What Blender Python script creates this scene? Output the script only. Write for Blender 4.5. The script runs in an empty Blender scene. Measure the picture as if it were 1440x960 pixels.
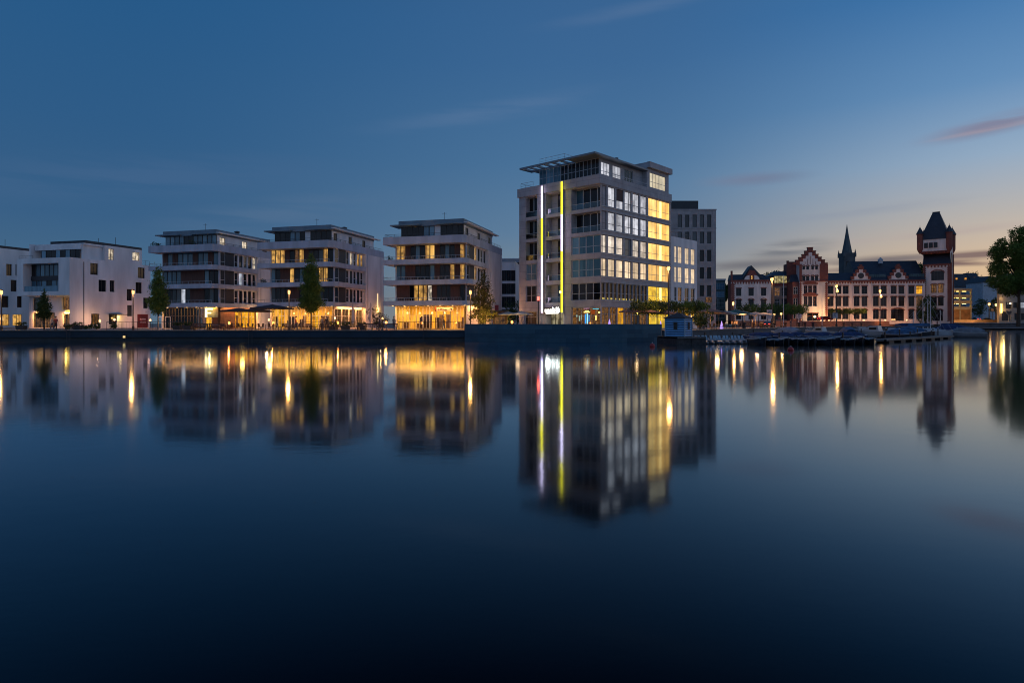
import bpy, math, random
from mathutils import Vector, Matrix
random.seed(7)
SC = bpy.context.scene
COL = SC.collection
FOC, CAMZ, HY = 900.0, 2.1, 455.0      # survey constants of the viewpoint (pixels, metres, horizon row)

# ------------------------------------------------------------------ materials
MATS = {}
def s2l(c):
    return tuple(((v/255.0)/12.92 if v/255.0 <= 0.04045 else ((v/255.0+0.055)/1.055)**2.4) for v in c)
def newmat(name):
    m = bpy.data.materials.new(name); m.use_nodes = True
    nt = m.node_tree; nt.nodes.clear()
    out = nt.nodes.new('ShaderNodeOutputMaterial')
    return m, nt, out
def L(nt, a, ai, b, bi): nt.links.new(a.outputs[ai], b.inputs[bi])
def N(nt, t, **kw):
    n = nt.nodes.new(t)
    for k, v in kw.items(): setattr(n, k, v)
    return n
def mat(name, col, rough=0.7, var=0.12, scale=1.2, bump=0.0, bscale=20, metal=0.0, spec=0.5, streak=False):
    """plain procedural surface: base colour broken up by noise (dirt, weathering), optional bump"""
    if name in MATS: return MATS[name]
    m, nt, out = newmat(name)
    p = N(nt, 'ShaderNodeBsdfPrincipled')
    p.inputs['Roughness'].default_value = rough
    p.inputs['Metallic'].default_value = metal
    p.inputs['Specular IOR Level'].default_value = spec
    tc = N(nt, 'ShaderNodeTexCoord'); mp = N(nt, 'ShaderNodeMapping')
    mp.inputs['Scale'].default_value = (1, 1, 0.25 if streak else 1)
    L(nt, tc, 'Object', mp, 'Vector')
    nz = N(nt, 'ShaderNodeTexNoise'); nz.inputs['Scale'].default_value = scale
    nz.inputs['Detail'].default_value = 5; L(nt, mp, 'Vector', nz, 'Vector')
    mx = N(nt, 'ShaderNodeMix', data_type='RGBA')
    mx.inputs[6].default_value = (*[max(0, c*(1-var*1.6)) for c in col], 1)
    mx.inputs[7].default_value = (*[min(1, c*(1+var)) for c in col], 1)
    rmp = N(nt, 'ShaderNodeMapRange'); rmp.inputs[1].default_value = 0.3; rmp.inputs[2].default_value = 0.7
    L(nt, nz, 'Fac', rmp, 0); L(nt, rmp, 0, mx, 0); L(nt, mx, 2, p, 'Base Color')
    if bump:
        n2 = N(nt, 'ShaderNodeTexNoise'); n2.inputs['Scale'].default_value = bscale; L(nt, tc, 'Object', n2, 'Vector')
        b = N(nt, 'ShaderNodeBump'); b.inputs['Strength'].default_value = bump; b.inputs['Distance'].default_value = 0.05
        L(nt, n2, 'Fac', b, 'Height'); L(nt, b, 'Normal', p, 'Normal')
    L(nt, p, 'BSDF', out, 'Surface'); MATS[name] = m
    return m
def brickmat(name, c1, c2, mortar, bw, bh, msize=0.02, rough=0.8, bump=0.4):
    """masonry or slab joints: brick texture laid on the two dominant axes of the surface"""
    m, nt, out = newmat(name)
    p = N(nt, 'ShaderNodeBsdfPrincipled'); p.inputs['Roughness'].default_value = rough
    tc = N(nt, 'ShaderNodeTexCoord'); sx = N(nt, 'ShaderNodeSeparateXYZ'); L(nt, tc, 'Object', sx, 0)
    ad = N(nt, 'ShaderNodeMath', operation='ADD'); L(nt, sx, 0, ad, 0); L(nt, sx, 1, ad, 1)
    cb = N(nt, 'ShaderNodeCombineXYZ'); L(nt, ad, 0, cb, 0); L(nt, sx, 2, cb, 1)
    bt = N(nt, 'ShaderNodeTexBrick'); L(nt, cb, 0, bt, 'Vector')
    bt.inputs['Scale'].default_value = 1; bt.inputs['Brick Width'].default_value = bw; bt.inputs['Row Height'].default_value = bh
    bt.inputs['Mortar Size'].default_value = msize; bt.inputs['Color1'].default_value = (*c1, 1)
    bt.inputs['Color2'].default_value = (*c2, 1); bt.inputs['Mortar'].default_value = (*mortar, 1)
    nz = N(nt, 'ShaderNodeTexNoise'); nz.inputs['Scale'].default_value = 0.8; nz.inputs['Detail'].default_value = 6; L(nt, tc, 'Object', nz, 'Vector')
    mr = N(nt, 'ShaderNodeMapRange'); mr.inputs[3].default_value = 0.6; mr.inputs[4].default_value = 1.35; L(nt, nz, 'Fac', mr, 0)
    mx = N(nt, 'ShaderNodeMix', data_type='RGBA', blend_type='MULTIPLY'); mx.inputs[0].default_value = 1
    L(nt, bt, 'Color', mx, 6); L(nt, mr, 0, mx, 7); L(nt, mx, 2, p, 'Base Color')
    b = N(nt, 'ShaderNodeBump'); b.inputs['Strength'].default_value = bump; b.inputs['Distance'].default_value = 0.03
    inv = N(nt, 'ShaderNodeMath', operation='SUBTRACT'); inv.inputs[0].default_value = 1; L(nt, bt, 'Fac', inv, 1)
    L(nt, inv, 0, b, 'Height'); L(nt, b, 'Normal', p, 'Normal')
    L(nt, p, 'BSDF', out, 'Surface'); MATS[name] = m
    return m
def glow(name, col, strength):
    """a lamp surface"""
    if name in MATS: return MATS[name]
    m, nt, out = newmat(name); e = N(nt, 'ShaderNodeEmission')
    e.inputs[0].default_value = (*col, 1); e.inputs[1].default_value = strength
    L(nt, e, 0, out, 0); MATS[name] = m
    return m
def litpane(name, c1, c2, strength, curtain=3.0, blotch=1.6, flo=.25):
    """window with the room's light on behind it: drapes, furniture shapes and lamps as a soft pattern, glossy glass over"""
    m, nt, out = newmat(name)
    tc = N(nt, 'ShaderNodeTexCoord'); oi = N(nt, 'ShaderNodeObjectInfo')
    mp = N(nt, 'ShaderNodeMapping'); L(nt, tc, 'Object', mp, 0); L(nt, oi, 'Random', mp, 'Location')
    mp2 = N(nt, 'ShaderNodeMapping'); mp2.inputs['Scale'].default_value = (curtain, curtain, 0.12); L(nt, mp, 0, mp2, 0)
    n1 = N(nt, 'ShaderNodeTexNoise'); n1.inputs['Scale'].default_value = 1; n1.inputs['Detail'].default_value = 3; L(nt, mp2, 0, n1, 0)
    n2 = N(nt, 'ShaderNodeTexNoise'); n2.inputs['Scale'].default_value = blotch; n2.inputs['Detail'].default_value = 4; L(nt, mp, 0, n2, 0)
    r1 = N(nt, 'ShaderNodeMapRange'); r1.inputs[1].default_value = .35; r1.inputs[2].default_value = .62; L(nt, n1, 'Fac', r1, 0)
    r2 = N(nt, 'ShaderNodeMapRange'); r2.inputs[1].default_value = .36; r2.inputs[2].default_value = .62; r2.inputs[3].default_value = flo; r2.inputs[4].default_value = 1.15; L(nt, n2, 'Fac', r2, 0)
    mx = N(nt, 'ShaderNodeMix', data_type='RGBA'); mx.inputs[6].default_value = (*c2, 1); mx.inputs[7].default_value = (*c1, 1)
    L(nt, r1, 0, mx, 0)
    r3 = N(nt, 'ShaderNodeMapRange'); r3.inputs[3].default_value = .7; r3.inputs[4].default_value = 1.2; L(nt, oi, 'Random', r3, 0)
    mu = N(nt, 'ShaderNodeMath', operation='MULTIPLY'); L(nt, r2, 0, mu, 0); L(nt, r3, 0, mu, 1)
    mu2 = N(nt, 'ShaderNodeMath', operation='MULTIPLY'); L(nt, mu, 0, mu2, 0); mu2.inputs[1].default_value = strength
    e = N(nt, 'ShaderNodeEmission'); L(nt, mx, 2, e, 0); L(nt, mu2, 0, e, 1)
    g = N(nt, 'ShaderNodeBsdfGlossy'); g.inputs['Roughness'].default_value = .04
    fr = N(nt, 'ShaderNodeFresnel'); fr.inputs[0].default_value = 1.5
    ms = N(nt, 'ShaderNodeMixShader'); L(nt, fr, 0, ms, 0); L(nt, e, 0, ms, 1); L(nt, g, 0, ms, 2)
    L(nt, ms, 0, out, 0); MATS[name] = m
    return m
def darkpane(name, c1, c2, spec=.6):
    """unlit window: dark room or drawn curtain behind reflecting glass, different from pane to pane"""
    m, nt, out = newmat(name)
    p = N(nt, 'ShaderNodeBsdfPrincipled'); p.inputs['Roughness'].default_value = .06; p.inputs['Specular IOR Level'].default_value = spec
    tc = N(nt, 'ShaderNodeTexCoord'); oi = N(nt, 'ShaderNodeObjectInfo')
    mp = N(nt, 'ShaderNodeMapping'); mp.inputs['Scale'].default_value = (1.6, 1.6, .1); L(nt, tc, 'Object', mp, 0)
    n1 = N(nt, 'ShaderNodeTexNoise'); n1.inputs['Scale'].default_value = 1.3; L(nt, mp, 0, n1, 0)
    ad = N(nt, 'ShaderNodeMath', operation='ADD'); L(nt, n1, 'Fac', ad, 0); L(nt, oi, 'Random', ad, 1)
    r = N(nt, 'ShaderNodeMapRange'); r.inputs[1].default_value = .75; r.inputs[2].default_value = 1.45; L(nt, ad, 0, r, 0)
    mx = N(nt, 'ShaderNodeMix', data_type='RGBA'); mx.inputs[6].default_value = (*c1, 1); mx.inputs[7].default_value = (*c2, 1)
    L(nt, r, 0, mx, 0); L(nt, mx, 2, p, 'Base Color')
    L(nt, p, 0, out, 0); MATS[name] = m
    return m
def clearglass(name):
    m, nt, out = newmat(name)
    t = N(nt, 'ShaderNodeBsdfTransparent'); t.inputs[0].default_value = (.93, .95, .94, 1)
    g = N(nt, 'ShaderNodeBsdfGlossy'); g.inputs['Roughness'].default_value = .03
    fr = N(nt, 'ShaderNodeFresnel'); fr.inputs[0].default_value = 1.5
    ms = N(nt, 'ShaderNodeMixShader'); L(nt, fr, 0, ms, 0); L(nt, t, 0, ms, 1); L(nt, g, 0, ms, 2); L(nt, ms, 0, out, 0)
    MATS[name] = m
    return m

render = mat('white_render', (.78, .76, .77), .8, .13, .5, streak=True)
render2 = mat('band_render', (.44, .48, .57), .75, .14, .7, streak=True)
render3 = brickmat('tower_panels', (.39, .385, .41), (.36, .355, .38), (.20, .20, .22), 2.24, 1.15, .02, .7, .2)
greyst = brickmat('grey_stone', (.38, .34, .33), (.43, .38, .37), (.2, .18, .17), 1.4, .7, .01, .8, .2)
wood = mat('brown_wood_panel', (.11, .042, .028), .6, .25, 3, streak=True)
slat = mat('dark_slats', (.03, .03, .038), .5, .2, 4)
dkmetal = mat('dark_metal', (.03, .032, .036), .45, .2, 4)
ltmetal = mat('pale_metal', (.45, .47, .5), .4, .1, 4)
whmetal = mat('white_frame', (.7, .7, .7), .45, .08, 4)
dkframe = mat('dark_frame', (.05, .045, .045), .5, .1, 4)
roofdk = mat('roof_dark', (.035, .04, .05), .6, .25, 1.5)
slate = brickmat('roof_slate', (.030, .034, .05), (.045, .048, .062), (.018, .02, .03), .6, .35, .03, .55, .5)
brick = brickmat('red_brick', (.30, .085, .06), (.23, .065, .05), (.16, .07, .05), .5, .16, .012, .85, .3)
plaster = mat('old_white_plaster', (.82, .68, .62), .85, .16, .6, streak=True)
conc = mat('concrete', (.3, .3, .3), .8, .2, .8, .2)
paving = brickmat('paving', (.38, .28, .22), (.32, .24, .19), (.15, .12, .1), .8, .8, .012, .8, .1)
black = mat('black_paint', (.012, .012, .014), .4, .2, 5)
bark = mat('bark', (.07, .05, .035), .9, .3, 5, .5)
glassd = darkpane('dark_window_glass', (.012, .018, .024), (.10, .115, .12))
glassb = darkpane('blue_window_glass', (.03, .10, .15), (.13, .28, .38), .9)
glassk = darkpane('blackish_window_glass', (.006, .006, .009), (.03, .028, .03), .35)
lit_y = litpane('lit_yellow', (1.0, .55, .13), (.30, .13, .03), .9, 2.6, 1.4, .3)
lit_w = litpane('lit_warm_white', (1.0, .84, .62), (.62, .5, .38), .85)
lit_c = litpane('lit_cool_white', (.80, .86, 1.0), (.5, .54, .62), .75, 2.2, 1, .6)
lit_p = litpane('lit_peach', (1.0, .76, .50), (.95, .68, .42), 1.0, 1.5, .8, .75)
lit_g = litpane('lit_golden', (1.0, .62, .19), (.95, .46, .08), 1.35, .9, .45, .7)
lit_s = litpane('shop_light', (1.0, .48, .02), (.58, .22, .01), 1.2, 1.8, 1.3, .45)
lit_dim = litpane('lit_dim_amber', (.30, .13, .035), (.05, .03, .02), .8, 3, 2.5)
clear = clearglass('clear_glass')

# ------------------------------------------------------------------ mesh collector
class MB:
    def __init__(s): s.v = []; s.f = []
    def quad(s, *p):
        n = len(s.v); s.v += [tuple(q) for q in p]; s.f.append(tuple(range(n, n+len(p)))); return s
    def box(s, x0, x1, y0, y1, z0, z1):
        if x0 > x1: x0, x1 = x1, x0
        if y0 > y1: y0, y1 = y1, y0
        if z0 > z1: z0, z1 = z1, z0
        n = len(s.v)
        s.v += [(x0,y0,z0),(x1,y0,z0),(x1,y1,z0),(x0,y1,z0),(x0,y0,z1),(x1,y0,z1),(x1,y1,z1),(x0,y1,z1)]
        for q in ((3,2,1,0),(4,5,6,7),(0,1,5,4),(1,2,6,5),(2,3,7,6),(3,0,4,7)): s.f.append(tuple(n+i for i in q))
        return s
    def hexa(s, b, t):
        """eight corners: bottom loop b, top loop t"""
        n = len(s.v); k = len(b); s.v += [tuple(q) for q in b]+[tuple(q) for q in t]
        s.f.append(tuple(n+i for i in reversed(range(k)))); s.f.append(tuple(n+k+i for i in range(k)))
        for i in range(k): j = (i+1) % k; s.f.append((n+i, n+j, n+k+j, n+k+i))
        return s
    def extr(s, poly, z0, z1): return s.hexa([(x, y, z0) for x, y in poly], [(x, y, z1) for x, y in poly])
    def slab_xz(s, poly, y0, y1):
        """outline in x,z (seen from the front, counter-clockwise) with depth y0..y1"""
        return s.hexa([(x, y1, z) for x, z in poly][::-1], [(x, y0, z) for x, z in poly][::-1]) if False else s.hexa([(x, y1, z) for x, z in poly], [(x, y0, z) for x, z in poly])
    def tube(s, p, q, r0, r1=None, n=6):
        r1 = r0 if r1 is None else r1
        p = Vector(p); q = Vector(q); d = (q-p).normalized()
        a = d.orthogonal().normalized(); b = d.cross(a)
        c = [(math.cos(2*math.pi*i/n), math.sin(2*math.pi*i/n)) for i in range(n)]
        return s.hexa([p+(a*u+b*w)*r0 for u, w in c], [q+(a*u+b*w)*r1 for u, w in c])
    def lathe(s, cx, cy, prof, n=12):
        n0 = len(s.v)
        for r, z in prof:
            for i in range(n):
                a = 2*math.pi*i/n; s.v.append((cx+r*math.cos(a), cy+r*math.sin(a), z))
        for k in range(len(prof)-1):
            for i in range(n):
                j = (i+1) % n; s.f.append((n0+k*n+i, n0+k*n+j, n0+(k+1)*n+j, n0+(k+1)*n+i))
        s.f.append(tuple(n0+i for i in reversed(range(n)))); m = n0+(len(prof)-1)*n; s.f.append(tuple(m+i for i in range(n)))
        return s
    def build(s, name, m, parent=None, loc=None, smooth=False):
        me = bpy.data.meshes.new(name); me.from_pydata(s.v, [], s.f); me.materials.append(m); me.update()
        if smooth:
            for p in me.polygons: p.use_smooth = True
        o = bpy.data.objects.new(name, me); COL.objects.link(o)
        if parent is not None: o.parent = parent
        if loc: o.location = loc
        return o
def tag(o, label=None, cat=None, group=None, kind=None):
    if label: o['label'] = label
    if cat: o['category'] = cat
    if group: o['group'] = group
    if kind: o['kind'] = kind
    return o
def thing(name, label, cat, loc=(0, 0, 0), rz=0, group=None):
    o = bpy.data.objects.new(name, None); COL.objects.link(o); o.location = loc; o.rotation_euler = (0, 0, rz)
    o.empty_display_size = .3
    return tag(o, label, cat, group)
def kids(o): return [c for c in COL.objects if c.parent == o]
def dup(src, loc, rz=None, label=None, group=None, scale=None):
    def rec(o, par):
        c = o.copy(); COL.objects.link(c)
        if par is not None: c.parent = par
        for ch in list(TREE.get(o.name, ())): rec(ch, c)
        return c
    TREE = {}
    for ob in COL.objects:
        if ob.parent: TREE.setdefault(ob.parent.name, []).append(ob)
    r = rec(src, None); r.location = loc
    if rz is not None: r.rotation_euler = (0, 0, rz)
    if label: r['label'] = label
    if group: r['group'] = group
    if scale: r.scale = scale if isinstance(scale, tuple) else (scale,)*3
    return r
class Proto:
    """first placing moves the original, later ones copy it"""
    def __init__(s, o): s.o = o; s.used = False
    def put(s, loc, rz=0, label=None, group=None, scale=None):
        if not s.used:
            s.used = True; o = s.o; o.location = loc; o.rotation_euler = (0, 0, rz)
            if label: o['label'] = label
            if group: o['group'] = group
            if scale: o.scale = scale if isinstance(scale, tuple) else (scale,)*3
            return o
        return dup(s.o, loc, rz, label, group, scale or 1)
def wp(px, D): return (px-720)/FOC*D
def wz(py, D): return CAMZ-(py-HY)/FOC*D
ORD = ['first','second','third','fourth','fifth','sixth','seventh','eighth','ninth','tenth','eleventh','twelfth','thirteenth','fourteenth','fifteenth']

class Face:
    """a vertical wall plane: a runs along it, z up, d outward"""
    def __init__(s, o, u, n): s.o = o; s.u = u; s.n = n
    def p(s, a, z, d=0): return (s.o[0]+s.u[0]*a+s.n[0]*d, s.o[1]+s.u[1]*a+s.n[1]*d, z)
def fbox(mb, F, a0, a1, z0, z1, d0, d1):
    return mb.hexa([F.p(a0,z0,d1),F.p(a1,z0,d1),F.p(a1,z0,d0),F.p(a0,z0,d0)], [F.p(a0,z1,d1),F.p(a1,z1,d1),F.p(a1,z1,d0),F.p(a0,z1,d0)])
def front(y): return Face((0, y), (1, 0), (0, -1))     # a = local x
def right(x): return Face((x, 0), (0, 1), (1, 0))      # a = local y
def left(x): return Face((x, 0), (0, 1), (-1, 0))
def back(y): return Face((0, y), (1, 0), (0, 1))
def sheet(mb, F, a0, a1, z0, z1, holes=(), depth=.2):
    """wall sheet with openings and their reveals; hole = (a0,a1,z0,z1)"""
    A = sorted({a0, a1, *[h[0] for h in holes], *[h[1] for h in holes]}); Z = sorted({z0, z1, *[h[2] for h in holes], *[h[3] for h in holes]})
    A = [a for a in A if a0-1e-6 <= a <= a1+1e-6]; Z = [z for z in Z if z0-1e-6 <= z <= z1+1e-6]
    for i in range(len(A)-1):
        for j in range(len(Z)-1):
            ca, cz = (A[i]+A[i+1])/2, (Z[j]+Z[j+1])/2
            if any(h[0] < ca < h[1] and h[2] < cz < h[3] for h in holes): continue
            mb.quad(F.p(A[i],Z[j]), F.p(A[i+1],Z[j]), F.p(A[i+1],Z[j+1]), F.p(A[i],Z[j+1]))
    for h in holes:
        b0, b1, y0, y1 = h[:4]; d = -(h[4] if len(h) > 4 else depth)
        mb.quad(F.p(b0,y0), F.p(b1,y0), F.p(b1,y0,d), F.p(b0,y0,d)); mb.quad(F.p(b0,y1,d), F.p(b1,y1,d), F.p(b1,y1), F.p(b0,y1))
        mb.quad(F.p(b0,y0,d), F.p(b0,y1,d), F.p(b0,y1), F.p(b0,y0)); mb.quad(F.p(b1,y0), F.p(b1,y1), F.p(b1,y1,d), F.p(b1,y0,d))
    return mb
def window(par, F, a0, a1, z0, z1, pane, frame, cols=1, rows=(), d=-.2, fw=.06, colx=None, arch=0, name='window', plabel=None):
    """frame with mullions as the part, its glazing as the sub-part"""
    m = MB(); e = .004
    if arch:
        n = 7; pts = [(a0, z0), (a1, z0)]; zc = z1-arch
        for i in range(n+1):
            t = math.pi*i/n; pts.append(((a0+a1)/2+math.cos(t)*(a1-a0)/2, zc+math.sin(t)*arch))
        ins = [((x-(a0+a1)/2)*(1-2*fw/(a1-a0))+(a0+a1)/2, (z-(z0+z1)/2)*(1-2*fw/(z1-z0))+(z0+z1)/2) for x, z in pts]
        k = len(pts)
        for i in range(k):
            j = (i+1) % k
            m.hexa([F.p(*pts[i], d+.07), F.p(*pts[j], d+.07), F.p(*ins[j], d+.07), F.p(*ins[i], d+.07)],
                   [F.p(*pts[i], d), F.p(*pts[j], d), F.p(*ins[j], d), F.p(*ins[i], d)])
    else:
        for (x0, x1, y0, y1) in ((a0+e,a0+fw,z0+e,z1-e),(a1-fw,a1-e,z0+e,z1-e),(a0+fw,a1-fw,z0+e,z0+fw),(a0+fw,a1-fw,z1-fw,z1-e)): fbox(m, F, x0, x1, y0, y1, d, d+.07)
    xs = colx if colx else [a0+(a1-a0)*i/cols for i in range(1, cols)]
    for x in xs: fbox(m, F, x-fw/2, x+fw/2, z0+fw, z1-fw, d+.002, d+.06)
    for r in rows: z = z0+(z1-z0)*r; fbox(m, F, a0+fw, a1-fw, z-fw/2, z+fw/2, d+.001, d+.055)
    w = m.build(name, frame, par)
    if plabel: w['label'] = plabel
    q = MB()
    if arch: q.hexa([F.p(x, z, d+.02) for x, z in pts], [F.p(x, z, d-.01) for x, z in pts])
    else: fbox(q, F, a0+.01, a1-.01, z0+.01, z1-.01, d-.01, d+.02)
    q.build('pane', pane, w)
    return w
def railing(par, pts, z, h=1.0, m=None, step=1.2, bars=0, name='railing'):
    b = MB()
    for (x0, y0), (x1, y1) in zip(pts, pts[1:]):
        ln = math.hypot(x1-x0, y1-y0); n = max(1, int(ln/step))
        b.tube((x0,y0,z+h), (x1,y1,z+h), .03, n=4)
        for f in ([.15, .5] if bars == 0 else [.1]): b.tube((x0,y0,z+h*f), (x1,y1,z+h*f), .015, n=4)
        for i in range(n+1):
            t = i/n; x = x0+(x1-x0)*t; y = y0+(y1-y0)*t; b.tube((x,y,z), (x,y,z+h), .022, n=4)
        if bars:
            k = int(ln/bars)
            for i in range(k): t = (i+.5)/k; x = x0+(x1-x0)*t; y = y0+(y1-y0)*t; b.tube((x,y,z+.1*h), (x,y,z+h), .009, n=3)
    return b.build(name, m or dkmetal, par)
def point(loc, power, col=(1, .55, .2), size=.12, name='lamp_light'):
    l = bpy.data.lights.new(name, 'POINT'); l.energy = power; l.color = col; l.shadow_soft_size = size
    o = bpy.data.objects.new(name, l); COL.objects.link(o); o.location = loc
    return o
def lamp_light(loc, power, col=(1, .42, .10), size=.16):
    """one street lamp: a bulb that shows in the water and the shade's wide downward cone"""
    point(loc, power*.35, col, size)
    l = bpy.data.lights.new('lamp_cone', 'SPOT'); l.energy = power*1.6; l.color = (1, .46, .15); l.spot_size = math.radians(150); l.spot_blend = .5; l.shadow_soft_size = .15
    o = bpy.data.objects.new('lamp_cone', l); COL.objects.link(o); o.location = (loc[0], loc[1], loc[2]-.1)
def area(loc, rot, sx, sy, power, col=(1, .7, .3), par=None, name='ceiling_light'):
    l = bpy.data.lights.new(name, 'AREA'); l.shape = 'RECTANGLE'; l.size = sx; l.size_y = sy; l.energy = power; l.color = col
    o = bpy.data.objects.new(name, l); COL.objects.link(o); o.location = loc; o.rotation_euler = rot
    if par: o.parent = par
    return o
class Bld:
    """surveyed local frame: origin at the near corner, x to the right, y to the back"""
    def __init__(s, O, th): s.O = O; s.th = th; s.ex = (math.cos(th), math.sin(th)); s.ey = (-math.sin(th), math.cos(th))
    def ax(s, px, ly=0):
        k = (px-720)/FOC; bx, by = s.O[0]+s.ey[0]*ly, s.O[1]+s.ey[1]*ly
        return (k*by-bx)/(s.ex[0]-k*s.ex[1])
    def ay(s, px, lx=0):
        k = (px-720)/FOC; bx, by = s.O[0]+s.ex[0]*lx, s.O[1]+s.ex[1]*lx
        return (k*by-bx)/(s.ey[0]-k*s.ey[1])
    def z(s, py, lx, ly): return CAMZ+(HY-py)/FOC*(s.O[1]+s.ex[1]*lx+s.ey[1]*ly)
    def w(s, lx, ly, z=0): return (s.O[0]+s.ex[0]*lx+s.ey[0]*ly, s.O[1]+s.ex[1]*lx+s.ey[1]*ly, z)
def textmesh(s, size, par, m, loc, rot, name='lettering', ext=.03, bold=0):
    c = bpy.data.curves.new(name, 'FONT'); c.body = s; c.size = size; c.extrude = ext; c.offset = bold; c.align_x = 'CENTER'; c.align_y = 'CENTER'
    t = bpy.data.objects.new('tmp_text', c); COL.objects.link(t)
    me = bpy.data.meshes.new_from_object(t.evaluated_get(bpy.context.evaluated_depsgraph_get()))
    bpy.data.objects.remove(t); me.materials.clear(); me.materials.append(m)
    o = bpy.data.objects.new(name, me); COL.objects.link(o); o.parent = par; o.location = loc; o.rotation_euler = rot
    return o

def scribble(par, m, w, h, n, loc, rot, seed=1, r=.03, name='lettering'):
    """strokes of lettering too small to read in the photo"""
    b = MB(); rr = random.Random(seed); x = -w/2
    for k in range(n):
        cw = w/n*.72; t = h*(1 if rr.random() < .35 else .62)
        b.tube((x, 0, 0), (x, 0, t), r, n=5)
        if rr.random() < .7: b.tube((x+r*.5, 0, t-r), (x+cw, 0, t*rr.uniform(.5, .9)), r*.9, n=5)
        if rr.random() < .7: b.tube((x+cw, 0, 0), (x+cw, 0, t*.6), r*.9, n=5)
        if rr.random() < .6: b.tube((x+r*.5, 0, r), (x+cw, 0, r), r*.9, n=5)
        x += w/n
    o = b.build(name, m, par, loc); o.rotation_euler = rot
    return o

# ------------------------------------------------------------------ camera, sky, sun, water, land
cam = bpy.data.cameras.new('camera'); cam.sensor_width = 36; cam.lens = 36*FOC/1440; cam.shift_y = -25/1440
cam.clip_end = 20000; cam.clip_start = .2
co = bpy.data.objects.new('camera', cam); COL.objects.link(co); co.location = (0, 0, CAMZ); co.rotation_euler = (math.radians(90), 0, 0)
SC.camera = co
SC.view_settings.view_transform = 'Standard'; SC.view_settings.look = 'None'; SC.view_settings.exposure = 0; SC.view_settings.gamma = 1
SC.cycles.use_denoising = True; SC.cycles.filter_width = 1.05; SC.cycles.max_bounces = 6; SC.cycles.glossy_bounces = 3; SC.cycles.sample_clamp_indirect = 4
SC.cycles.caustics_reflective = False; SC.cycles.caustics_refractive = False

W = bpy.data.worlds.new("World"); SC.world = W; W.use_nodes = True
nt = W.node_tree; nt.nodes.clear()
out = N(nt, 'ShaderNodeOutputWorld')
tc = N(nt, 'ShaderNodeTexCoord'); sx = N(nt, 'ShaderNodeSeparateXYZ'); L(nt, tc, 'Generated', sx, 0)
el = N(nt, 'ShaderNodeMath', operation='ARCSINE'); L(nt, sx, 2, el, 0)
az = N(nt, 'ShaderNodeMath', operation='ARCTAN2'); L(nt, sx, 0, az, 0); L(nt, sx, 1, az, 1)
def ramp(stops):
    r = N(nt, 'ShaderNodeValToRGB'); cr = r.color_ramp; cr.interpolation = 'EASE' if False else 'LINEAR'
    while len(cr.elements) < len(stops): cr.elements.new(.5)
    for e, (deg, c) in zip(cr.elements, stops): e.position = max(0, deg)/90; e.color = (*s2l(c), 1)
    return r
eln = N(nt, 'ShaderNodeMath', operation='MULTIPLY'); eln.inputs[1].default_value = 2/math.pi; L(nt, el, 0, eln, 0)
R_l = ramp([(0,(84,108,128)),(3,(72,106,134)),(8,(56,95,133)),(15,(46,91,134)),(25,(37,88,135)),(45,(24,62,108)),(90,(20,50,92))])
R_c = ramp([(0,(150,142,132)),(4,(124,138,148)),(8,(96,127,156)),(14,(75,115,153)),(22,(60,103,148)),(30,(54,97,144)),(90,(26,58,98))])
R_r = ramp([(0,(230,172,108)),(4,(220,188,150)),(8,(184,178,172)),(12,(148,171,194)),(17,(100,142,184)),(24,(58,114,168)),(45,(48,90,140)),(90,(26,58,98))])
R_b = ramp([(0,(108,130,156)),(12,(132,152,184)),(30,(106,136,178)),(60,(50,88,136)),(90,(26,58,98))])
for r in (R_l, R_c, R_r, R_b): L(nt, eln, 0, r, 0)
def azmix(a0, a1, A, B):
    mr = N(nt, 'ShaderNodeMapRange', interpolation_type='SMOOTHSTEP'); mr.inputs[1].default_value = math.radians(a0); mr.inputs[2].default_value = math.radians(a1)
    L(nt, az, 0, mr, 0); mx = N(nt, 'ShaderNodeMix', data_type='RGBA'); L(nt, mr, 0, mx, 0)
    nt.links.new(A, mx.inputs[6]); nt.links.new(B, mx.inputs[7]); return mx.outputs[2]
c = azmix(-34, 12, R_l.outputs[0], R_c.outputs[0])
c = azmix(8, 42, c, R_r.outputs[0])
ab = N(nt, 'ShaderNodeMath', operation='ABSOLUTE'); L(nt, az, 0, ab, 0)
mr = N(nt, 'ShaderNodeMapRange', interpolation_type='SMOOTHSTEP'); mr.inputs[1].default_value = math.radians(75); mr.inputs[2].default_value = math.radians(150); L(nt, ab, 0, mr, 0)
mx = N(nt, 'ShaderNodeMix', data_type='RGBA'); L(nt, mr, 0, mx, 0); nt.links.new(c, mx.inputs[6]); nt.links.new(R_b.outputs[0], mx.inputs[7]); c = mx.outputs[2]
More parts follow.
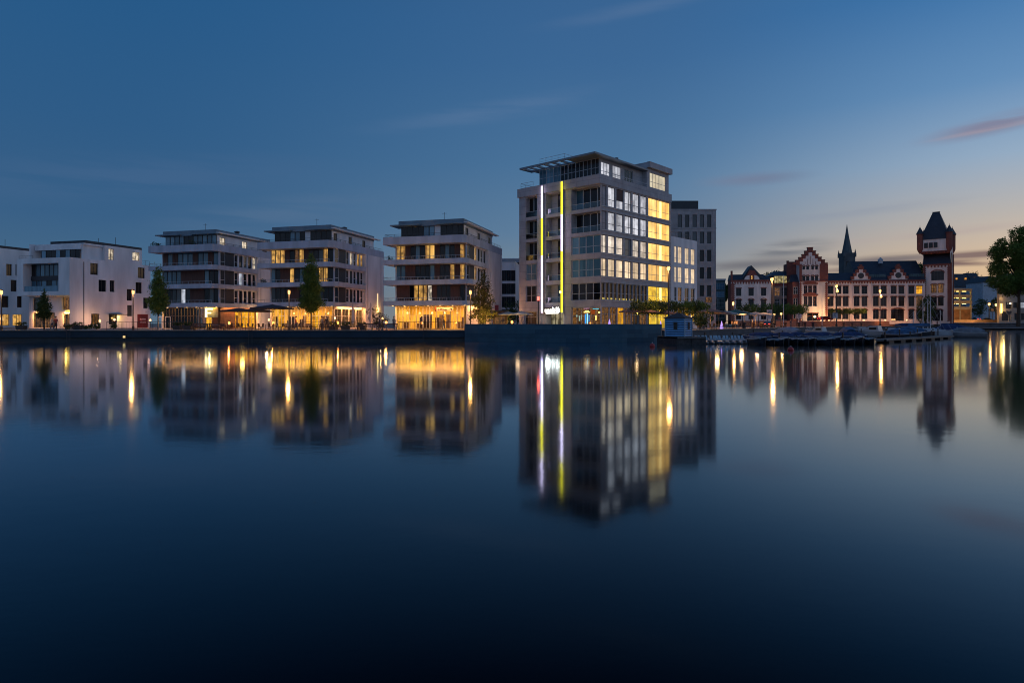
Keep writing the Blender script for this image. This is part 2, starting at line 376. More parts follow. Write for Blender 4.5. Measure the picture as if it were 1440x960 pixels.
# thin streaks of cloud, each a long soft patch of noise at its own bearing and height
CB = N(nt, 'ShaderNodeCombineXYZ'); L(nt, az, 0, CB, 0); L(nt, el, 0, CB, 1)
def cloud(c, px, py, wpx, hpx, tilt, col, amt, seed, lo=.42, hi=.68):
    a = math.atan((px-720)/FOC); e = math.atan((HY-py)/FOC*math.cos(a))
    mp = N(nt, 'ShaderNodeMapping', vector_type='TEXTURE'); mp.inputs['Location'].default_value = (a, e, 0); mp.inputs['Rotation'].default_value = (0, 0, math.radians(tilt))
    mp.inputs['Scale'].default_value = (wpx/FOC, hpx/FOC, 1); L(nt, CB, 0, mp, 0)
    ln = N(nt, 'ShaderNodeVectorMath', operation='LENGTH'); L(nt, mp, 0, ln, 0)
    m1 = N(nt, 'ShaderNodeMapRange', interpolation_type='SMOOTHSTEP'); m1.inputs[1].default_value = 1; m1.inputs[2].default_value = 0; L(nt, ln, 'Value', m1, 0)
    mp2 = N(nt, 'ShaderNodeMapping'); mp2.inputs['Location'].default_value = (seed, seed*2.3, 0); mp2.inputs['Rotation'].default_value = (0, 0, math.radians(-tilt)); mp2.inputs['Scale'].default_value = (6, 60, 1); L(nt, CB, 0, mp2, 0)
    nz = N(nt, 'ShaderNodeTexNoise'); nz.inputs['Scale'].default_value = 1; nz.inputs['Detail'].default_value = 5; L(nt, mp2, 0, nz, 0)
    m2 = N(nt, 'ShaderNodeMapRange', interpolation_type='SMOOTHSTEP'); m2.inputs[1].default_value = lo; m2.inputs[2].default_value = hi; L(nt, nz, 'Fac', m2, 0)
    mu = N(nt, 'ShaderNodeMath', operation='MULTIPLY'); L(nt, m1, 0, mu, 0); L(nt, m2, 0, mu, 1)
    mu2 = N(nt, 'ShaderNodeMath', operation='MULTIPLY'); L(nt, mu, 0, mu2, 0); mu2.inputs[1].default_value = amt; mu2.use_clamp = True
    mx = N(nt, 'ShaderNodeMix', data_type='RGBA'); L(nt, mu2, 0, mx, 0); nt.links.new(c, mx.inputs[6]); mx.inputs[7].default_value = (*s2l(col), 1)
    return mx.outputs[2]
c = cloud(c, 690, 158, 230, 20, 9, (104,128,162), .28, 1.1, .3, .65)
c = cloud(c, 900, 12, 190, 14, 6, (108,130,162), .22, 3.7, .25, .6)
c = cloud(c, 1400, 175, 95, 15, 6, (128,132,156), 1.1, 5.2, .2, .5)
c = cloud(c, 1395, 181, 80, 4, 4, (176,156,160), .5, 5.9, .2, .5)
c = cloud(c, 1060, 252, 95, 12, 0, (112,126,152), .9, 7.4, .25, .55)
c = cloud(c, 1300, 330, 160, 8, 3, (176,160,158), .5, 22.1, .35, .6)
c = cloud(c, 1180, 300, 200, 10, 2, (136,146,164), .4, 26.1, .35, .6)
c = cloud(c, 1110, 350, 70, 15, 4, (110,114,122), 1.15, 2.2, .3, .55)
c = cloud(c, 1060, 372, 140, 11, 2, (114,114,120), 1.0, 9.2, .3, .55)
c = cloud(c, 1375, 358, 120, 7, 1, (132,110,104), 1.25, 4.4, .3, .55)
c = cloud(c, 1365, 369, 110, 6, -1, (130,106,100), 1.2, 14.4, .3, .55)
c = cloud(c, 1240, 366, 115, 10, 3, (124,114,114), 1.1, 6.4, .35, .55)
c = cloud(c, 1225, 378, 110, 5, 1, (126,110,108), 1.2, 16.4, .35, .55)
c = cloud(c, 200, 250, 320, 40, 8, (70,102,140), .5, 8.4, .3, .6)
c = cloud(c, 400, 300, 220, 30, 10, (84,112,144), .5, 10.4, .3, .6)
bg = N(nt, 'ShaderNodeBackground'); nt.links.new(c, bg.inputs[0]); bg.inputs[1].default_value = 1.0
sky = N(nt, 'ShaderNodeTexSky', sky_type='NISHITA'); sky.sun_disc = False
sky.sun_elevation = math.radians(-3.0); sky.sun_rotation = math.radians(62); sky.air_density = 1.0; sky.ozone_density = 2.5
bg2 = N(nt, 'ShaderNodeBackground'); L(nt, sky, 0, bg2, 0); bg2.inputs[1].default_value = .05
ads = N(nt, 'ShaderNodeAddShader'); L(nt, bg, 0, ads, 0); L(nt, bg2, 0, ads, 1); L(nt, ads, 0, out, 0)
sun = bpy.data.lights.new('sun_glow', 'SUN'); sun.energy = .06; sun.angle = math.radians(25); sun.color = (1, .72, .5)
so = bpy.data.objects.new('sun_glow', sun); COL.objects.link(so)
sd = Vector((math.sin(math.radians(62)), math.cos(math.radians(62)), math.tan(math.radians(3)))).normalized()
so.rotation_euler = sd.to_track_quat('Z', 'Y').to_euler(); so.location = (60, 20, 60)

# water
m, nt, out = newmat('harbour_water')
p = N(nt, 'ShaderNodeBsdfPrincipled'); p.inputs['Base Color'].default_value = (.0, .0006, .004, 1); p.inputs['Roughness'].default_value = .085
p.inputs['IOR'].default_value = 1.24; p.inputs['Specular IOR Level'].default_value = .5
tc = N(nt, 'ShaderNodeTexCoord'); mp = N(nt, 'ShaderNodeMapping'); mp.inputs['Scale'].default_value = (1.6, 2.6, 1); L(nt, tc, 'Object', mp, 0)
nz = N(nt, 'ShaderNodeTexNoise'); nz.inputs['Scale'].default_value = 1.0; nz.inputs['Detail'].default_value = 3; L(nt, mp, 0, nz, 0)
mp3 = N(nt, 'ShaderNodeMapping'); mp3.inputs['Scale'].default_value = (.05, .11, 1); mp3.inputs['Rotation'].default_value = (0, 0, .5); L(nt, tc, 'Object', mp3, 0)
nz3 = N(nt, 'ShaderNodeTexNoise'); nz3.inputs['Scale'].default_value = 1.0; nz3.inputs['Detail'].default_value = 2; L(nt, mp3, 0, nz3, 0)
mr3 = N(nt, 'ShaderNodeMapRange'); mr3.inputs[1].default_value = .45; mr3.inputs[2].default_value = .7; mr3.inputs[3].default_value = .025; mr3.inputs[4].default_value = .14; L(nt, nz3, 'Fac', mr3, 0)
b = N(nt, 'ShaderNodeBump'); b.inputs['Distance'].default_value = .02; L(nt, mr3, 0, b, 'Strength')
nzh = N(nt, 'ShaderNodeTexNoise'); nzh.inputs['Scale'].default_value = 5.5; nzh.inputs['Detail'].default_value = 2; L(nt, mp, 0, nzh, 0)
mah = N(nt, 'ShaderNodeMath', operation='MULTIPLY_ADD'); L(nt, nzh, 'Fac', mah, 0); mah.inputs[1].default_value = .22; L(nt, nz, 'Fac', mah, 2); L(nt, mah, 0, b, 'Height'); L(nt, b, 'Normal', p, 'Normal')
p.inputs['Specular IOR Level'].default_value = 0
gl = N(nt, 'ShaderNodeBsdfGlossy'); gl.inputs['Color'].default_value = (.80, .92, 1.0, 1); gl.inputs['Roughness'].default_value = .072; L(nt, b, 'Normal', gl, 'Normal')
fr = N(nt, 'ShaderNodeFresnel'); fr.inputs[0].default_value = 1.333; L(nt, b, 'Normal', fr, 'Normal')
mrf = N(nt, 'ShaderNodeMapRange'); mrf.inputs[1].default_value = .052; mrf.inputs[2].default_value = .74; L(nt, fr, 0, mrf, 0)
ms = N(nt, 'ShaderNodeMixShader'); L(nt, mrf, 0, ms, 0); L(nt, p, 0, ms, 1); L(nt, gl, 0, ms, 2)
L(nt, ms, 0, out, 0); water = m
tag(MB().quad((-3000,-60,0),(3000,-60,0),(3000,2500,0),(-3000,2500,0)).build('water', water), 'calm dark harbour water mirroring the lit waterfront', kind='structure')

GZ = 1.24
quayR = [(22.2, 79.5), (51.5, 126), (88.7, 174), (112, 194), (146, 215), (420, 215)]
promenade = [(-420, 77)]+[(-6, 77), (-5.4, 79.5)]+quayR+[(420, 700), (-420, 700)]
me = MB(); me.quad(*[(x, y, GZ) for x, y in promenade])
tag(me.build('promenade', paving), 'paved promenade along the quay', kind='structure')
tag(MB().quad((-2500,700,1.2),(2500,700,1.2),(2500,4000,1.2),(-2500,4000,1.2)).quad((420,215,1.2),(2500,215,1.2),(2500,700,1.2),(420,700,1.2)).quad((-2500,77,1.2),(-420,77,1.2),(-420,700,1.2),(-2500,700,1.2)).build('ground', mat('far_ground', (.06, .07, .05), .9, .3, .05)), 'dark ground beyond the town', kind='structure')
# raised street level in front of and beyond the old brick hall
ut = MB()
ut.quad((62,176,GZ+.02),(104,205,GZ+.02),(104,205,2.9),(62,176,2.9))
ut.quad((104,205,GZ+.02),(143,219,GZ+.02),(143,219,2.9),(104,205,2.9))
tag(ut.build('retaining_wall', brickmat('retaining_brick', (.36, .16, .10), (.28, .12, .08), (.2, .13, .1), .9, .3, .02)), 'low brick retaining wall below the old brick hall', kind='structure')
tag(MB().quad((62,176,2.9),(104,205,2.9),(143,219,2.9),(146,260,3.1),(60,260,3.1)).build('upper_street', paving), 'raised forecourt paving before the old brick hall', kind='structure')
tag(MB().quad((143,219.5,2.2),(420,219.5,2.2),(420,245,3.1),(143,245,3.1)).quad((143,245,3.1),(420,245,3.1),(420,420,4.6),(143,420,4.6)).build('road', mat('asphalt', (.055, .052, .05), .8, .2, 1.5)), 'road rising behind the far quay wall', kind='structure')
# quay walls
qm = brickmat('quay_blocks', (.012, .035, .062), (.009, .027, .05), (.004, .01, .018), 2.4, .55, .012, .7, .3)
def wallstrip(name, pts, z0, z1, th, m, label, kind='structure', cap=None):
    b = MB(); off = []
    for i, (x, y) in enumerate(pts):
        a = Vector(pts[max(0, i-1)]); c2 = Vector(pts[min(len(pts)-1, i+1)]); d = (c2-a).normalized(); off.append((x-d.y*th, y+d.x*th))
    for i in range(len(pts)-1):
        b.hexa([(*pts[i], z0), (*pts[i+1], z0), (*off[i+1], z0), (*off[i], z0)], [(*pts[i], z1), (*pts[i+1], z1), (*off[i+1], z1), (*off[i], z1)])
    return tag(b.build(name, m), label, kind=kind)
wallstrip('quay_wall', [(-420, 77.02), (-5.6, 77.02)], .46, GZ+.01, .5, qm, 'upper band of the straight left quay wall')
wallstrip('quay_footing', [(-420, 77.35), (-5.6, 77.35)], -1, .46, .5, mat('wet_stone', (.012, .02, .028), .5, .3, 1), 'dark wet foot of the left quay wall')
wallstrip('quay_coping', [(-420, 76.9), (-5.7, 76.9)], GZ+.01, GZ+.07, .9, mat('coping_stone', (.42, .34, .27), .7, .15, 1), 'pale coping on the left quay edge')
arc = []
for px, D in ((653, 80), (653.6, 76.2), (672, 74.6), (700, 73.0), (735, 71.7), (770, 71.0), (805, 70.8), (840, 71.2), (875, 72.2), (905, 73.7), (930, 75.5), (931, 80)): arc.append((wp(px, D), D))
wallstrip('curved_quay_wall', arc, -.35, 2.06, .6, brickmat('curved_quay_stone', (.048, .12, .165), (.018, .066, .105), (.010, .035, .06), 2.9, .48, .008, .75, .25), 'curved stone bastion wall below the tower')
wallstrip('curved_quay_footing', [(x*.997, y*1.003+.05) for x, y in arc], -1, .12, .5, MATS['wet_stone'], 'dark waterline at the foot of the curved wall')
cp = MB()
tag(MB().quad(*[(x, y+.3, GZ+.03) for x, y in arc]).build('bastion_paving', paving), 'paving inside the curved bastion', kind='structure')
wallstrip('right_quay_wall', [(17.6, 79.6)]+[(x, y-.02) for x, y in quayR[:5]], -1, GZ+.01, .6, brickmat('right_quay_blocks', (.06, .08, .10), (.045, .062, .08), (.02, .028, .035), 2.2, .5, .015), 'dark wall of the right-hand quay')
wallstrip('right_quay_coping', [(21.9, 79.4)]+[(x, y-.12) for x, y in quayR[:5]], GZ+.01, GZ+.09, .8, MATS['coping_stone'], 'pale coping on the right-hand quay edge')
wallstrip('far_quay_wall', [(142, 214.9), (420, 214.9)], -1, 2.15, .6, mat('far_quay_conc', (.09, .09, .10), .7, .25, .6), 'dark concrete wall closing the basin')
wallstrip('far_quay_coping', [(142, 214.5), (420, 214.5)], 2.15, 2.42, 1.2, mat('far_coping', (.30, .28, .29), .7, .15, .6), 'grey coping of the far basin wall')
wallstrip('far_quay_ledge', [(150, 212.6), (420, 212.6)], .62, .86, 2.2, MATS['far_coping'], 'narrow walkway ledge on the far basin wall')
# ------------------------------------------------------------------ terrace houses on the left
PANES = {'g': glassd, 'b': glassb, 'k': glassk, 'y': lit_y, 'w': lit_w, 'c': lit_c, 'G': lit_g, 'd': lit_dim, 's': lit_s}
def bays(par, F, a0, a1, z0, z1, seq, d=-.15, frame=None, panel=None, rows=(), plabels=None):
    """a run of bays: letters are windows (see PANES), B/P solid cladding panels"""
    n = len(seq); w = (a1-a0)/n; i = 0
    while i < n:
        j = i
        while j < n and seq[j] == seq[i] and seq[i] in 'BPW': j += 1
        if j > i:
            b = MB(); fbox(b, F, a0+w*i, a0+w*j, z0, z1, d-.02, d+.09)
            b.build('cladding_panel', {'B': wood, 'P': slat, 'W': render}[seq[i]], par); i = j; continue
        j = i+1
        window(par, F, a0+w*i+.01, a0+w*j-.01, z0, z1, PANES[seq[i]], frame or dkframe, 1 if w < 1.3 else 2, rows, d)
        i += 1
def terrace_house(O, label, s3, s2, s1, r3, r2, r1, gf, gr, pent='kkkbbWkkk', pentr='wWwWk', k=1.0, wd=13.8, ln=18.2, ground='lit', corner_out=(0, .9, .3), col_post=True):
    th = math.radians(-15.7); B = Bld(O, th)
    h = thing('apartment_house', label, 'apartment house', (*O, 0), th, 'white apartment houses along the quay')
    Wd = wd; g = GZ
    zb = [4.85, 8.0, 11.1, 14.15]; zt = [5.55, 8.72, 11.85, 15.3]
    zb = [1.24+(z-1.24)*k for z in zb]; zt = [1.24+(z-1.24)*k for z in zt]; rz0 = 1.24+(16.95-1.24)*k; rz1 = rz0+1.02
    # slabs with upstands
    for i in range(4):
        b = MB(); xo = corner_out[i] if i < 3 else 0
        y1 = 11.3 if i < 3 else ln
        b.hexa([(-Wd, 0, zb[i]), (xo-.6, 0, zb[i]), (xo, .75, zb[i]), (0, y1, zb[i]), (-Wd, y1, zb[i])], [(-Wd, 0, zb[i]+.3), (xo-.6, 0, zb[i]+.3), (xo, .75, zb[i]+.3), (0, y1, zb[i]+.3), (-Wd, y1, zb[i]+.3)])
        t = .14
        outer = [(-Wd, y1 if i < 3 else ln), (-Wd, 0), (xo-.6, 0), (xo, .75), (0, y1)]
        inner = [(-Wd+t, y1 if i < 3 else ln), (-Wd+t, t), (xo-.6-.06, t), (xo-t, .8), (-t, y1)]
        for q in range(4):
            a, a2, c, c2 = outer[q], outer[q+1], inner[q], inner[q+1]
            b.hexa([(*a, zb[i]+.3), (*a2, zb[i]+.3), (*c2, zb[i]+.3), (*c, zb[i]+.3)], [(*a, zt[i]), (*a2, zt[i]), (*c2, zt[i]), (*c, zt[i])])
        b.build('balcony_band' if i < 3 else 'roof_parapet', render2, h)
    # blank end block, side and rear walls
    e = MB(); e.box(-.5, -.02, 11.3, ln, g, zb[3]); e.box(-Wd+1.2, -Wd+1.4, 1.8, ln, g, zb[3]); e.box(-Wd+1.4, -.52, ln-.25, ln, g, zb[3]); e.build('wall', render, h)
    # storeys
    fx0, fx1 = -Wd+1.3, -.75
    for i, (fs, rs) in enumerate(((s1, r1), (s2, r2), (s3, r3))):
        z0, z1 = zb[i]+.3, zb[i+1]
        bays(h, front(1.9), fx0, fx1, z0, z1, fs, 0)
        bays(h, right(-.55), 1.9, 3.1, z0, z1, 'g', 0, whmetal, rows=(.42,))
        bays(h, right(-.55), 3.1, 5.3, z0, z1, 'P', 0)
        pz = z0+.55
        n = len(rs); w = 6.0/n
        hh = [(5.3+w*q+.14, 5.3+w*(q+1)-.14, pz, z1-.15) for q in range(n)]
        wl = MB(); sheet(wl, right(-.45), 5.3, 11.3, z0, z1, hh, .2); wl.build('side_wall', render, h)
        for q, hh1 in enumerate(hh):
            window(h, right(-.45), *hh1, PANES[rs[q]], dkframe if q % 2 else whmetal, 1, (.4,) if q % 2 == 0 else (), -.2)
        railing(h, [(-Wd+.1, 1.8), (-Wd+.1, .1), (corner_out[i]-.7, .1)], zt[i]-.05, .5, ltmetal, 1.1, .28)
        cl = MB(); cl.tube((-.45, 1.6, zb[i]+.3), (-.45, 1.6, zb[i+1]), .11, n=8); cl.build('column', render2, h)
    dpp = MB(); dpp.tube((.03, ln-1.2, g), (.03, ln-1.2, zb[3]), .06, n=6); dpp.tube((.03, 12.0, g), (.03, 12.0, zb[3]), .05, n=6); dpp.build('downpipe', ltmetal, h)
    # penthouse
    z0, z1 = zb[3]+.3, rz0
    px0, px1, py0, py1 = -Wd+2.4, -.75, 1.4, 15.6
    bays(h, front(py0), px0, px1, z0+.2, z1, pent, 0)
    ph = MB(); n = len(pentr); w = (py1-py0)/n
    hh = [(py0+w*(q+.25), py0+w*(q+.72), zt[3]-.35, z1-.3) for q in range(n) if pentr[q] != 'W']
    sheet(ph, right(px1), py0+.02, py1, z0, z1, hh, .15); ph.box(px0, px0+.2, py0+.1, py1, z0, z1); ph.box(px0+.2, px1-.02, py1-.2, py1-.02, z0, z1); ph.build('penthouse_wall', render, h)
    q2 = 0
    for q in range(n):
        if pentr[q] != 'W': window(h, right(px1), *hh[q2], PANES[pentr[q]], dkframe, 2, (), -.15); q2 += 1
    rf = MB(); rf.box(px0-.3, px1+.1, py0-.35, py1, z1, rz1-.12)                      # roof body
    rf.box(px0-1.5, px0+3.6, py0-.9, py0+2.2, z1+.12, z1+.30); rf.box(px0+6, px1+.55, py0-.9, py0-.33, z1+.10, z1+.25)
    r = rf.build('roof', mat('roof_edge_blue', (.17, .235, .29), .6, .15, .8), h)
    te = MB(); te.box(px1+.1, px1+.75, py0-.33, py1+1.4, z1+.25, z1+.42); te.build('roof_trim', whmetal, r)
    v = MB(); v.box(-6.5, -5.9, 8, 8.6, rz1, rz1+.55); v.lathe(-3.2, 9.5, [(.32, rz1), (.32, rz1+.5), (.5, rz1+.55), (.5, rz1+.72), (.1, rz1+.85)]); v.build('roof_vent', dkmetal, r)
    for q in range(7): soff = MB(); soff.lathe(-Wd+1.2+q*(Wd-1.6)/6, .9, [(.13, zb[0]-.05), (.13, zb[0]-.003)], 8); soff.build('added_soffit_lamp', glow('added_soffit_amber', (1, .6, .2), 3), h)  # downlights added for amber glow on the terrace and promenade
    area((-Wd/2, .9, zb[0]-.08), (0, 0, 0), Wd-1, .5, 620 if ground == 'lit' else 420, (1, .42, .09), h, 'added_soffit_fill')
    area((-.1, 7, zb[0]-.08), (0, math.radians(25), 0), .5, 8, 420, (1, .40, .10), h, 'added_soffit_fill')
    a = MB(); a.tube((-4.5, 3, rz1), (-4.5, 3, rz1+1.3), .03, n=4); a.tube((-4.9, 3, rz1+1.1), (-4.1, 3, rz1+1.1), .02, n=4); a.build('aerial', dkmetal, r)
    railing(h, [(-Wd+.2, 9), (-Wd+.2, .25), (-.4, .25), (-.2, ln-.3)], zt[3], .42, dkmetal, 1.6)
    # ground floor: room behind glazing
    gx0, gx1, gy = -Wd+1.3, -.9, 2.0
    rm = MB(); D = 5.0; zc = zb[0]
    rm.quad((gx0, gy+D, g+.05), (gx1, gy+D, g+.05), (gx1, gy+D, zc-.01), (gx0, gy+D, zc-.01))
    rm.quad((gx0, gy, g+.05), (gx0, gy+D, g+.05), (gx0, gy+D, zc-.01), (gx0, gy, zc-.01)); rm.quad((gx1, gy+D, g+.05), (gx1, gy, g+.05), (gx1, gy, zc-.01), (gx1, gy+D, zc-.01))
    rm.quad((gx0, gy, g+.06), (gx1, gy, g+.06), (gx1, gy+D, g+.06), (gx0, gy+D, g+.06)); rm.quad((gx0, gy, zc-.02), (gx0, gy+D, zc-.02), (gx1, gy+D, zc-.02), (gx1, gy, zc-.02))
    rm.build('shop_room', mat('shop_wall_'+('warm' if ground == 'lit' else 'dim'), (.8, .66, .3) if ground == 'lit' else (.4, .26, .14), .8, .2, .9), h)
    fit = MB(); rr = random.Random(int(O[0]*10))
    x = gx0+.3
    x_end = gx1-.8
    for _ in range(9 if ground == 'lit' else 3): xx = rr.uniform(gx0+.4, gx1-1.4); yy = gy+rr.uniform(.5, 1.5); w = rr.uniform(.2, .9); fit.box(xx, xx+w, yy, yy+.25, g+.07, g+rr.uniform(.8, 2.2))
    while x < x_end:                                       # shelving, counters and partitions inside
        w = rr.uniform(.4, 1.5); hh_ = rr.choice((.9, 1.1, 1.9, 2.3)); yy = gy+rr.uniform(1.2, 4.2)
        fit.box(x, x+w, yy, yy+.4, g+.07, g+hh_)
        if hh_ > 1.5: fit.box(x-.05, x+w+.05, yy-.06, yy-.01, g+1.2, g+1.26)
        x += w+rr.uniform(.2, 1.1)
    fit.build('shop_fittings', mat('shop_fittings', (.10, .055, .03), .6, .5, 2), h)
    nl = len(gf)
    w = (gx1-gx0)/nl
    for q, ch in enumerate(gf):
        a0, a1 = gx0+w*q, gx0+w*(q+1)
        if ch == 'B': b = MB(); b.box(a0, a1, gy-.04, gy+.06, g, zc); b.build('cladding_panel', wood, h)
        elif ch == 'W': b = MB(); b.box(a0, a1, gy-.04, gy+.2, g, zc); b.build('cladding_panel', render, h)
        elif ch == 'c': window(h, front(gy), a0+.01, a1-.01, g+.1, zc-.02, clear, ltmetal if ground == 'lit' else dkframe, 2, (.58,), 0, name='shop_window')
        elif ch == 's': window(h, front(gy), a0+.01, a1-.01, g+.1, zc-.02, lit_s, ltmetal, 2, (.58,), 0, name='shop_window')
        else: window(h, front(gy), a0+.01, a1-.01, g+.1, zc-.02, PANES[ch], dkframe, 2, (.6,), 0, name='shop_window')
    if ground == 'lit':
        for xx in (gx0+2.2, (gx0+gx1)/2, gx1-2.2): area((xx, gy+2.4, zc-.25), (0, 0, 0), 2.6, 2.6, 210, (1, .47, .035), h)
        for q in range(5):
            lx = gx0+1.2+q*(gx1-gx0-2)/4.4; pl = MB(); pl.lathe(lx, gy+1.4, [(.04, zc-.9), (.16, zc-1.1), (.16, zc-1.2)], 8); pl.build('pendant_lamp', glow('pendant', (1, .72, .3), 3), h)
    else: area(((gx0+gx1)/2, gy+2.4, zc-.25), (0, 0, 0), 5, 2.6, 150, (1, .5, .15), h)
    n = len(gr); w = (11.3-2.0)/n; F = right(-.6)
    wl = MB(); sheet(wl, F, 2.0, 11.3, g, zb[0], [(2.0+w*q+.08, 2.0+w*(q+1)-.08, g+.15, zb[0]-.35) for q in range(n) if gr[q] not in 'WB'], .15); wl.build('side_wall', render if gr[0] != 'B' else wood, h)
    for q, ch in enumerate(gr):
        if ch not in 'WB': window(h, F, 2.0+w*q+.08, 2.0+w*(q+1)-.08, g+.15, zb[0]-.35, PANES[ch], ltmetal, 2, (.62,), -.15, name='shop_window')
    return h, B
O3, O2, O1 = (-6.9, 94.6), (-28.9, 102.2), (-50.1, 107.8)
h3, B3 = terrace_house(O3, 'white apartment house nearest the tower, with a bright yellow shopfront and lit rooms above it', 'yyBkbkyGBkbkBy', 'bbBBkkkbBkkyBy', 'BBBkyyywBkkkBBk', 'ykkg', 'ykkk', 'kkgk', 'cccccccccc', 'WWWdW', k=1.0, wd=13.4, ln=19, pent='kkkkbbWkkkk', pentr='kWkWk')
h2, B2 = terrace_house(O2, 'white apartment house with an amber cafe below and an uplight beam on its side wall', 'yyyBkdyBkkgyk', 'bkBBykbBBgyyk', 'gkkkBBkkBkgkk', 'kwkyy', 'kgkgk', 'kkkkg', 'csccccscc', 'dddd', k=1.015, pent='kkkbbkWkkkk', pentr='kWkWkW')
h1, B1 = terrace_house(O1, 'white apartment house with a glowing letter sign and two cool-lit windows in its penthouse side', 'BbBbbbBbbBb', 'bbbbBBBBBbkk', 'BkggcgBBBkgk', 'kggkw', 'kckkk', 'kkkkk', 'ckcckccsB', 'BBsss', k=1.02, ground='dim', pent='bbbbkkbbbbb', pentr='wWwWk', corner_out=(0, 0, 0))
# narrow wall lamp washing the blank wall of the second house
lx, ly = .02, B2.ay(531, 0)
wl = MB(); wl.box(.02, .2, ly-.14, ly+.14, 4.1, 5.0); wl.build('wall_lamp', glow('wall_lamp', (1, .62, .12), 5), h2)
wl = MB(); wl.box(.02, .07, ly-.04, ly+.04, 5.0, 7.6); wl.build('beam_glow', glow('beam_glow', (1, .66, .3), 2.2), h2)  # the lamp's beam up the wall, drawn as a glowing strip
p = B2.w(.6, ly, 4.6); point(p, 60, (1, .5, .12), .1)
def added_gap_lamp(B, x, y, h, pw, label, col=(1, .5, .2)):  # lanterns added to tint the side walls amber
    t = thing('added_lantern', label, 'lantern', B.w(x, y, 0), B.th, 'added fill lanterns in the gaps between the houses'); b = MB(); b.lathe(0, 0, [(.07, GZ), (.05, h)], 6); b.build('pole', black, t); b = MB(); b.lathe(0, 0, [(.05, h), (.15, h+.05), (.15, h+.35), (.05, h+.4)], 8); b.build('lamp_glass', glow('added_gap_amber', (1, .55, .2), 4), t)
    point(B.w(x-.5, y, h+.3), pw, col, .2)
added_gap_lamp(B1, 3.6, 9.5, 2.6, 520, 'added low amber lantern in the gap right of the letter-sign house')
added_gap_lamp(B2, 4.2, 9.5, 2.8, 330, 'added low amber lantern in the gap left of the yellow shopfront', (1, .42, .2))
added_gap_lamp(B3, 3.4, 9.5, 2.8, 420, 'added low amber lantern behind the amber-lit loose tree', (1, .46, .2))
# lit letter sign on the first house: an F seen from the water
sg = thing('letter_sign', 'glowing cream letter F on the corner of the house with the dark ground floor', 'sign', B1.w(-1.9, .9, 4.2), B1.th)
F_ = MB(); F_.box(-.75, -.45, -.1, .1, -1.0, .55); F_.box(-.45, .75, -.1, .1, .25, .55); F_.box(-.45, .35, -.1, .1, -.4, -.15); F_.build('letter', glow('sign_cream', (1, .80, .38), 2.6), sg)
bp = MB(); bp.box(-.9, 1.7, .12, .2, -1.05, .62); bp.build('back_plate', mat('sign_back', (.32, .28, .15), .6), sg)
point(B1.w(-1.4, .4, 4.0), 25, (1, .75, .3), .1)
# framed shop sign on the third house
sg = thing('shop_sign', 'long pale shop sign with dark lettering over the yellow shopfront', 'sign', B3.w(B3.ax(625.5, 1.5), 1.3, 4.28), B3.th)
b = MB(); b.box(-1.25, 1.35, -.05, .05, -.28, .28); b.build('board', mat('sign_lilac', (.42, .34, .36), .6), sg)
b = MB(); b.box(-1.5, -1.25, -.06, .05, -.34, .34); b.build('end_plate', mat('sign_maroon', (.12, .02, .015), .5), sg)
scribble(sg, black, 1.5, .3, 8, (-.25, -.07, -.13), (0, 0, 0), 4)
b = MB(); b.slab_xz([(.85, .1), (1.1, 0), (1.1, .2)], -.07, -.05); b.slab_xz([(1.1, -.22), (1.3, .02), (1.1, .26)], -.07, -.05); b.build('arrow', black, sg)

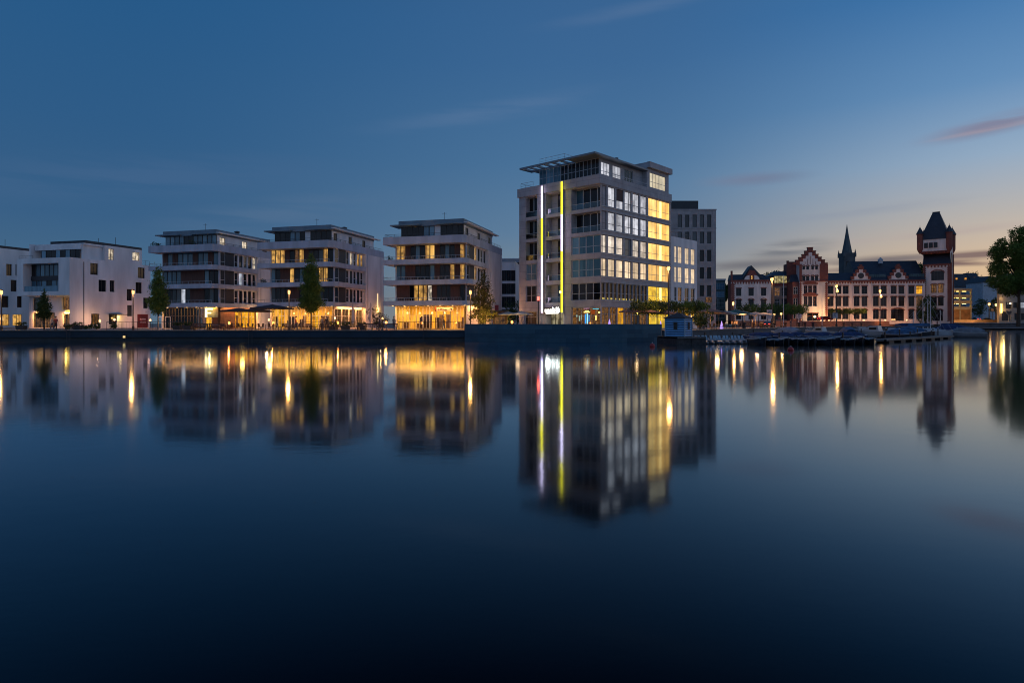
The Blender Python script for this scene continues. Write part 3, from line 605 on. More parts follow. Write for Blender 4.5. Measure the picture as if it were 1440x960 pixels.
# ------------------------------------------------------------------ cubic white houses at the far left
def cubic_house(O, label, full=True):
    th = math.radians(-15.7); B = Bld(O, th); h = thing('apartment_house', label, 'apartment house', (*O, 0), th, 'white apartment houses along the quay')
    g = GZ; f = lambda px: B.ay(px); z = lambda py, s: B.z(py, 0, s)
    zp = 13.95; zt_ = 16.9; bt = 7.15
    wins = []
    if full:
        for x0, x1, y0, y1, p, nm in ((862,905,235,322,'w','window'),(717,780,348,438,'k','window'),(1052,1108,262,328,'w','window'),(1095,1150,382,465,'k','window'),(783,845,478,570,'k','window'),(872,910,482,572,'k','window'),
            (1077,1128,497,583,'k','window'),(1007,1050,550,640,'k','window'),(1138,1175,617,700,'k','window'),(1010,1050,675,762,'g','window'),(725,790,742,826,'d','window'),(865,930,742,826,'k','door')):
            s0, s1 = f(x0/5.645), f(x1/5.645); sm = (s0+s1)/2
            wins.append((s0, s1, max(z(310+y1/5.645, sm), g+.1), z(310+y0/5.645, sm), p, nm))
    else:
        for x0, x1, y0, y1, p, nm in ((50,95,372,460,'k','window'),(123,134,375,460,'k','window'),(85,133,492,580,'k','window'),(5,68,612,700,'k','window'),(136,175,615,700,'k','window'),(-30,75,750,838,'y','window'),(100,175,752,838,'y','window'),(-200,-140,380,470,'k','window'),(-180,-120,500,590,'k','window'),(-120,-60,620,700,'k','window'),(-170,-90,752,838,'y','window')):
            s0, s1 = f(x0/5.645), f(x1/5.645); sm = (s0+s1)/2
            wins.append((s0, s1, max(z(310+y1/5.645, sm), g+.1), z(310+y0/5.645, sm), p, nm))
    w = MB(); holes = [q[:4] for q in wins]
    split = 7.3
    cor = None
    if full:
        gd = (f(1090/5.645), f(1178/5.645), g+.02, z(310+745/5.645, 15.5)); holes.append((*gd,))
    sheet(w, right(0), 0, 18, g, zp, [q for q in holes if q[3] < zp], .25)
    sheet(w, right(-.01), split, 15.9, zp, zt_, [q for q in holes if q[2] > zp-.5], .25)
    w.build('side_wall', render, h)
    for s0, s1, a, b_, p, nm in wins: window(h, right(0), s0, s1, a, b_, PANES[p], dkframe, 2, (), -.25, name=nm)
    # front: projecting two-storey frame over a recessed base
    fr = MB()
    fr.box(-12.6, -.02, 0, 2.0, 13.0, zp); fr.box(-12.6, -.02, 0, 2.4, bt, 7.9); fr.box(-12.6, -11.2 if full else -11.2, 0, 2.0, 7.9, 13.0); fr.box(-2.6, -.02, 0, 2.0, 7.9, 13.0)
    fr.build('bay_frame', render, h)
    bays(h, front(1.7), -11.2, -2.6, 8.0, 10.0, 'bbbkbbb', 0); b = MB(); b.box(-11.2, -2.6, 1.5, 1.75, 10.0, 10.8); b.build('spandrel', slat, h)
    bays(h, front(1.7), -11.2, -2.6, 10.8, 13.0, 'kbbbbbbb', 0)
    rl = MB(); rl.box(-11.1, -2.7, .25, .29, 7.92, 8.9); rl.build('glass_balustrade', glassb, h)
    # core and base
    c = MB(); c.box(-12.4, -.4, 15.9, 18, g, zp-.02); c.box(-12.5, -12.2, 2.2, 18, g, zp-.02); c.box(-12.4, -.3, 2.2, 18, zp-.3, zp-.02)
    c.box(-12.5, -12.2, 2.2, 15.5, zp, zt_)
    c.build('core_wall', render, h)
    bs = MB(); sheet(bs, front(2.2), -12.4, -.02, g, bt, [(-11.6, -8.9, 4.5, 6.9), (-11.6, -6.2, g+.1, 4.1), (-4.4, -.3, 4.6, 6.9), (-4.2, -1.2, g+.1, 3.9)], .3); bs.build('base_wall', render, h)
    window(h, front(2.2), -11.6, -8.9, 4.5, 6.9, glassd, dkframe, 2, (), -.3)
    window(h, front(2.2), -11.6, -6.2, g+.1, 4.1, lit_dim if full else lit_y, dkframe, 5, (), -.3, name='shop_window')
    window(h, front(2.2), -4.4, -.3, 4.6, 6.9, lit_dim, dkframe, 3, (), -.3)
    window(h, front(2.2), -4.2, -1.2, g+.1, 3.9, lit_dim, dkframe, 3, (.6,), -.3, name='shop_window')
    for xx in (-9.8, -2.6):
        fx = MB(); fx.box(xx-.5, xx+.5, 2.0, 2.15, 4.15, 4.28); fx.build('wall_lamp', glow('added_wall_amber', (1, .56, .16), 3), h)  # lamp and area fill added to warm the far-left fronts
        area((xx, 1.6, 4.15), (math.radians(25), 0, 0), 2.2, .4, 260, (1, .44, .12), h, 'added_wall_fill')
    # penthouse, dark roof cap
    pz = 16.1
    pe = MB(); pe.box(-12.0, -.9, 2.9, 3.2, 15.75, pz+.5); pe.box(-1.0, -.7, 3.2, split, zp, pz+.6); pe.box(-12.0, -.4, 3.2, 15.6, zt_-.35, zt_-.02); pe.build('penthouse_wall', render, h)
    bays(h, front(3.1), -10.6, -1.2, zp, 15.75, 'bkkbkbkk', 0)
    ew = MB(); ew.box(-.95, -.03, split+.01, split+.2, zp-.3, zt_); ew.build('step_wall', render, h)
    ca = MB(); ca.box(-9.8, -1.2, 4.2, 17, zt_, zt_+.62); ca.build('roof_cap', roofdk, h)
    an = MB(); an.tube((-1.5, 11, zt_), (-1.5, 11, zt_+2), .04, n=4); an.tube((-3, 8.5, zt_+.6), (-3, 8.5, zt_+1.6), .04, n=4); an.build('aerial', dkmetal, h)
    railing(h, [(-12.4, .2), (-9, .2)], zp, .5, dkmetal, 1.2); railing(h, [(-.2, 15.9), (-.2, 18)], zp, .9, dkmetal, 1.0)
    dp = MB(); dp.tube((.05, 2.8, g), (.05, 2.8, zp-.6), .06, n=6); dp.build('downpipe', dkmetal, h)
    return h, B, (gd if full else None)
h0, B0, gd = cubic_house((-80.2, 116), 'cubic white house with scattered windows, a deep glazed bay and a red garage door')
gr = MB(); fbox(gr, right(0), gd[0]+.02, gd[1]-.02, gd[2], gd[3]-.02, -.2, -.12)
door = gr.build('garage_door', mat('garage_red', (.16, .008, .006), .5, .4, .8), h0)
for k in range(2): scribble(door, mat('letter_pink', (.8, .6, .6), .6), 1.4, .3, 6, (-.09, (gd[0]+gd[1])/2+.1, gd[3]-1.15-k*.6), (0, 0, math.radians(90)), 7+k, .045)
added_gap_lamp(B0, 4.5, 13.5, 2.6, 300, 'added low amber lantern before the red garage board', (1, .42, .22)); added_gap_lamp(B0, 3.0, 3.5, 2.4, 220, 'added low amber lantern at the corner of the cubic white house', (1, .5, .25))
cn = MB(); cn.box(-.1, 1.1, B0.ay(862/5.645), B0.ay(975/5.645), 3.75, 3.9); cn.build('entrance_canopy', dkmetal, h0)
lm = MB(); lm.lathe(.25, B0.ay(931/5.645), [(.05, 3.05), (.2, 3.15), (.2, 3.55), (.05, 3.65)], 10); lm.build('entrance_lamp', glow('lamp_amber', (1, .66, .16), 4), h0)
point(B0.w(.8, B0.ay(931/5.645), 3.2), 60, (1, .62, .2), .2)
sg = MB(); sg.box(-3.2, -1.4, 1.9, 2.15, 4.15, 4.5); sg.build('lit_sign', glow('sign_amber', (1, .62, .08), 3.0), h0); point(B0.w(-2.3, 1.2, 4.3), 30, (1, .6, .1), .2)
hm, Bm, _ = cubic_house((-108.3, 123.8), 'cubic white house cut by the left edge of the photo, with bright yellow ground-floor windows', False)
hm.scale = (1, 1, 1.05); h0.scale = (1, 1, 1.015)

# ------------------------------------------------------------------ buildings glimpsed between the last terrace house and the tower
def plain_block(name, label, cat, O, th, x0, depth, ztop, m, fwin=(), rwin=(), pane=glassk, group=None):
    h = thing(name, label, cat, (*O, 0), th, group)
    b = MB(); sheet(b, front(0), x0, 0, GZ, ztop, fwin, .15); sheet(b, right(0), 0, depth, GZ, ztop, rwin, .15); b.quad((x0, 0, GZ), (x0, 0, ztop), (x0, depth, ztop), (x0, depth, GZ)); b.quad((0, depth, GZ), (0, depth, ztop), (x0, depth, ztop), (x0, depth, GZ))
    b.quad((x0, 0, ztop-.1), (0, 0, ztop-.1), (0, depth, ztop-.1), (x0, depth, ztop-.1)); b.build('wall', m, h)
    for q in fwin: window(h, front(0), *q[:4], pane, dkframe, 2, (), -.15)
    for q in rwin: window(h, right(0), *q[:4], pane, dkframe, 2, (), -.15)
    c = MB(); t = .25
    c.box(x0-.05, .05, -.05, t, ztop, ztop+.3); c.box(-t, .05, t, depth, ztop, ztop+.3); c.box(x0-.05, x0+t, t, depth, ztop, ztop+.3); c.build('cornice', ltmetal, h)
    return h
D = 126
plain_block('town_house', 'narrow white house with dark windows, just right of the house with the yellow shopfront', 'house', (wp(724, D), D), math.radians(-6), -5.2, 10, wz(369, D), render,
            [(wp(px, D)-wp(724, D), wp(px, D)-wp(724, D)+.95, wz(y+15, D), wz(y, D)) for px in (705.5, 712, 718) for y in (380, 398.5, 417, 435)])
D = 150
plain_block('town_house', 'dim blue-grey block behind the narrow white house, left of the tower', 'house', (wp(739, D), D), 0, -5.6, 14, wz(365, D), mat('bluegrey_render', (.25, .28, .34), .8), [(-3.2, -.6, wz(378, D), wz(369, D))])
# ------------------------------------------------------------------ the tall tower
TH = math.radians(-43); TO = (12.78, 92.0); T = Bld(TO, TH)
tw = thing('office_tower', 'tall seven-storey tower with two upright light tubes and a lit golden corner stack', 'tower', (*TO, 0), TH)
g = GZ; R_END = 20.2; XL = -15.9
lev = [(5.55, 8.05), (8.95, 11.55), (12.35, 14.95), (15.75, 18.4), (19.2, 22.1)]
cols = [(.15, 1.42), (1.80, 3.62), (3.98, 5.82), (6.20, 8.04), (8.42, 10.26), (10.64, 12.5)]
GB = (12.95, 19.85)
# right-hand face
hs = []
for i, (a, b) in enumerate(lev):
    if i == 0: hs += [(.15+q*1.05, .15+(q+1)*1.05-.12, a, b) for q in range(12)]
    else: hs += [(c0, c1, a, b) for c0, c1 in cols]
    hs.append((*GB, a, b))
ground_r = [(.3, 2.1), (2.3, 4.1), (4.3, 6.1), (6.3, 8.1), (8.3, 10.1), (10.3, 12.4)]
hs += [(a, b, g+.1, 4.5) for a, b in ground_r]+[(*GB, g+.1, 4.9)]
w = MB(); sheet(w, right(0), 0, R_END, g, 23.45, hs, .22)
# front face with deep balcony openings
fb = [(-5.35, -.15), (-10.3, -6.85), (-14.5, -11.45)]
fh = []
for i, (a, b) in enumerate(lev):
    for j, (x0, x1) in enumerate(fb):
        dp = .25 if (j == 0 and i < 3) else (1.3 if j != 2 else .9)
        if j == 2 and i in (0, 1): dp = .3
        fh.append((x0, x1, a if dp < .5 else a-.25, b, dp))
fh += [(-5.35, -.15, g+.1, 4.5, .3), (-10.3, -6.85, g+.1, 4.3, 1.3), (-14.9, -11.45, g+.1, 4.0, .5)]
sheet(w, front(0), XL, 0, g, 23.45, fh, .25)
w.quad((XL+.9, 0, g), (XL, 0, 23.45), (XL, R_END, 23.45), (XL+.9, R_END, g)); w.quad((0, R_END, g), (0, R_END, 23.45), (XL, R_END, 23.45), (XL, R_END, g)); w.quad((XL, 0, 23.4), (0, 0, 23.4), (0, R_END, 23.4), (XL, R_END, 23.4))
w.build('wall', render3, tw)
pal = {4: lit_c, 3: lit_c, 2: lit_w, 1: lit_p, 0: glassk}
wt = litpane('lit_tower_white', (.80, .80, .88), (.55, .55, .62), .92, 1.3, .9, .55); wt2 = litpane('lit_tower_warm', (1.0, .86, .72), (.74, .60, .48), 1.02, 1.3, .9, .55)
for i, (a, b) in enumerate(lev):
    if i == 0:
        for q in range(12): window(tw, right(0), .15+q*1.05, .15+(q+1)*1.05-.12, a, b, glassk, ltmetal, 1, (.42,), -.2)
        pln = MB(); rr = random.Random(3)
        for q in range(26): y = .5+rr.random()*9.5; pln.lathe(-.14, y, [(.02, a+.08), (.10, a+.18), (.04, a+.34)], 6)
        pln.build('window_lights', glow('fairy', (1, .74, .2), .6), tw)
    else:
        for q, (c0, c1) in enumerate(cols):
            ms = {4: wt, 3: wt, 2: wt2, 1: lit_p}[i]
            if i == 4 and q == 2:
                window(tw, right(0), c0, c1, a, a+(b-a)*.42, ms, whmetal, 2, (), -.2); z0 = a+(b-a)*.42
                bl = MB(); fbox(bl, right(0), c0+.01, c1-.01, z0, b-.01, -.2, -.1); bl.build('blind', mat('brown_blind', (.10, .06, .055), .8), tw); continue
            if i == 2 and q == 3: ms = glassb
            window(tw, right(0), c0, c1, a, b, ms, mat('grey_frame', (.17, .17, .18), .5), 2, (.36,), -.2, fw=.08, colx=[c0+(c1-c0)*.68] if q % 2 else [c0+(c1-c0)*.34])
    window(tw, right(0), *GB, a, b, lit_g if i else litpane('lit_deep_yellow', (1.0, .66, .04), (.85, .47, .02), .95, 1, .9, .5), ltmetal, 5, (.38,), -.2, name='corner_window')
for q, (a, b) in enumerate(ground_r): window(tw, right(0), a, b, g+.1, 4.5, (lit_dim, lit_dim, lit_s, lit_dim, glassk, lit_dim)[q], ltmetal, 2, (.68,), -.2, name='shop_window')
window(tw, right(0), *GB, g+.1, 4.9, MATS['lit_deep_yellow'], ltmetal, 5, (.5,), -.2, name='shop_window')
# bands (slightly proud) on the right face
for i, (a, b) in enumerate(lev):
    b_ = MB(); fbox(b_, right(0), 16.6, 17.25, a+.12, b-.12, -.135, -.12); b_.build('stair_light', glow('stair_gold', (1, .64, .22), 2.6), tw)
bd = MB()
for a, b in ((4.6, 5.5), (8.12, 8.88), (11.62, 12.28), (15.02, 15.68), (18.5, 19.12)): fbox(bd, right(0), .05, R_END-.1, b-.1, b, .003, .10); fbox(bd, right(0), .05, R_END-.1, a, a+.06, .003, .06)
bd.build('band_trim', ltmetal, tw)
# top parapet, proud of the wall
pp = MB(); pp.box(XL-.1, .12, -.35, -.003, 22.25, 23.6); pp.box(.003, .12, 0, R_END, 22.25, 23.6); pp.build('parapet', render3, tw)
# balcony backs, windows and glass balustrades on the front
for i, (a, b) in enumerate(lev):
    for j, (x0, x1) in enumerate(fb):
        dp = .25 if (j == 0 and i < 3) else (1.3 if j != 2 else .9)
        if j == 2 and i in (0, 1): dp = .3
        F = front(0)
        if j == 0:
            seq = {0: 'kkkk', 1: 'bbbb', 2: 'bbbb', 3: 'kkkk', 4: 'bkkk'}[i]
            bays(tw, F, x0+.01, x1-.01, a if dp < .5 else a-.24, b-.01, seq, -dp+.01, ltmetal, rows=(.4,) if dp < .5 else ())
        elif j == 1:
            bk = MB(); fbox(bk, F, x0, -8.9, a-.25, b, -dp-.05, -dp+.02); fbox(bk, F, -7.5, x1, a-.25, b, -dp-.05, -dp+.02); bk.build('balcony_wall', render3, tw)
            window(tw, F, -8.9, -7.5, a-.2, b-.05, glassk if i else glassb, dkframe, 1, (), -dp+.01)
        else:
            bays(tw, F, x0+.01, x1-.01, a if dp < .5 else a-.24, b-.01, 'kkk' if i != 1 else 'bbb', -dp+.01, ltmetal, rows=(.4,) if dp < .5 else ())
        if dp > .5:
            gb = MB(); fbox(gb, F, x0+.02, x1-.02, a-.2, a+.55, -.12, -.09); gb.build('glass_balustrade', clear, tw)
            hr = MB(); fbox(hr, F, x0+.02, x1-.02, a+.55, a+.6, -.13, -.08); hr.build('handrail', ltmetal, tw)
F = front(0)
window(tw, F, -5.34, -.16, g+.12, 4.45, lit_dim, ltmetal, 6, (.62,), -.28, name='shop_window')
window(tw, F, -14.88, -11.46, g+.12, 3.98, glassk, ltmetal, 3, (.7,), -.48, name='shop_window')
window(tw, F, -10.28, -6.87, g+.12, 4.28, litpane('lobby_light', (.9, .78, .5), (.35, .26, .12), .55, 2.5, 1.2), dkframe, 4, (), -1.28, name='entrance_door')
# neon and bar lights inside the corner bar
for x0, x1, z0, z1, c, s, nm in ((-2.62, -2.48, 2.1, 3.6, (.15, .65, 1), 3, 'neon_blue'), (-3.0, -2.85, 2.1, 3.5, (.03, .3, .8), 1.6, 'neon_deep_blue'), (-2.3, -2.22, 2.4, 3.4, (.03, .3, .8), 1.6, 'neon_deep_blue'), (-3.2, -2.1, 3.72, 3.86, (1, .6, .15), 2.6, 'bar_amber'), (-3.0, -2.3, 3.9, 4.0, (1, .6, .15), 2.0, 'bar_amber'), (-4.6, -4.4, 3.1, 3.4, (.4, .6, .5), .7, 'bar_green'), (-4.1, -3.9, 2.5, 3.3, (.4, .6, .55), .6, 'bar_green'), (-3.7, -3.6, 2.7, 3.4, (.4, .6, .5), .6, 'bar_green'), (-1.9, -1.2, 3.5, 4.1, (.5, .10, .02), .5, 'bar_red'), (-1.1, -.95, 2.6, 3.3, (1, .5, .12), 2.2, 'bar_amber'), (-.6, -.25, 3.6, 3.85, (1, .55, .2), 1.8, 'bar_amber'), (-1.6, -.5, 4.2, 4.3, (.08, .55, .75), 1.2, 'neon_teal'), (-3.2, -2.2, 4.3, 4.36, (.75, .35, .65), 1.0, 'neon_pink')):
    b = MB(); fbox(b, F, x0, x1, z0, z1, -.24, -.2); b.build('neon_light', glow(nm, c, s), tw)
# light tubes: segments change colour up the building
lav, yel = glow('tube_lavender', (.86, .70, 1.0), 4.2), glow('tube_yellow', (1.0, .84, .02), 3.2)
for x, zs in ((-10.62, ((3.8, 12.6, lav), (12.6, 18.45, yel), (18.45, 23.3, lav))), (-6.72, ((3.8, 13.0, yel), (13.0, 18.5, lav), (18.5, 23.4, yel)))):
    bk = MB(); bk.box(x-.12, x+.12, -.34 if False else -.52, -.352, 3.6, 23.6); hb = bk.build('light_housing', ltmetal, tw)
    for z0, z1, mm in zs: b = MB(); b.box(x-.105, x+.105, -.66, -.522, z0+.01, z1-.01); b.build('light_tube', mm, hb)
    for z0, z1, mm in zs:
        for q in range(2):
            zc = z0+(z1-z0)*(q+.5)/2
            point(T.w(x, -.95, zc), 5, (1, .8, .1) if mm is yel else (.8, .6, 1), .3, 'tube_light')
cc = MB(); cc.box(-11.9, -11.2, -.02, -.25, g, 22.2); cc.build('pier', render3, tw)
# entrance sign
sg = thing('entrance_sign', 'glowing white script sign over the tower entrance between the two light tubes', 'sign', T.w(-8.6, -.6, 4.05), TH)
scribble(sg, glow('sign_white', (1, .96, .86), 5), 2.9, .75, 8, (.1, 0, -.2), (0, 0, 0), 12, .055)
b = MB(); b.box(-1.2, 1.2, -.05, .05, -.42, -.3); b.build('underline', MATS['sign_white'], sg)
b = MB(); b.box(-1.6, 1.6, .07, .12, -.45, .55); b.build('mounting_rail', dkmetal, sg)
point(T.w(-8.6, -1.6, 3.9), 45, (1, .93, .8), .3)
# penthouse storey
z0, z1 = 23.6, 26.35
px0, px1 = -12.6, -1.1
bays(tw, front(1.2), px0, px1, z0, z1, 'bbbkkkkk', 0, ltmetal, rows=(.5,))
pw = MB(); sl = [(1.6, 3.9), (4.6, 6.9), (7.8, 10.2)]
sheet(pw, right(px1), 1.22, 13, z0-.1, z1, [(a, b, 23.9, 25.9) for a, b in sl], .15); pw.box(px0, px0+.2, 1.3, 13, z0, z1); pw.build('penthouse_wall', render3, tw)
for q, (a, b) in enumerate(sl): window(tw, right(px1), a, b, 23.9, 25.9, wt if q < 2 else glassk, ltmetal, 3, (.35,), -.15)
# canopy roof with a row of openings at the left
rf = MB(); rz, rt = 26.35, 26.62
XC = T.ax(730.5, -1.3)
xs = [(XC, XC+.2), (-14.3, -14.05), (-13.0, -12.8), (-11.6, -11.35), (-10.0, -9.75), (-8.4, -8.15), (-6.8, -6.55)]
for a, b in xs: rf.box(a, b, -1.0, 1.2, rz, rt)
rf.box(XC, -5.4, -1.3, -1.0, rz, rt); rf.box(XC, -5.4, 1.2, 1.6, rz, rt)
rf.box(-5.4, -.1, -1.3, 1.6, rz, rt); rf.box(XC+.6, -.1, 1.6, 13.2, rz+.002, rt-.002)
r = rf.build('canopy_roof', mat('roof_metal', (.15, .20, .25), .4, .1, 1), tw)
railing(r, [(-11, -.6), (-6.2, -.6), (-6.2, 6)], rt, .9, ltmetal, 1.0)
v = MB(); v.box(-4, -2.6, 4, 5.6, rt, rt+.5); v.lathe(-2.4, 7.5, [(.16, rt), (.16, rt+.8), (.34, rt+.85), (.34, rt+1.1)]); v.box(-7, -3.5, 9.5, 12.5, rt, rt+.8); v.lathe(-4.5, 12, [(.9, rt+.5), (.9, rt+1.0), (.2, rt+1.3)]); v.build('roof_vent', dkmetal, r)
# stair head with the top lit window
st = MB(); y0 = 13.0
sheet(st, right(-.3), y0, 19.9, 23.6, 27.75, [(13.9, 18.9, 23.95, 26.3)], .15); sheet(st, front(y0), -7, -.3, 23.6, 27.75); st.quad((-7, y0, 27.74), (-.3, y0, 27.74), (-.3, 19.9, 27.74), (-7, 19.9, 27.74)); st.quad((-7, 19.9, 23.6), (-7, 19.9, 27.75), (-7, y0, 27.75), (-7, y0, 23.6)); st.quad((-.3, 19.9, 23.6), (-.3, 19.9, 27.75), (-7, 19.9, 27.75), (-7, 19.9, 23.6)); st.build('stair_head', render3, tw)
b = MB(); b.box(-.3, .25, y0, 20.2, 26.9, 27.8); b.build('stair_head_cornice', render3, tw)
window(tw, right(-.3), 13.9, 18.9, 23.95, 26.3, litpane('lit_ivory', (1, .88, .62), (.9, .74, .48), .95, 1, .8, .8), ltmetal, 5, (.4,), -.14)
railing(tw, [(XL+.3, 9), (XL+.3, .1), (-13, .1)], 23.6, .9, ltmetal, 1.0); railing(tw, [(-.15, 1), (-.15, 12.8)], 23.6, .6, ltmetal, 1.4)
# ------------------------------------------------------------------ lower wing to the right of the tower
an = thing('office_wing', 'low white wing with four lit windows per floor adjoining the tower', 'office building', T.w(-.35, R_END+.05), TH)
A = Bld(T.w(-.35, R_END+.05)[:2], TH); LN = 9.8
ac = [(A.ay(a), A.ay(b)) for a, b in ((948.0, 951.8), (953.2, 959.2), (963, 969.3), (971.5, 977.3))]
hh = []
rows_ = [(346.8, 369.7, lit_p), (375.4, 397, lit_p), (404, 423.5, glassk), (431, 452, lit_s)]
for a, b, p in rows_:
    for c0, c1 in ac: hh.append((c0, c1, A.z(b, 0, 3), A.z(a, 0, 3)))
wz_ = 16.8
w = MB(); sheet(w, right(0), 0, LN, g, wz_, hh, .2); sheet(w, back(LN), -9, 0, g, wz_); w.quad((-9, 0, wz_-.01), (0, 0, wz_-.01), (0, LN, wz_-.01), (-9, LN, wz_-.01)); w.build('wall', render, an)
for k, q in enumerate(hh): window(an, right(0), *q, rows_[k//4][2] if not (k//4 == 2 and k % 4 == 1) else lit_dim, whmetal, 2, (.3,), -.2)
railing(an, [(-3, 1), (-1, 1), (-1, LN-.5)], wz_, 1.0, dkmetal, 1.2)
# ------------------------------------------------------------------ stone office block behind
D = 127.0; x0, x1 = 27.0, wp(1007, D)
ob = thing('office_block', 'pinkish grey stone office block with pairs of narrow windows and a dark set-back top floor', 'office building', (x1, D, 0))
hh = []
for a, b in ((302, 319.5), (326, 342.5), (351.3, 367.5), (376, 392), (401, 416.5)):
    for px in (953, 963.3, 973.8, 984, 994.3): hh.append((wp(px, D)-x1, wp(px+6.1, D)-x1, wz(b, D), wz(a, D)))
zt_ = wz(294, D)
w = MB(); sheet(w, front(0), x0-x1, 0, GZ, zt_, hh, .3); sheet(w, right(0), 0, 14, GZ, zt_); w.quad((x0-x1, 0, zt_-.2), (0, 0, zt_-.2), (0, 14, zt_-.2), (x0-x1, 14, zt_-.2)); w.build('wall', greyst, ob)
for q in hh: window(ob, front(0), *q, glassk if q[3] < 20 else glassd, dkframe, 1, (), -.3)
c = MB(); c.box(x0-x1, .08, -.08, -.003, zt_-.25, zt_); c.box(x0-x1, .05, -.05, -.003, wz(321, D)-.1, wz(321, D)+.1); c.build('cornice', greyst, ob)
t = MB(); t.box(x0-x1, wp(984, D)-x1, 1.0, 12, zt_, wz(281, D)); t.build('set_back_floor', mat('dark_cladding', (.03, .035, .04), .5, .2, 1), ob)
window(ob, front(0), wp(975, D)-x1, wp(984, D)-x1, GZ+.1, 4.5, lit_dim, dkframe, 2, (), -.01, name='shop_window'); window(ob, front(0), wp(992, D)-x1, wp(1001, D)-x1, 6.3, 7.4, lit_dim, dkframe, 2, (), -.01)
# teal glass building further back
D = 235
gb = thing('glass_building', 'low teal glass building seen between the stone office block and the brick hall', 'building', (wp(1020, D), D, 0))
b = MB(); b.box(-14, 0, 0, 20, 1.2, wz(394, D)); b.build('wall', mat('teal_cladding', (.07, .12, .13), .35, .3, .4), gb)
for k, (a, c_) in enumerate(((398, 407), (410, 418), (420, 432), (434, 447))): window(gb, front(0), -5.4, -.4, wz(c_, D), wz(a, D), glassb if k < 2 else darkpane('teal_pane%d' % k, (.02, .05, .05), (.3, .38, .36)), ltmetal, 6, (.5,), .02)
b = MB(); b.box(-14, .1, -.4, 20.2, wz(394, D)+.002, wz(392, D)); b.build('roof_edge', ltmetal, gb)
# ------------------------------------------------------------------ the old brick hall on the right
CTH = math.radians(-9); CO = (136.2, 211.0); K = Bld(CO, CTH); ZB = 2.9
def cx(px, ly=0): return K.ax(px, ly)
def cz(py, lx, ly=0): return K.z(py, lx, ly)
GROUP_H = 'wings of the old brick hall'
def quoins(par, x, z0, z1, y=-.06, w=.55, m=None):
    b = MB(); z = z0; k = 0
    while z < z1-.3: ww = w if k % 2 else w*1.7; b.box(x-ww/2, x+ww/2, y, .05, z, z+.33); z += .36; k += 1
    return b.build('quoin', m or brick, par)
def eave(par, x0, x1, z, h=.75, y=-.25):
    b = MB(); b.box(x0, x1, y, .1, z-h*.5, z+.12)
    n = max(2, int((x1-x0)/.85))
    for i in range(n): x = x0+(x1-x0)*(i+.5)/n; b.box(x-.2, x+.2, y+.08, .05, z-h*1.25, z-h*.5)
    return b.build('brick_cornice', brick, par)
def lintel(par, F, a0, a1, z, arch=0, th=.28):
    b = MB()
    if arch:
        n = 6
        for i in range(n):
            t0, t1 = math.pi*i/n, math.pi*(i+1)/n; c = (a0+a1)/2; r = (a1-a0)/2
            P = [(c+math.cos(t)*(r+e), z+math.sin(t)*(arch+e)) for t, e in ((t0,0.02),(t1,0.02),(t1,th),(t0,th))]
            b.hexa([F.p(x, zz, .07) for x, zz in P], [F.p(x, zz, -.02) for x, zz in P])
    else: fbox(b, F, a0-.12, a1+.12, z+.01, z+th, -.02, .07)
    return b.build('brick_arch' if arch else 'lintel', brick, par)
def gable_dormer(par, x, zb, w, h, y0=-.12):
    b = MB(); b.slab_xz([(x-w/2, zb), (x+w/2, zb), (x, zb+h)], y0, y0+.6); d = b.build('gable', plaster, par)
    e = MB(); n = 4
    for s in (-1, 1):
        for i in range(n):
            t0 = i/n; xx = x+s*(w/2)*(1-t0); x2 = x+s*(w/2)*(1-(i+1)/n); za = zb+h*t0; e.box(min(xx, x2)-.12, max(xx, x2)+.12, y0-.1, y0+.7, za+h/n*.35, za+h/n*1.25)
    e.box(x-.4, x+.4, y0-.12, y0+.72, zb+h*.92, zb+h+.9); e.build('stepped_coping', brick, d)
    c = MB(); n = 14
    c.hexa([(x+.95*math.cos(2*math.pi*i/n), y0+.05, zb+h*.36+.95*math.sin(2*math.pi*i/n)) for i in range(n)], [(x+.95*math.cos(2*math.pi*i/n), y0-.06, zb+h*.36+.95*math.sin(2*math.pi*i/n)) for i in range(n)]); c.build('round_window', dkframe, d)
    rf = MB(); rf.hexa([(x-w/2, y0+.6, zb), (x+w/2, y0+.6, zb), (x, y0+.6, zb+h)], [(x-w/2, y0+5, zb), (x+w/2, y0+5, zb), (x, y0+5, zb+h)]); rf.build('dormer_roof', slate, d)
# long wing
x0, x1 = cx(1163.5), cx(1301); ez = cz(394.5, -15)
wg = thing('brick_hall_wing', 'long white and red hall wing with two small stepped gables and many dark windows', 'historic hall', (*CO, 0), CTH, GROUP_H)
wins = []
pxs = [1168.2, 1179, 1189.4, 1204.8, 1215.8, 1232, 1242.9, 1256.9, 1267.7, 1281.8, 1292.8]
for px in pxs:
    c = cx(px)
    for r, (a, b) in enumerate(((402, 413.2), (416.5, 430.5), (434.8, 448.6))):
        if r == 2 and px in (1256.9,): continue
        if r == 2 and px == 1267.7: continue
        wins.append((c-.92, c+.92, max(cz(b, c), ZB+.1), cz(a, c), r, px))
c = cx(1262.3); wins.append((c-2.0, c+2.0, ZB+.1, cz(434, c), 2, 0))
w = MB(); sheet(w, front(0), x0, x1, ZB-1, ez, [(q[0], q[1], q[2], q[3]) if not q[4] else (q[0], q[1], q[2], q[3]) for q in wins], .35)
w.quad((x0, 12, ZB), (x1, 12, ZB), (x1, 12, ez), (x0, 12, ez)); w.build('wall', plaster, wg)
for a0, a1, b0, b1, r, px in wins:
    ar = 0 if r == 0 else .55
    litp = {(0, 1292.8): lit_s, (1, 1292.8): lit_dim, (0, 1281.8): glassk}.get((r, px), glassk)
    window(wg, front(0), a0, a1, b0, b1, litp, dkframe, 2, (.6,), -.3)
    lintel(wg, front(0), a0, a1, b1-(.5 if ar else 0), ar)
b = MB()
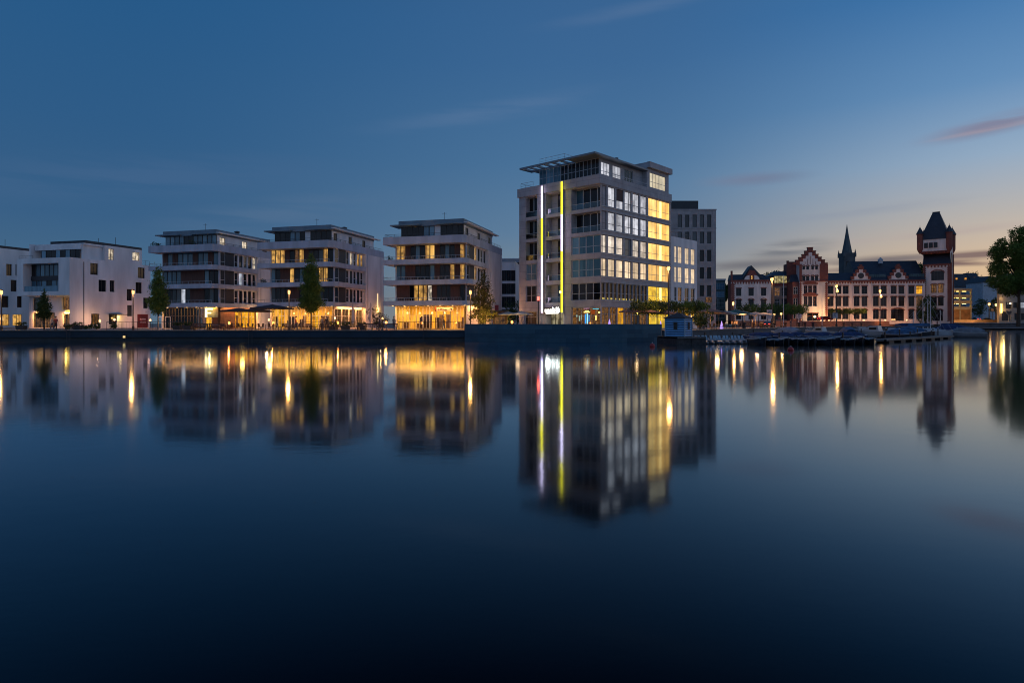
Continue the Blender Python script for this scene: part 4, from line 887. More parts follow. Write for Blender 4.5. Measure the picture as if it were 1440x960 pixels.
for px in pxs+[1262.3]:
    c = cx(px); b.box(c-1.1, c+1.1, -.12, -.003, cz(415.6, c)-.1, cz(415.6, c)+.06); b.box(c-1.1, c+1.1, -.12, -.003, cz(432.2, c)-.1, cz(432.2, c)+.06)
b.build('window_sills', MATS['coping_stone'], wg)
eave(wg, x0, x1, ez)
for px in (1197.5, 1224.5, 1248.5, 1275.5): b = MB(); c = cx(px); b.box(c-.18, c+.18, -.14, -.003, ZB, ez-.9); b.build('pilaster', plaster, wg)
rz = cz(383.5, -15, 4)
r_ = MB(); r_.hexa([(x0-.1, -.3, ez+.12), (x1, -.3, ez+.12), (x1, 12, ez+.12), (x0-.1, 12, ez+.12)], [(x0-.1, 3.2, rz), (x1, 3.2, rz), (x1, 10, rz), (x0-.1, 10, rz)])
h2x = cx(1197, 6); r2 = cz(367.8, -12, 9)
r_.hexa([(h2x, 3.4, rz), (x1+.5, 3.4, rz), (x1+.5, 14, rz), (h2x, 14, rz)], [(h2x+.1, 7.5, r2), (x1+.5, 7.5, r2), (x1+.5, 9.5, r2), (h2x+.1, 9.5, r2)])
r_.build('roof', slate, wg)
b = MB()
for q in range(9):
    a = cx(1222+q*2.6, 2); b.box(a-.22, a+.22, 1.15, 1.75, ez+1.1, ez+2.2)
for q in range(9): a = cx(1278+q*2.4, 2); b.box(a-.2, a+.2, 1.15, 1.75, ez+1.1, ez+2.2)
b.build('roof_light_band', MATS['teal_cladding'], wg)
lt = MB(); a = cx(1237.5, 6); lt.box(a-.6, a+.6, 5.2, 6.2, r2-1.0, r2+.2); lt.hexa([(a-.75, 5.1, r2+.2), (a+.75, 5.1, r2+.2), (a+.75, 6.3, r2+.2), (a-.75, 6.3, r2+.2)], [(a-.1, 5.6, r2+1.1), (a+.1, 5.6, r2+1.1), (a+.1, 5.8, r2+1.1), (a-.1, 5.8, r2+1.1)]); lt.build('roof_lantern', ltmetal, wg)
gable_dormer(wg, cx(1210.5, 0), ez+.1, 6.0, 4.4); gable_dormer(wg, cx(1263, 0), ez+.1, 6.0, 4.4)
# stepped gable house
G0, G1 = cx(1125), cx(1163.4); sg_ = thing('stepped_gable_house', 'tall stepped-gable front of the old hall, cream plaster with red brick edges, warmly lit', 'historic hall', (*CO, 0), CTH, GROUP_H)
Y = -3.0; F = front(Y); zc = lambda py: K.z(py, (G0+G1)/2, Y); G0 = cx(1124.5, Y); G1 = cx(1164, Y)
ct = zc(395)
wl = []
for px, pw, a, b in ((1133, 5, 416.5, 430.5), (1139.3, 5.6, 416.5, 430.5), (1146, 5, 416.5, 430.5), (1133, 5, 401.5, 413), (1139.3, 5.6, 401.5, 413), (1146, 5, 401.5, 413)): wl.append((cx(px-pw/2, Y), cx(px+pw/2, Y), zc(b), zc(a), 0))
wl.append((cx(1135, Y), cx(1151, Y), ZB+.1, zc(440), 0))
for px in (1130.3, 1135.8, 1142.8, 1148.3): wl.append((cx(px-2.2, Y), cx(px+2.2, Y), zc(394.4), zc(387.5), .5)); wl.append((cx(px-1.9, Y), cx(px+1.9, Y), zc(378.9), zc(373.5), .4))
w = MB(); sheet(w, F, G0, G1, ZB-1, zc(371), [q[:4] for q in wl], .35); w.quad((G0, Y, ZB-1), (G0, Y, zc(371)), (G0, 8, zc(371)), (G0, 8, ZB-1)); w.quad((G1, Y, ZB-1), (G1, Y, zc(371)), (G1, 8, zc(371)), (G1, 8, ZB-1)); w.build('wall', plaster, sg_)
for a0, a1, b0, b1, ar in wl: window(sg_, F, a0, a1, b0, b1, glassk, dkframe if ar else MATS['red_brick'], 2, (.6,), -.3); lintel(sg_, F, a0, a1, b1-ar*.7, ar*1.1, .2)
for zz in (412.2, 398.3, 429.3): pass
for a, z_ in ((1130.2, 399.6), (1130.2, 415.4)):
    b = MB(); b.box(cx(1128.6, Y), cx(1150.4, Y), Y-.1, Y-.003, zc(z_)-.0, zc(z_)+.35); 
    n = 8; xl, xr = cx(1128.6, Y), cx(1150.4, Y)
    for i in range(n): t0, t1 = i/n, (i+1)/n; b.box(xl+(xr-xl)*t0, xl+(xr-xl)*t1, Y-.12, Y-.01, zc(z_)+.35, zc(z_)+.35+.75*math.sin(math.pi*(t0+t1)/2))
    b.build('brick_arch', brick, sg_)
steps = [(1163.5, 370), (1160, 365.5), (1155.5, 361.5), (1151, 357.5), (1147.2, 352.8), (1143.2, 348)]
cpx = 1139.5; b = MB(); pb = MB()
prev = 371
for i, (px, py) in enumerate(steps):
    hw = px-cpx; nx = steps[i+1][0]-cpx if i+1 < len(steps) else 0
    za, zb_ = zc(prev), zc(py)
    for sx_ in (-1, 1):
        e0, e1 = sorted((cx(cpx+sx_*hw, Y), cx(cpx+sx_*(nx-1.2 if i < 5 else 0), Y))); b.box(e0, e1, Y-.04, Y+.9, za-(.5 if i else 0), zb_)
    pb.box(cx(cpx-nx+1, Y), cx(cpx+nx-1, Y), Y-.01, Y+.85, za, zb_+.01) if i < 5 else None
    b.box(cx(cpx-hw, Y)-.1, cx(cpx-hw+4.4, Y), Y-.12, Y+1.0, zb_-.12, zb_+.12) ; b.box(cx(cpx+hw-4.4, Y), cx(cpx+hw, Y)+.1, Y-.12, Y+1.0, zb_-.12, zb_+.12)
    prev = py
b.build('stepped_gable', brick, sg_); pb.build('gable_field', plaster, sg_)
b = MB()
for i in range(7):
    px = 1128.5+i*3.65; top = 371-(13.5-abs(px-cpx)*1.05) if abs(px-cpx) < 12.5 else 369; b.box(cx(px-.35, Y), cx(px+.35, Y), Y-.07, Y-.03, zc(371.5), zc(top)-.6)
b.build('blind_niches', brick, sg_)
b = MB(); b.box(G0-.1, cx(1127.6, Y), Y-.08, Y+.0, ct, zc(371)); b.box(cx(1152.6, Y), G1+.1, Y-.08, Y, ct, zc(371)); b.box(G0, G1, Y-.25, Y-.002, ct-.25, ct+.1); b.build('brick_band', brick, sg_)
quoins(sg_, G1-.4, ZB, ct-.3, Y-.08, .55); quoins(sg_, G0+.3, ZB, ct-.3, Y-.08, .4)
rf = MB(); zr = zc(357); mx_ = (G0+G1)/2; rf.hexa([(G0, Y+.9, zc(371)), (G1, Y+.9, zc(371)), (mx_, Y+.9, zr)], [(G0, 9, zc(371)), (G1, 9, zc(371)), (mx_, 9, zr)]); rf.build('roof', slate, sg_)
# oriel bay on its left side
X0, X1 = cx(1109.5, Y+1.5), G0-.02; bz = zc(396)
b = MB(); b.extr([(X0, Y+2.5), (X0+.9, Y+.6), (X1, Y+.6), (X1, 8), (X0, 8)], ZB-1, bz); b.build('oriel_wall', brick, sg_)
for a, b_ in ((403, 413.5), (419, 430), (436, 448)): window(sg_, front(Y+.6), X0+1.2, X1-.5, zc(b_), zc(a), glassk, plaster, 2, (.6,), .02)
b = MB(); b.hexa([(X0-.1, Y+.5, bz), (X1, Y+.5, bz), (X1, 8, bz), (X0-.1, 8, bz)], [(X0+1.0, Y+3, zc(385)), (X1, Y+3, zc(385)), (X1, 7, zc(385)), (X0+1.0, 7, zc(385))]); b.build('oriel_roof', slate, sg_)
b = MB(); b.box(X0-.05, X1, Y+4, Y+4.6, bz, zc(366)); b.box(X0-.05, X0+.6, Y+3.9, Y+4.7, zc(366), zc(364.5)); b.box(X0+.6, X1, Y+4.61, 8, bz, zc(368)); b.build('side_parapet', brick, sg_)
fl = thing('added_floodlight', 'assumed small amber flood lamp on the forecourt lighting the cream stepped gable', 'added_floodlight', K.w(cx(1166, -9), -9, ZB)); b = MB(); b.box(-.2, .2, -.15, .15, 0, .15); b.build('base', black, fl); b = MB(); b.box(-.18, .18, -.12, .12, .15, .42); b.build('lamp_head', glow('added_flood_face', (1, .7, .35), 3), fl)  # added flood lamp, assumed from the warm light on the gable wall
FL = Proto(fl); FL.put(K.w(cx(1166, -9), -9, ZB))
for xq, lb in ((1045, 'left window column of the left pavilion'), (1072, 'right window column of the left pavilion'), (1185, 'left end of the long wing'), (1215, 'first small stepped gable'), (1245, 'bay between the two small stepped gables'), (1275, 'second small stepped gable')):
    FL.put(K.w(cx(xq, -5), -5, GZ+.03 if xq < 1100 else ZB), CTH, 'added amber ground flood lamp below the '+lb, 'added fill floodlights along the old hall')  # fittings added to house amber fill on the lower walls
    area(K.w(cx(xq, -4.8), -4.8, (GZ if xq < 1100 else ZB)+.6), (math.radians(112), 0, CTH), 1.4, .3, 130, (1, .47, .18), None, 'added_flood_fill')
point(K.w(cx(1160, -8), -8, ZB+1.6), 1800, (1, .62, .26), .3)  # light of the assumed flood lamp before the gable
# link building
lk = thing('brick_hall_link', 'recessed link between the two left gables with a lit glazed attic under a dark roof', 'historic hall', (*CO, 0), CTH, GROUP_H)
Y = 1.0; X0, X1 = cx(1086.5, Y), cx(1109.5, Y); zc2 = lambda py: K.z(py, X0, Y); F = front(Y)
hs = [(cx(p-3.6, Y), cx(p+3.6, Y), max(zc2(b), ZB+.1), zc2(a)) for p in (1093, 1103) for a, b in ((404.5, 416), (420, 431), (436, 449))]
w = MB(); sheet(w, F, X0, X1, ZB-1, zc2(399), hs, .3); w.build('wall', mat('tan_plaster', (.30, .22, .18), .85), lk)
for k, q in enumerate(hs): window(lk, F, *q, lit_dim if k == 0 else glassk, whmetal if k < 2 else dkframe, 2, (.6,), -.28)
b = MB(); b.box(X0, X1, Y-.2, Y+.05, zc2(402), zc2(398.5)); b.build('brick_cornice', brick, lk)
window(lk, F, cx(1088, Y), cx(1106.6, Y), zc2(398), zc2(388), litpane('attic_light', (1, .86, .42), (.6, .42, .12), .7, 2, 1.4), dkframe, 5, (.5,), 0)
b = MB(); b.hexa([(X0-1, Y-.3, zc2(388)), (X1, Y-.3, zc2(388)), (X1, 11, zc2(388)), (X0-1, 11, zc2(388))], [(X0+1.5, Y+4, zc2(380.5)), (X1, Y+4, zc2(380.5)), (X1, 9, zc2(380.5)), (X0+1.5, 9, zc2(380.5))]); b.build('roof', slate, lk)
# left pavilion
pv = thing('brick_hall_pavilion', 'left end pavilion of the old hall with a low brick gable and six dark windows', 'historic hall', (*CO, 0), CTH, GROUP_H)
Y = -1.5; F = front(Y); X0, X1 = cx(1028, Y), cx(1086.5, Y); xm = (X0+X1)/2; z3 = lambda py: K.z(py, xm, Y)
hs = []
for p in (1038.8, 1056.3, 1073.9):
    hs += [(cx(p-3.7, Y), cx(p+3.7, Y), z3(416), z3(405.3), 0), (cx(p-3.7, Y), cx(p+3.7, Y), z3(431), z3(420.5), .6), (cx(p-3.7, Y), cx(p+3.7, Y), z3(449), z3(438), .6)]
w = MB(); sheet(w, F, X0, X1, ZB-1, z3(393.5), [q[:4] for q in hs], .3); w.build('wall', plaster, pv)
for xa in (X0, X1-.3): w = MB(); w.box(xa, xa+.3, Y+.01, 4.5, ZB-1, z3(393.5)); w.build('side_wall', brick, pv)
for a0, a1, b0, b1, ar in hs: window(pv, F, a0, a1, b0, b1, glassk, dkframe, 2, (.6,), -.28); lintel(pv, F, a0, a1, b1-ar*.8, ar, .3)
eave(pv, X0, X1, z3(394.2), .95, Y-.2); quoins(pv, X0+.5, ZB, z3(397), Y-.07, .9); quoins(pv, X1-.2, ZB, z3(397), Y-.07, .35)
b = MB(); q = cx(1046.5, Y), cx(1066, Y)
b.slab_xz([(q[0], z3(393.5)), (q[1], z3(393.5)), (xm+1.6, z3(386)), (xm+.8, z3(380)), (xm-.8, z3(380)), (xm-1.6, z3(386))], Y-.3, Y+.5); b.build('brick_gable', brick, pv)
b = MB(); n = 9
for s in (-1, 1): b.slab_xz([(xm+s*.75, z3(393.2))]+[(xm+s*(.75+1.7*math.cos(math.pi/2*i/n)), z3(393.2)+1.5*math.sin(math.pi/2*i/n)) for i in range(n+1)], Y-.36, Y-.302)
b.build('niche', plaster, pv); window(pv, F, xm-.35, xm+.35, z3(393), z3(387.5), lit_y, dkframe, 1, (), .31)
b = MB(); pk = z3(372.8); ez2 = z3(393.2)
b.hexa([(X0, Y-.2, ez2), (X1, Y-.2, ez2), (X1, 5.5, ez2), (X0, 5.5, ez2)], [(X0+.3, Y+2.5, z3(385)), (X1-2.6, Y+2.5, z3(385)), (X1-2.6, 4.5, z3(385)), (X0+.3, 4.5, z3(385))])
b.hexa([(cx(1043, Y), Y+.5, ez2+.2), (cx(1076, Y), Y+.5, ez2+.2), (xm, Y+.6, pk)], [(cx(1043, Y), 5.5, ez2+.2), (cx(1076, Y), 5.5, ez2+.2), (xm, 5.5, pk)]); b.build('roof', slate, pv)
b = MB(); b.box(X0-.1, X0+.5, Y-.25, Y+.4, ez2, z3(380.5)); b.build('corner_finial', brick, pv)
# clock-less main tower: lower shaft, overhanging top storey, four corner turrets, truncated pyramid roof
MTH = math.radians(-40); MO = (142.4, 208.0); M_ = Bld(MO, MTH)
mt = thing('brick_hall_tower', 'tall white and red hall tower with a steep blue-grey roof and pointed corner turrets', 'historic tower', (*MO, 0), MTH, GROUP_H)
Wd = 7.4; F = front(0); mz = lambda py: M_.z(py, -3, 0); ze = mz(371.8)
ax = lambda px: M_.ax(px, 0)
hs = [(ax(1309.5), ax(1327.5), mz(394), mz(380.5), 1.0), (ax(1309.3), ax(1317.3), mz(411.7), mz(399.5), .35), (ax(1319), ax(1327), mz(411.7), mz(399.5), .35), (ax(1309.3), ax(1317.3), mz(430), mz(417), .35), (ax(1319), ax(1327), mz(430), mz(417), .35), (ax(1311), ax(1326), ZB+.1, mz(435), .6)]
w = MB(); sheet(w, F, -Wd, 0, ZB-1, ze, [q[:4] for q in hs], .3); sheet(w, right(0), 0, 8, ZB-1, mz(345)); sheet(w, left(-Wd), 0, 8, ZB-1, mz(345)); sheet(w, back(8), -Wd, 0, ZB-1, mz(345)); sheet(w, front(3.3), -Wd, 0, ze, mz(345)); w.build('shaft_wall', plaster, mt)
for k, (a0, a1, b0, b1, ar) in enumerate(hs): window(mt, F, a0, a1, b0, b1, lit_dim if k in (1, 2) else glassk, dkframe, 4 if k == 0 else 2, (.6,), -.28); lintel(mt, F, a0, a1, b1-ar*.8, ar, .3)
eave(mt, -Wd-.1, .1, ze+.1, .8)
b = MB(); b.hexa([(-Wd-.2, -.3, ze+.2), (.2, -.3, ze+.2), (.2, 3.3, ze+.2), (-Wd-.2, 3.3, ze+.2)], [(-Wd-.2, 2.6, mz(355.3)), (.2, 2.6, mz(355.3)), (.2, 3.3, mz(355.3)), (-Wd-.2, 3.3, mz(355.3))]); b.build('skirt_roof', slate, mt)
quoins(mt, -.25, ZB, ze-.4, -.08, .7); quoins(mt, -Wd+.25, ZB, ze-.4, -.08, .6)
b = MB(); b.box(.01, .4, -.1, 1.1, ZB-1, ze+.5); b.build('brick_buttress', brick, mt)
b = MB(); b.box(.01, .3, 6.9, 8, ZB-1, mz(356)); b.build('brick_buttress', brick, mt)
window(mt, left(-Wd), 3.5, 4.4, mz(372), mz(363), glassk, whmetal, 1, (), .02)
# corbelled top storey
u0, u1, v0, v1 = -Wd-.9, -.2, -.3, 8.3; c0 = mz(353.5); c1 = mz(336)
b = MB(); b.hexa([(u0+.3, v0+.3, c0-.6), (u1-.3, v0+.3, c0-.6), (u1-.3, v1-.3, c0-.6), (u0+.3, v1-.3, c0-.6)], [(u0, v0, c0), (u1, v0, c0), (u1, v1, c0), (u0, v1, c0)])
n = 9
for i in range(n): x = u0+.4+(u1-u0-.8)*i/(n-1); b.box(x-.18, x+.18, v0-.12, v0+.2, c0-.55, c0+.25)
for i in range(n): y = v0+.4+(v1-v0-.8)*i/(n-1); b.box(u1-.2, u1+.12, y-.18, y+.18, c0-.55, c0+.25)
b.box(u0-.05, u1+.05, v0-.08, v1+.05, c0, c0+.22); b.build('corbel_band', brick, mt)
w = MB(); w.box(u0, u1, v0, v1, c0+.22, c1); w.build('top_wall', plaster, mt)
for px in (1302.2, 1309, 1315.6): x = M_.ax(px, v0); window(mt, front(v0), x-.55, x+.55, mz(348), mz(340.5), glassk, brick, 1, (), .02)
window(mt, right(u1), 3.0, 5.6, mz(348), mz(339), glassk, brick, 2, (), .02)
b = MB(); rt_ = mz(296); cxm, cym = (u0+u1)/2, (v0+v1)/2; b.hexa([(u0-.15, v0-.15, c1), (u1+.15, v0-.15, c1), (u1+.15, v1+.15, c1), (u0-.15, v1+.15, c1)], [(cxm-.95, cym-.55, rt_), (cxm+.95, cym-.55, rt_), (cxm+.95, cym+.55, rt_), (cxm-.95, cym+.55, rt_)]); b.build('roof', slate, mt)
b = MB(); b.box(cxm-1.05, cxm+1.05, cym-.65, cym+.65, rt_, rt_+.18); b.build('roof_ridge', roofdk, mt)
for x, y in ((u0, v0), (u1, v0), (u1, v1), (u0, v1)):
    b = MB(); tz = mz(327.5); b.lathe(x, y, [(.15, c0-.5), (.7, c0+.5), (.88, c0+1.1), (.90, tz-.3), (1.02, tz-.25), (1.02, tz)], 8); t = b.build('turret', brick, mt)
    b = MB(); b.lathe(x, y, [(1.2, tz), (.06, mz(317.3)), (.03, mz(315))], 8); b.build('turret_roof', slate, t)
# church spire far behind
D = 400; ch = thing('church_tower', 'slender dark church spire rising behind the long hall roof', 'church', (wp(1191, D), D, 0))
w_ = 3.4
b = MB(); b.box(-w_, w_, -w_, w_, 3, wz(356, D)); b.build('tower_wall', mat('church_stone', (.10, .105, .11), .9, .2, .3), ch)
b = MB(); n = 8; s0 = wz(358, D); b.lathe(0, 0, [(3.3, s0), (2.2, wz(345, D)), (1.15, wz(332, D)), (.25, wz(318, D)), (.08, wz(315.5, D))], 8); sp = b.build('spire', mat('copper_roof', (.07, .09, .095), .6, .2, .4), ch)
for x in (-1, 1):
    for y in (-1, 1): b = MB(); b.lathe(x*w_, y*w_, [(.7, wz(362, D)), (.75, s0), (.04, wz(352, D)+.6)], 6); b.build('pinnacle', MATS['church_stone'], ch)
for x in (-1.7, 1.7): window(ch, front(-w_), x-.8, x+.8, wz(379, D), wz(368, D), glassk, MATS['church_stone'], 1, (), .05)
b = MB(); b.box(w_, w_+4.2, -2, 6, 3, wz(372, D)); b.hexa([(w_, -2, wz(372, D)), (w_+4.2, -2, wz(372, D)), (w_+4.2, 6, wz(372, D)), (w_, 6, wz(372, D))], [(w_, 1.9, wz(367, D)), (w_+.6, 1.9, wz(367, D)), (w_+.6, 2.1, wz(367, D)), (w_, 2.1, wz(367, D))]); b.build('nave_wall', mat('church_pale', (.25, .28, .30), .8), ch)

# ------------------------------------------------------------------ right end: car park, houses, stone building
D = 228.0; O = (wp(1367, D), D, 0); x0 = wp(1333, D)-O[0]
cp = thing('parking_garage', 'open-sided parking garage with three yellow-lit decks beside the hall tower', 'parking garage', O)
zz = [wz(p, D) for p in (449, 433.5, 424.5, 416.5, 407)]
b = MB()
for k, z in enumerate(zz[1:]): b.box(x0, 0, 0, 16, z-.45, z+.0); b.box(x0, 0, -.1, .15, z-.0 if k < 3 else z, z+(.55 if k < 3 else .3))
for x in (x0, x0*.5, -.4): b.box(x, x+.4, .2, .6, 3.0, zz[4])
b.box(x0, 0, 15.6, 16, 2.5, zz[4]); b.build('deck', mat('garage_concrete', (.42, .36, .25), .8, .2, .6), cp)
b = MB(); b.box(x0, 0, .3, .6, 2.6, zz[1]-.45); b.build('ground_wall', mat('garage_base', (.30, .15, .06), .8, .3, .5), cp)
for k in (1, 2, 3):
    z = zz[k+1]-.55 if k < 3 else zz[4]-.5
    b = MB()
    for q in range(4): b.box(x0+1+q*2.1, x0+2.3+q*2.1, 3, 3.25, z-.08, z)
    b.build('strip_light', glow('garage_tube', (1, .80, .25), 7), cp)
    area((x0/2, 3.5, z-.15), (0, 0, 0), 7, 5, 420, (1, .72, .12), cp)
def far_house(label, px0, px1, D, yt, ye, m, roof, wins=(), pane=lit_y):
    x0, x1 = wp(px0, D), wp(px1, D); h = thing('distant_house', label, 'house', ((x0+x1)/2, D, 0)); w = (x1-x0)/2; ez = wz(ye, D); rz = wz(yt, D)
    b = MB(); b.box(-w, w, 0, 10, 2, ez); b.build('wall', m, h)
    r = MB()
    if roof == 'gable': r.hexa([(-w-.3, -.3, ez), (w+.3, -.3, ez), (0, -.3, rz)], [(-w-.3, 10.3, ez), (w+.3, 10.3, ez), (0, 10.3, rz)])
    else: r.hexa([(-w-.3, -.4, ez), (w+.3, -.4, ez), (w+.3, 10.4, ez), (-w-.3, 10.4, ez)], [(-w, 4, rz), (w, 4, rz), (w, 6, rz), (-w, 6, rz)])
    r.build('roof', roofdk, h)
    for a, b_ in wins:
        yv = (a, b_); z = wz(b_, D); x = wp(a, D)-(x0+x1)/2
        yy = -.3 if z < ez else -.4+(z-ez)/(rz-ez)*4.4-.45
        window(h, front(yy), x-.55, x+.55, z-.45, z+.45, pane, dkframe, 1, (), .12)
    return h
orange = litpane('lit_orange', (1, .42, .06), (.8, .28, .03), .9)
far_house('dark-roofed house behind the parking garage with two glowing orange roof windows', 1340, 1367, 285, 384, 403, mat('bluegrey_render2', (.22, .26, .32), .8), 'hip', [(1349, 391.5), (1361.5, 391.5)], orange)
far_house('narrow dark house with two glowing orange windows one above the other', 1367.5, 1381, 290, 383, 397, mat('dim_render', (.10, .11, .13), .8), 'hip', [(1372.8, 391), (1372.8, 397.8)], orange)
far_house('pale blue-white gabled house between the garage and the riverside tree', 1382, 1402, 270, 388, 397, mat('pale_render', (.45, .5, .56), .8), 'gable', [(1391.5, 402)], glassk)
far_house('long low dark house with a reddish ridge behind the pale gabled house', 1380, 1412, 320, 388, 394, MATS['dim_render'], 'hip')
D = 217.0; x0 = wp(1405, D)
sb = thing('stone_building', 'beige stone building behind the big riverside tree, warmly lit at its left corner', 'building', (x0, D, 0))
hs = [(a, a+w, wz(y1, D), wz(y0, D)) for a, w, y0, y1 in ((2.3, 1.9, 424.5, 434), (3.6, 1.4, 405, 413), (5.0, 2.0, 405, 413), (4.8, 1.4, 425, 433), (6.9, 2.2, 425, 433), (1.8, 1.8, 396, 405), (.9, 3, 438, 451), (5.2, 1.4, 440, 450), (7.4, 1.6, 440, 450), (10, 2, 425, 433), (10, 2, 440, 450))]
w = MB(); sheet(w, front(0), 0, 22, 2, wz(384, D), hs, .3); sheet(w, left(0), 0, 1.0, 2, wz(384, D)); w.quad((0, 0, wz(384, D)), (22, 0, wz(384, D)), (24, 14, wz(384, D)), (12, 14, wz(384, D)), (0, 1, wz(384, D))); w.quad((0, 1, 2), (12, 14, 2), (12, 14, wz(384, D)), (0, 1, wz(384, D))); w.build('wall', brickmat('beige_stone', (.34, .29, .25), (.38, .33, .28), (.2, .17, .15), 1.2, .5, .015, .85, .3), sb)
for k, q in enumerate(hs): window(sb, front(0), *q, glassk if k != 4 else lit_c, dkframe, 2, (), -.28)
b = MB(); b.box(.4, .8, -.35, -.1, wz(440, D), wz(427, D)); b.build('corner_uplight', glow('corner_amber', (1, .62, .14), 5), sb); point((x0+.6, D-1.2, wz(437, D)), 160, (1, .6, .2), .3); point((x0+.6, D-1.0, wz(420, D)), 60, (1, .6, .2), .3)
b = MB(); b.lathe(3.6, -.3, [(.05, wz(427.5, D)), (.22, wz(426.8, D)), (.05, wz(425.6, D))], 8); b.build('wall_lamp', glow('white_bulb', (1, .85, .6), 12), sb)
# ------------------------------------------------------------------ trees and planting
def leafmat(name, c1, c2, sc=1.0):
    m, nt, out = newmat(name); p = N(nt, 'ShaderNodeBsdfPrincipled'); p.inputs['Roughness'].default_value = .75; p.inputs['Specular IOR Level'].default_value = .25
    tc = N(nt, 'ShaderNodeTexCoord'); nz = N(nt, 'ShaderNodeTexNoise'); nz.inputs['Scale'].default_value = sc; nz.inputs['Detail'].default_value = 4; L(nt, tc, 'Object', nz, 0)
    r = N(nt, 'ShaderNodeMapRange'); r.inputs[1].default_value = .35; r.inputs[2].default_value = .65; L(nt, nz, 'Fac', r, 0)
    mx = N(nt, 'ShaderNodeMix', data_type='RGBA'); mx.inputs[6].default_value = (*c1, 1); mx.inputs[7].default_value = (*c2, 1); L(nt, r, 0, mx, 0); L(nt, mx, 2, p, 'Base Color')
    t = N(nt, 'ShaderNodeBsdfTranslucent'); L(nt, mx, 2, t, 0); ms = N(nt, 'ShaderNodeMixShader'); ms.inputs[0].default_value = .3; L(nt, p, 0, ms, 1); L(nt, t, 0, ms, 2); L(nt, ms, 0, out, 0)
    MATS[name] = m; return m
leaf_d = leafmat('leaf_dark', (.035, .065, .02), (.10, .14, .04), 1.8)
leaf_y = leafmat('leaf_yellowgreen', (.06, .12, .025), (.18, .25, .05), 2.2)
leaf_o = leafmat('leaf_olive', (.055, .06, .02), (.12, .11, .03), 1.5)
def crown(n, inside, bb, size, rng, clump=.5, per=14):
    """leaf-sized quads gathered in clumps through the crown's volume"""
    b = MB(); k = 0; tries = 0
    while k < n and tries < n*4:
        tries += 1
        c = Vector([rng.uniform(bb[i][0], bb[i][1]) for i in range(3)])
        if not inside(c): continue
        cs = clump*rng.uniform(.6, 1.3)
        for _ in range(per):
            p = c+Vector([rng.gauss(0, cs*.5) for _ in range(3)])
            u = Vector([rng.gauss(0, 1) for _ in range(3)]).normalized(); v = u.orthogonal().normalized(); w = u.cross(v); s = size*rng.uniform(.6, 1.3)
            v *= s*.5; w *= s*.32
            b.quad(p-v, p-w*.9+v*.1, p+v, p+w*.9+v*.1); k += 1
    return b
def columnar(name, h, base, rmax, n, m, rng, power=.8, sparse=False):
    t = thing(name, None, 'tree')
    tr = MB(); tr.tube((0, 0, 0), (0, 0, base+.4), .11, .09, 8); tr.tube((0, 0, base+.4), (.05, 0, h*.8), .09, .02, 6)
    for i in range(12):
        z = base+(h-base)*rng.uniform(.02, .7); a = rng.uniform(0, 6.28); r = rmax*.7*(1-(z-base)/(h-base))**.6
        tr.tube((0, 0, z), (r*math.cos(a), r*math.sin(a), z+r*1.1), .035, .01, 4)
    tr.build('trunk', bark, t)
    def inside(c):
        f = (c.z-base)/(h-base)
        if f < 0 or f > 1: return False
        r = rmax*(min(1, f*5+.35))*(1-f)**power*(1+.26*math.sin(c.z*3.1+math.atan2(c.y, c.x)*2+base*9)+.2*math.sin(c.z*7.3+h*5+math.atan2(c.y, c.x)))
        d = math.hypot(c.x, c.y)
        return d < r and (not sparse or math.sin(c.x*4.3)*math.sin(c.z*3.7+c.y*3)>-.35)
    crown(n, inside, ((-rmax*1.3, rmax*1.3), (-rmax*1.3, rmax*1.3), (base, h)), .2, rng, .35, 10).build('crown', m, t)
    return t
R = random.Random(11)
def place(o, px, D, label, z=GZ, group='trees along the left promenade', rz=0, scale=None):
    o.location = (wp(px, D), D, z); o['label'] = label; o['group'] = group; o.rotation_euler = (0, 0, rz)
    if scale: o.scale = scale
    return o
place(columnar('columnar_tree', 5.6, 1.6, .95, 4200, leaf_d, R), 62, 88, 'small conical tree before the cubic white house')
place(columnar('columnar_tree', 8.9, 2.2, 1.18, 9000, leaf_y, R, .62), 222.5, 86, 'tall conical tree at the left edge of the house with the letter sign')
place(columnar('columnar_tree', 10.1, 2.4, 1.42, 12500, leaf_y, R, .5), 437.5, 85, 'tallest dense promenade tree, in front of the amber cafe')
place(columnar('birch_tree', 8.5, .9, 1.75, 7500, leaf_o, R, .6, True), 679.5, 88, 'loose tree lit amber from below, right of the yellow shopfront')
point((wp(675, 84.6), 84.6, GZ+.5), 800, (1, .58, .12), .15); point((wp(684, 84.6), 84.6, GZ+.7), 600, (1, .58, .12), .15)  # uplights assumed from the amber light in the tree, no fixture built
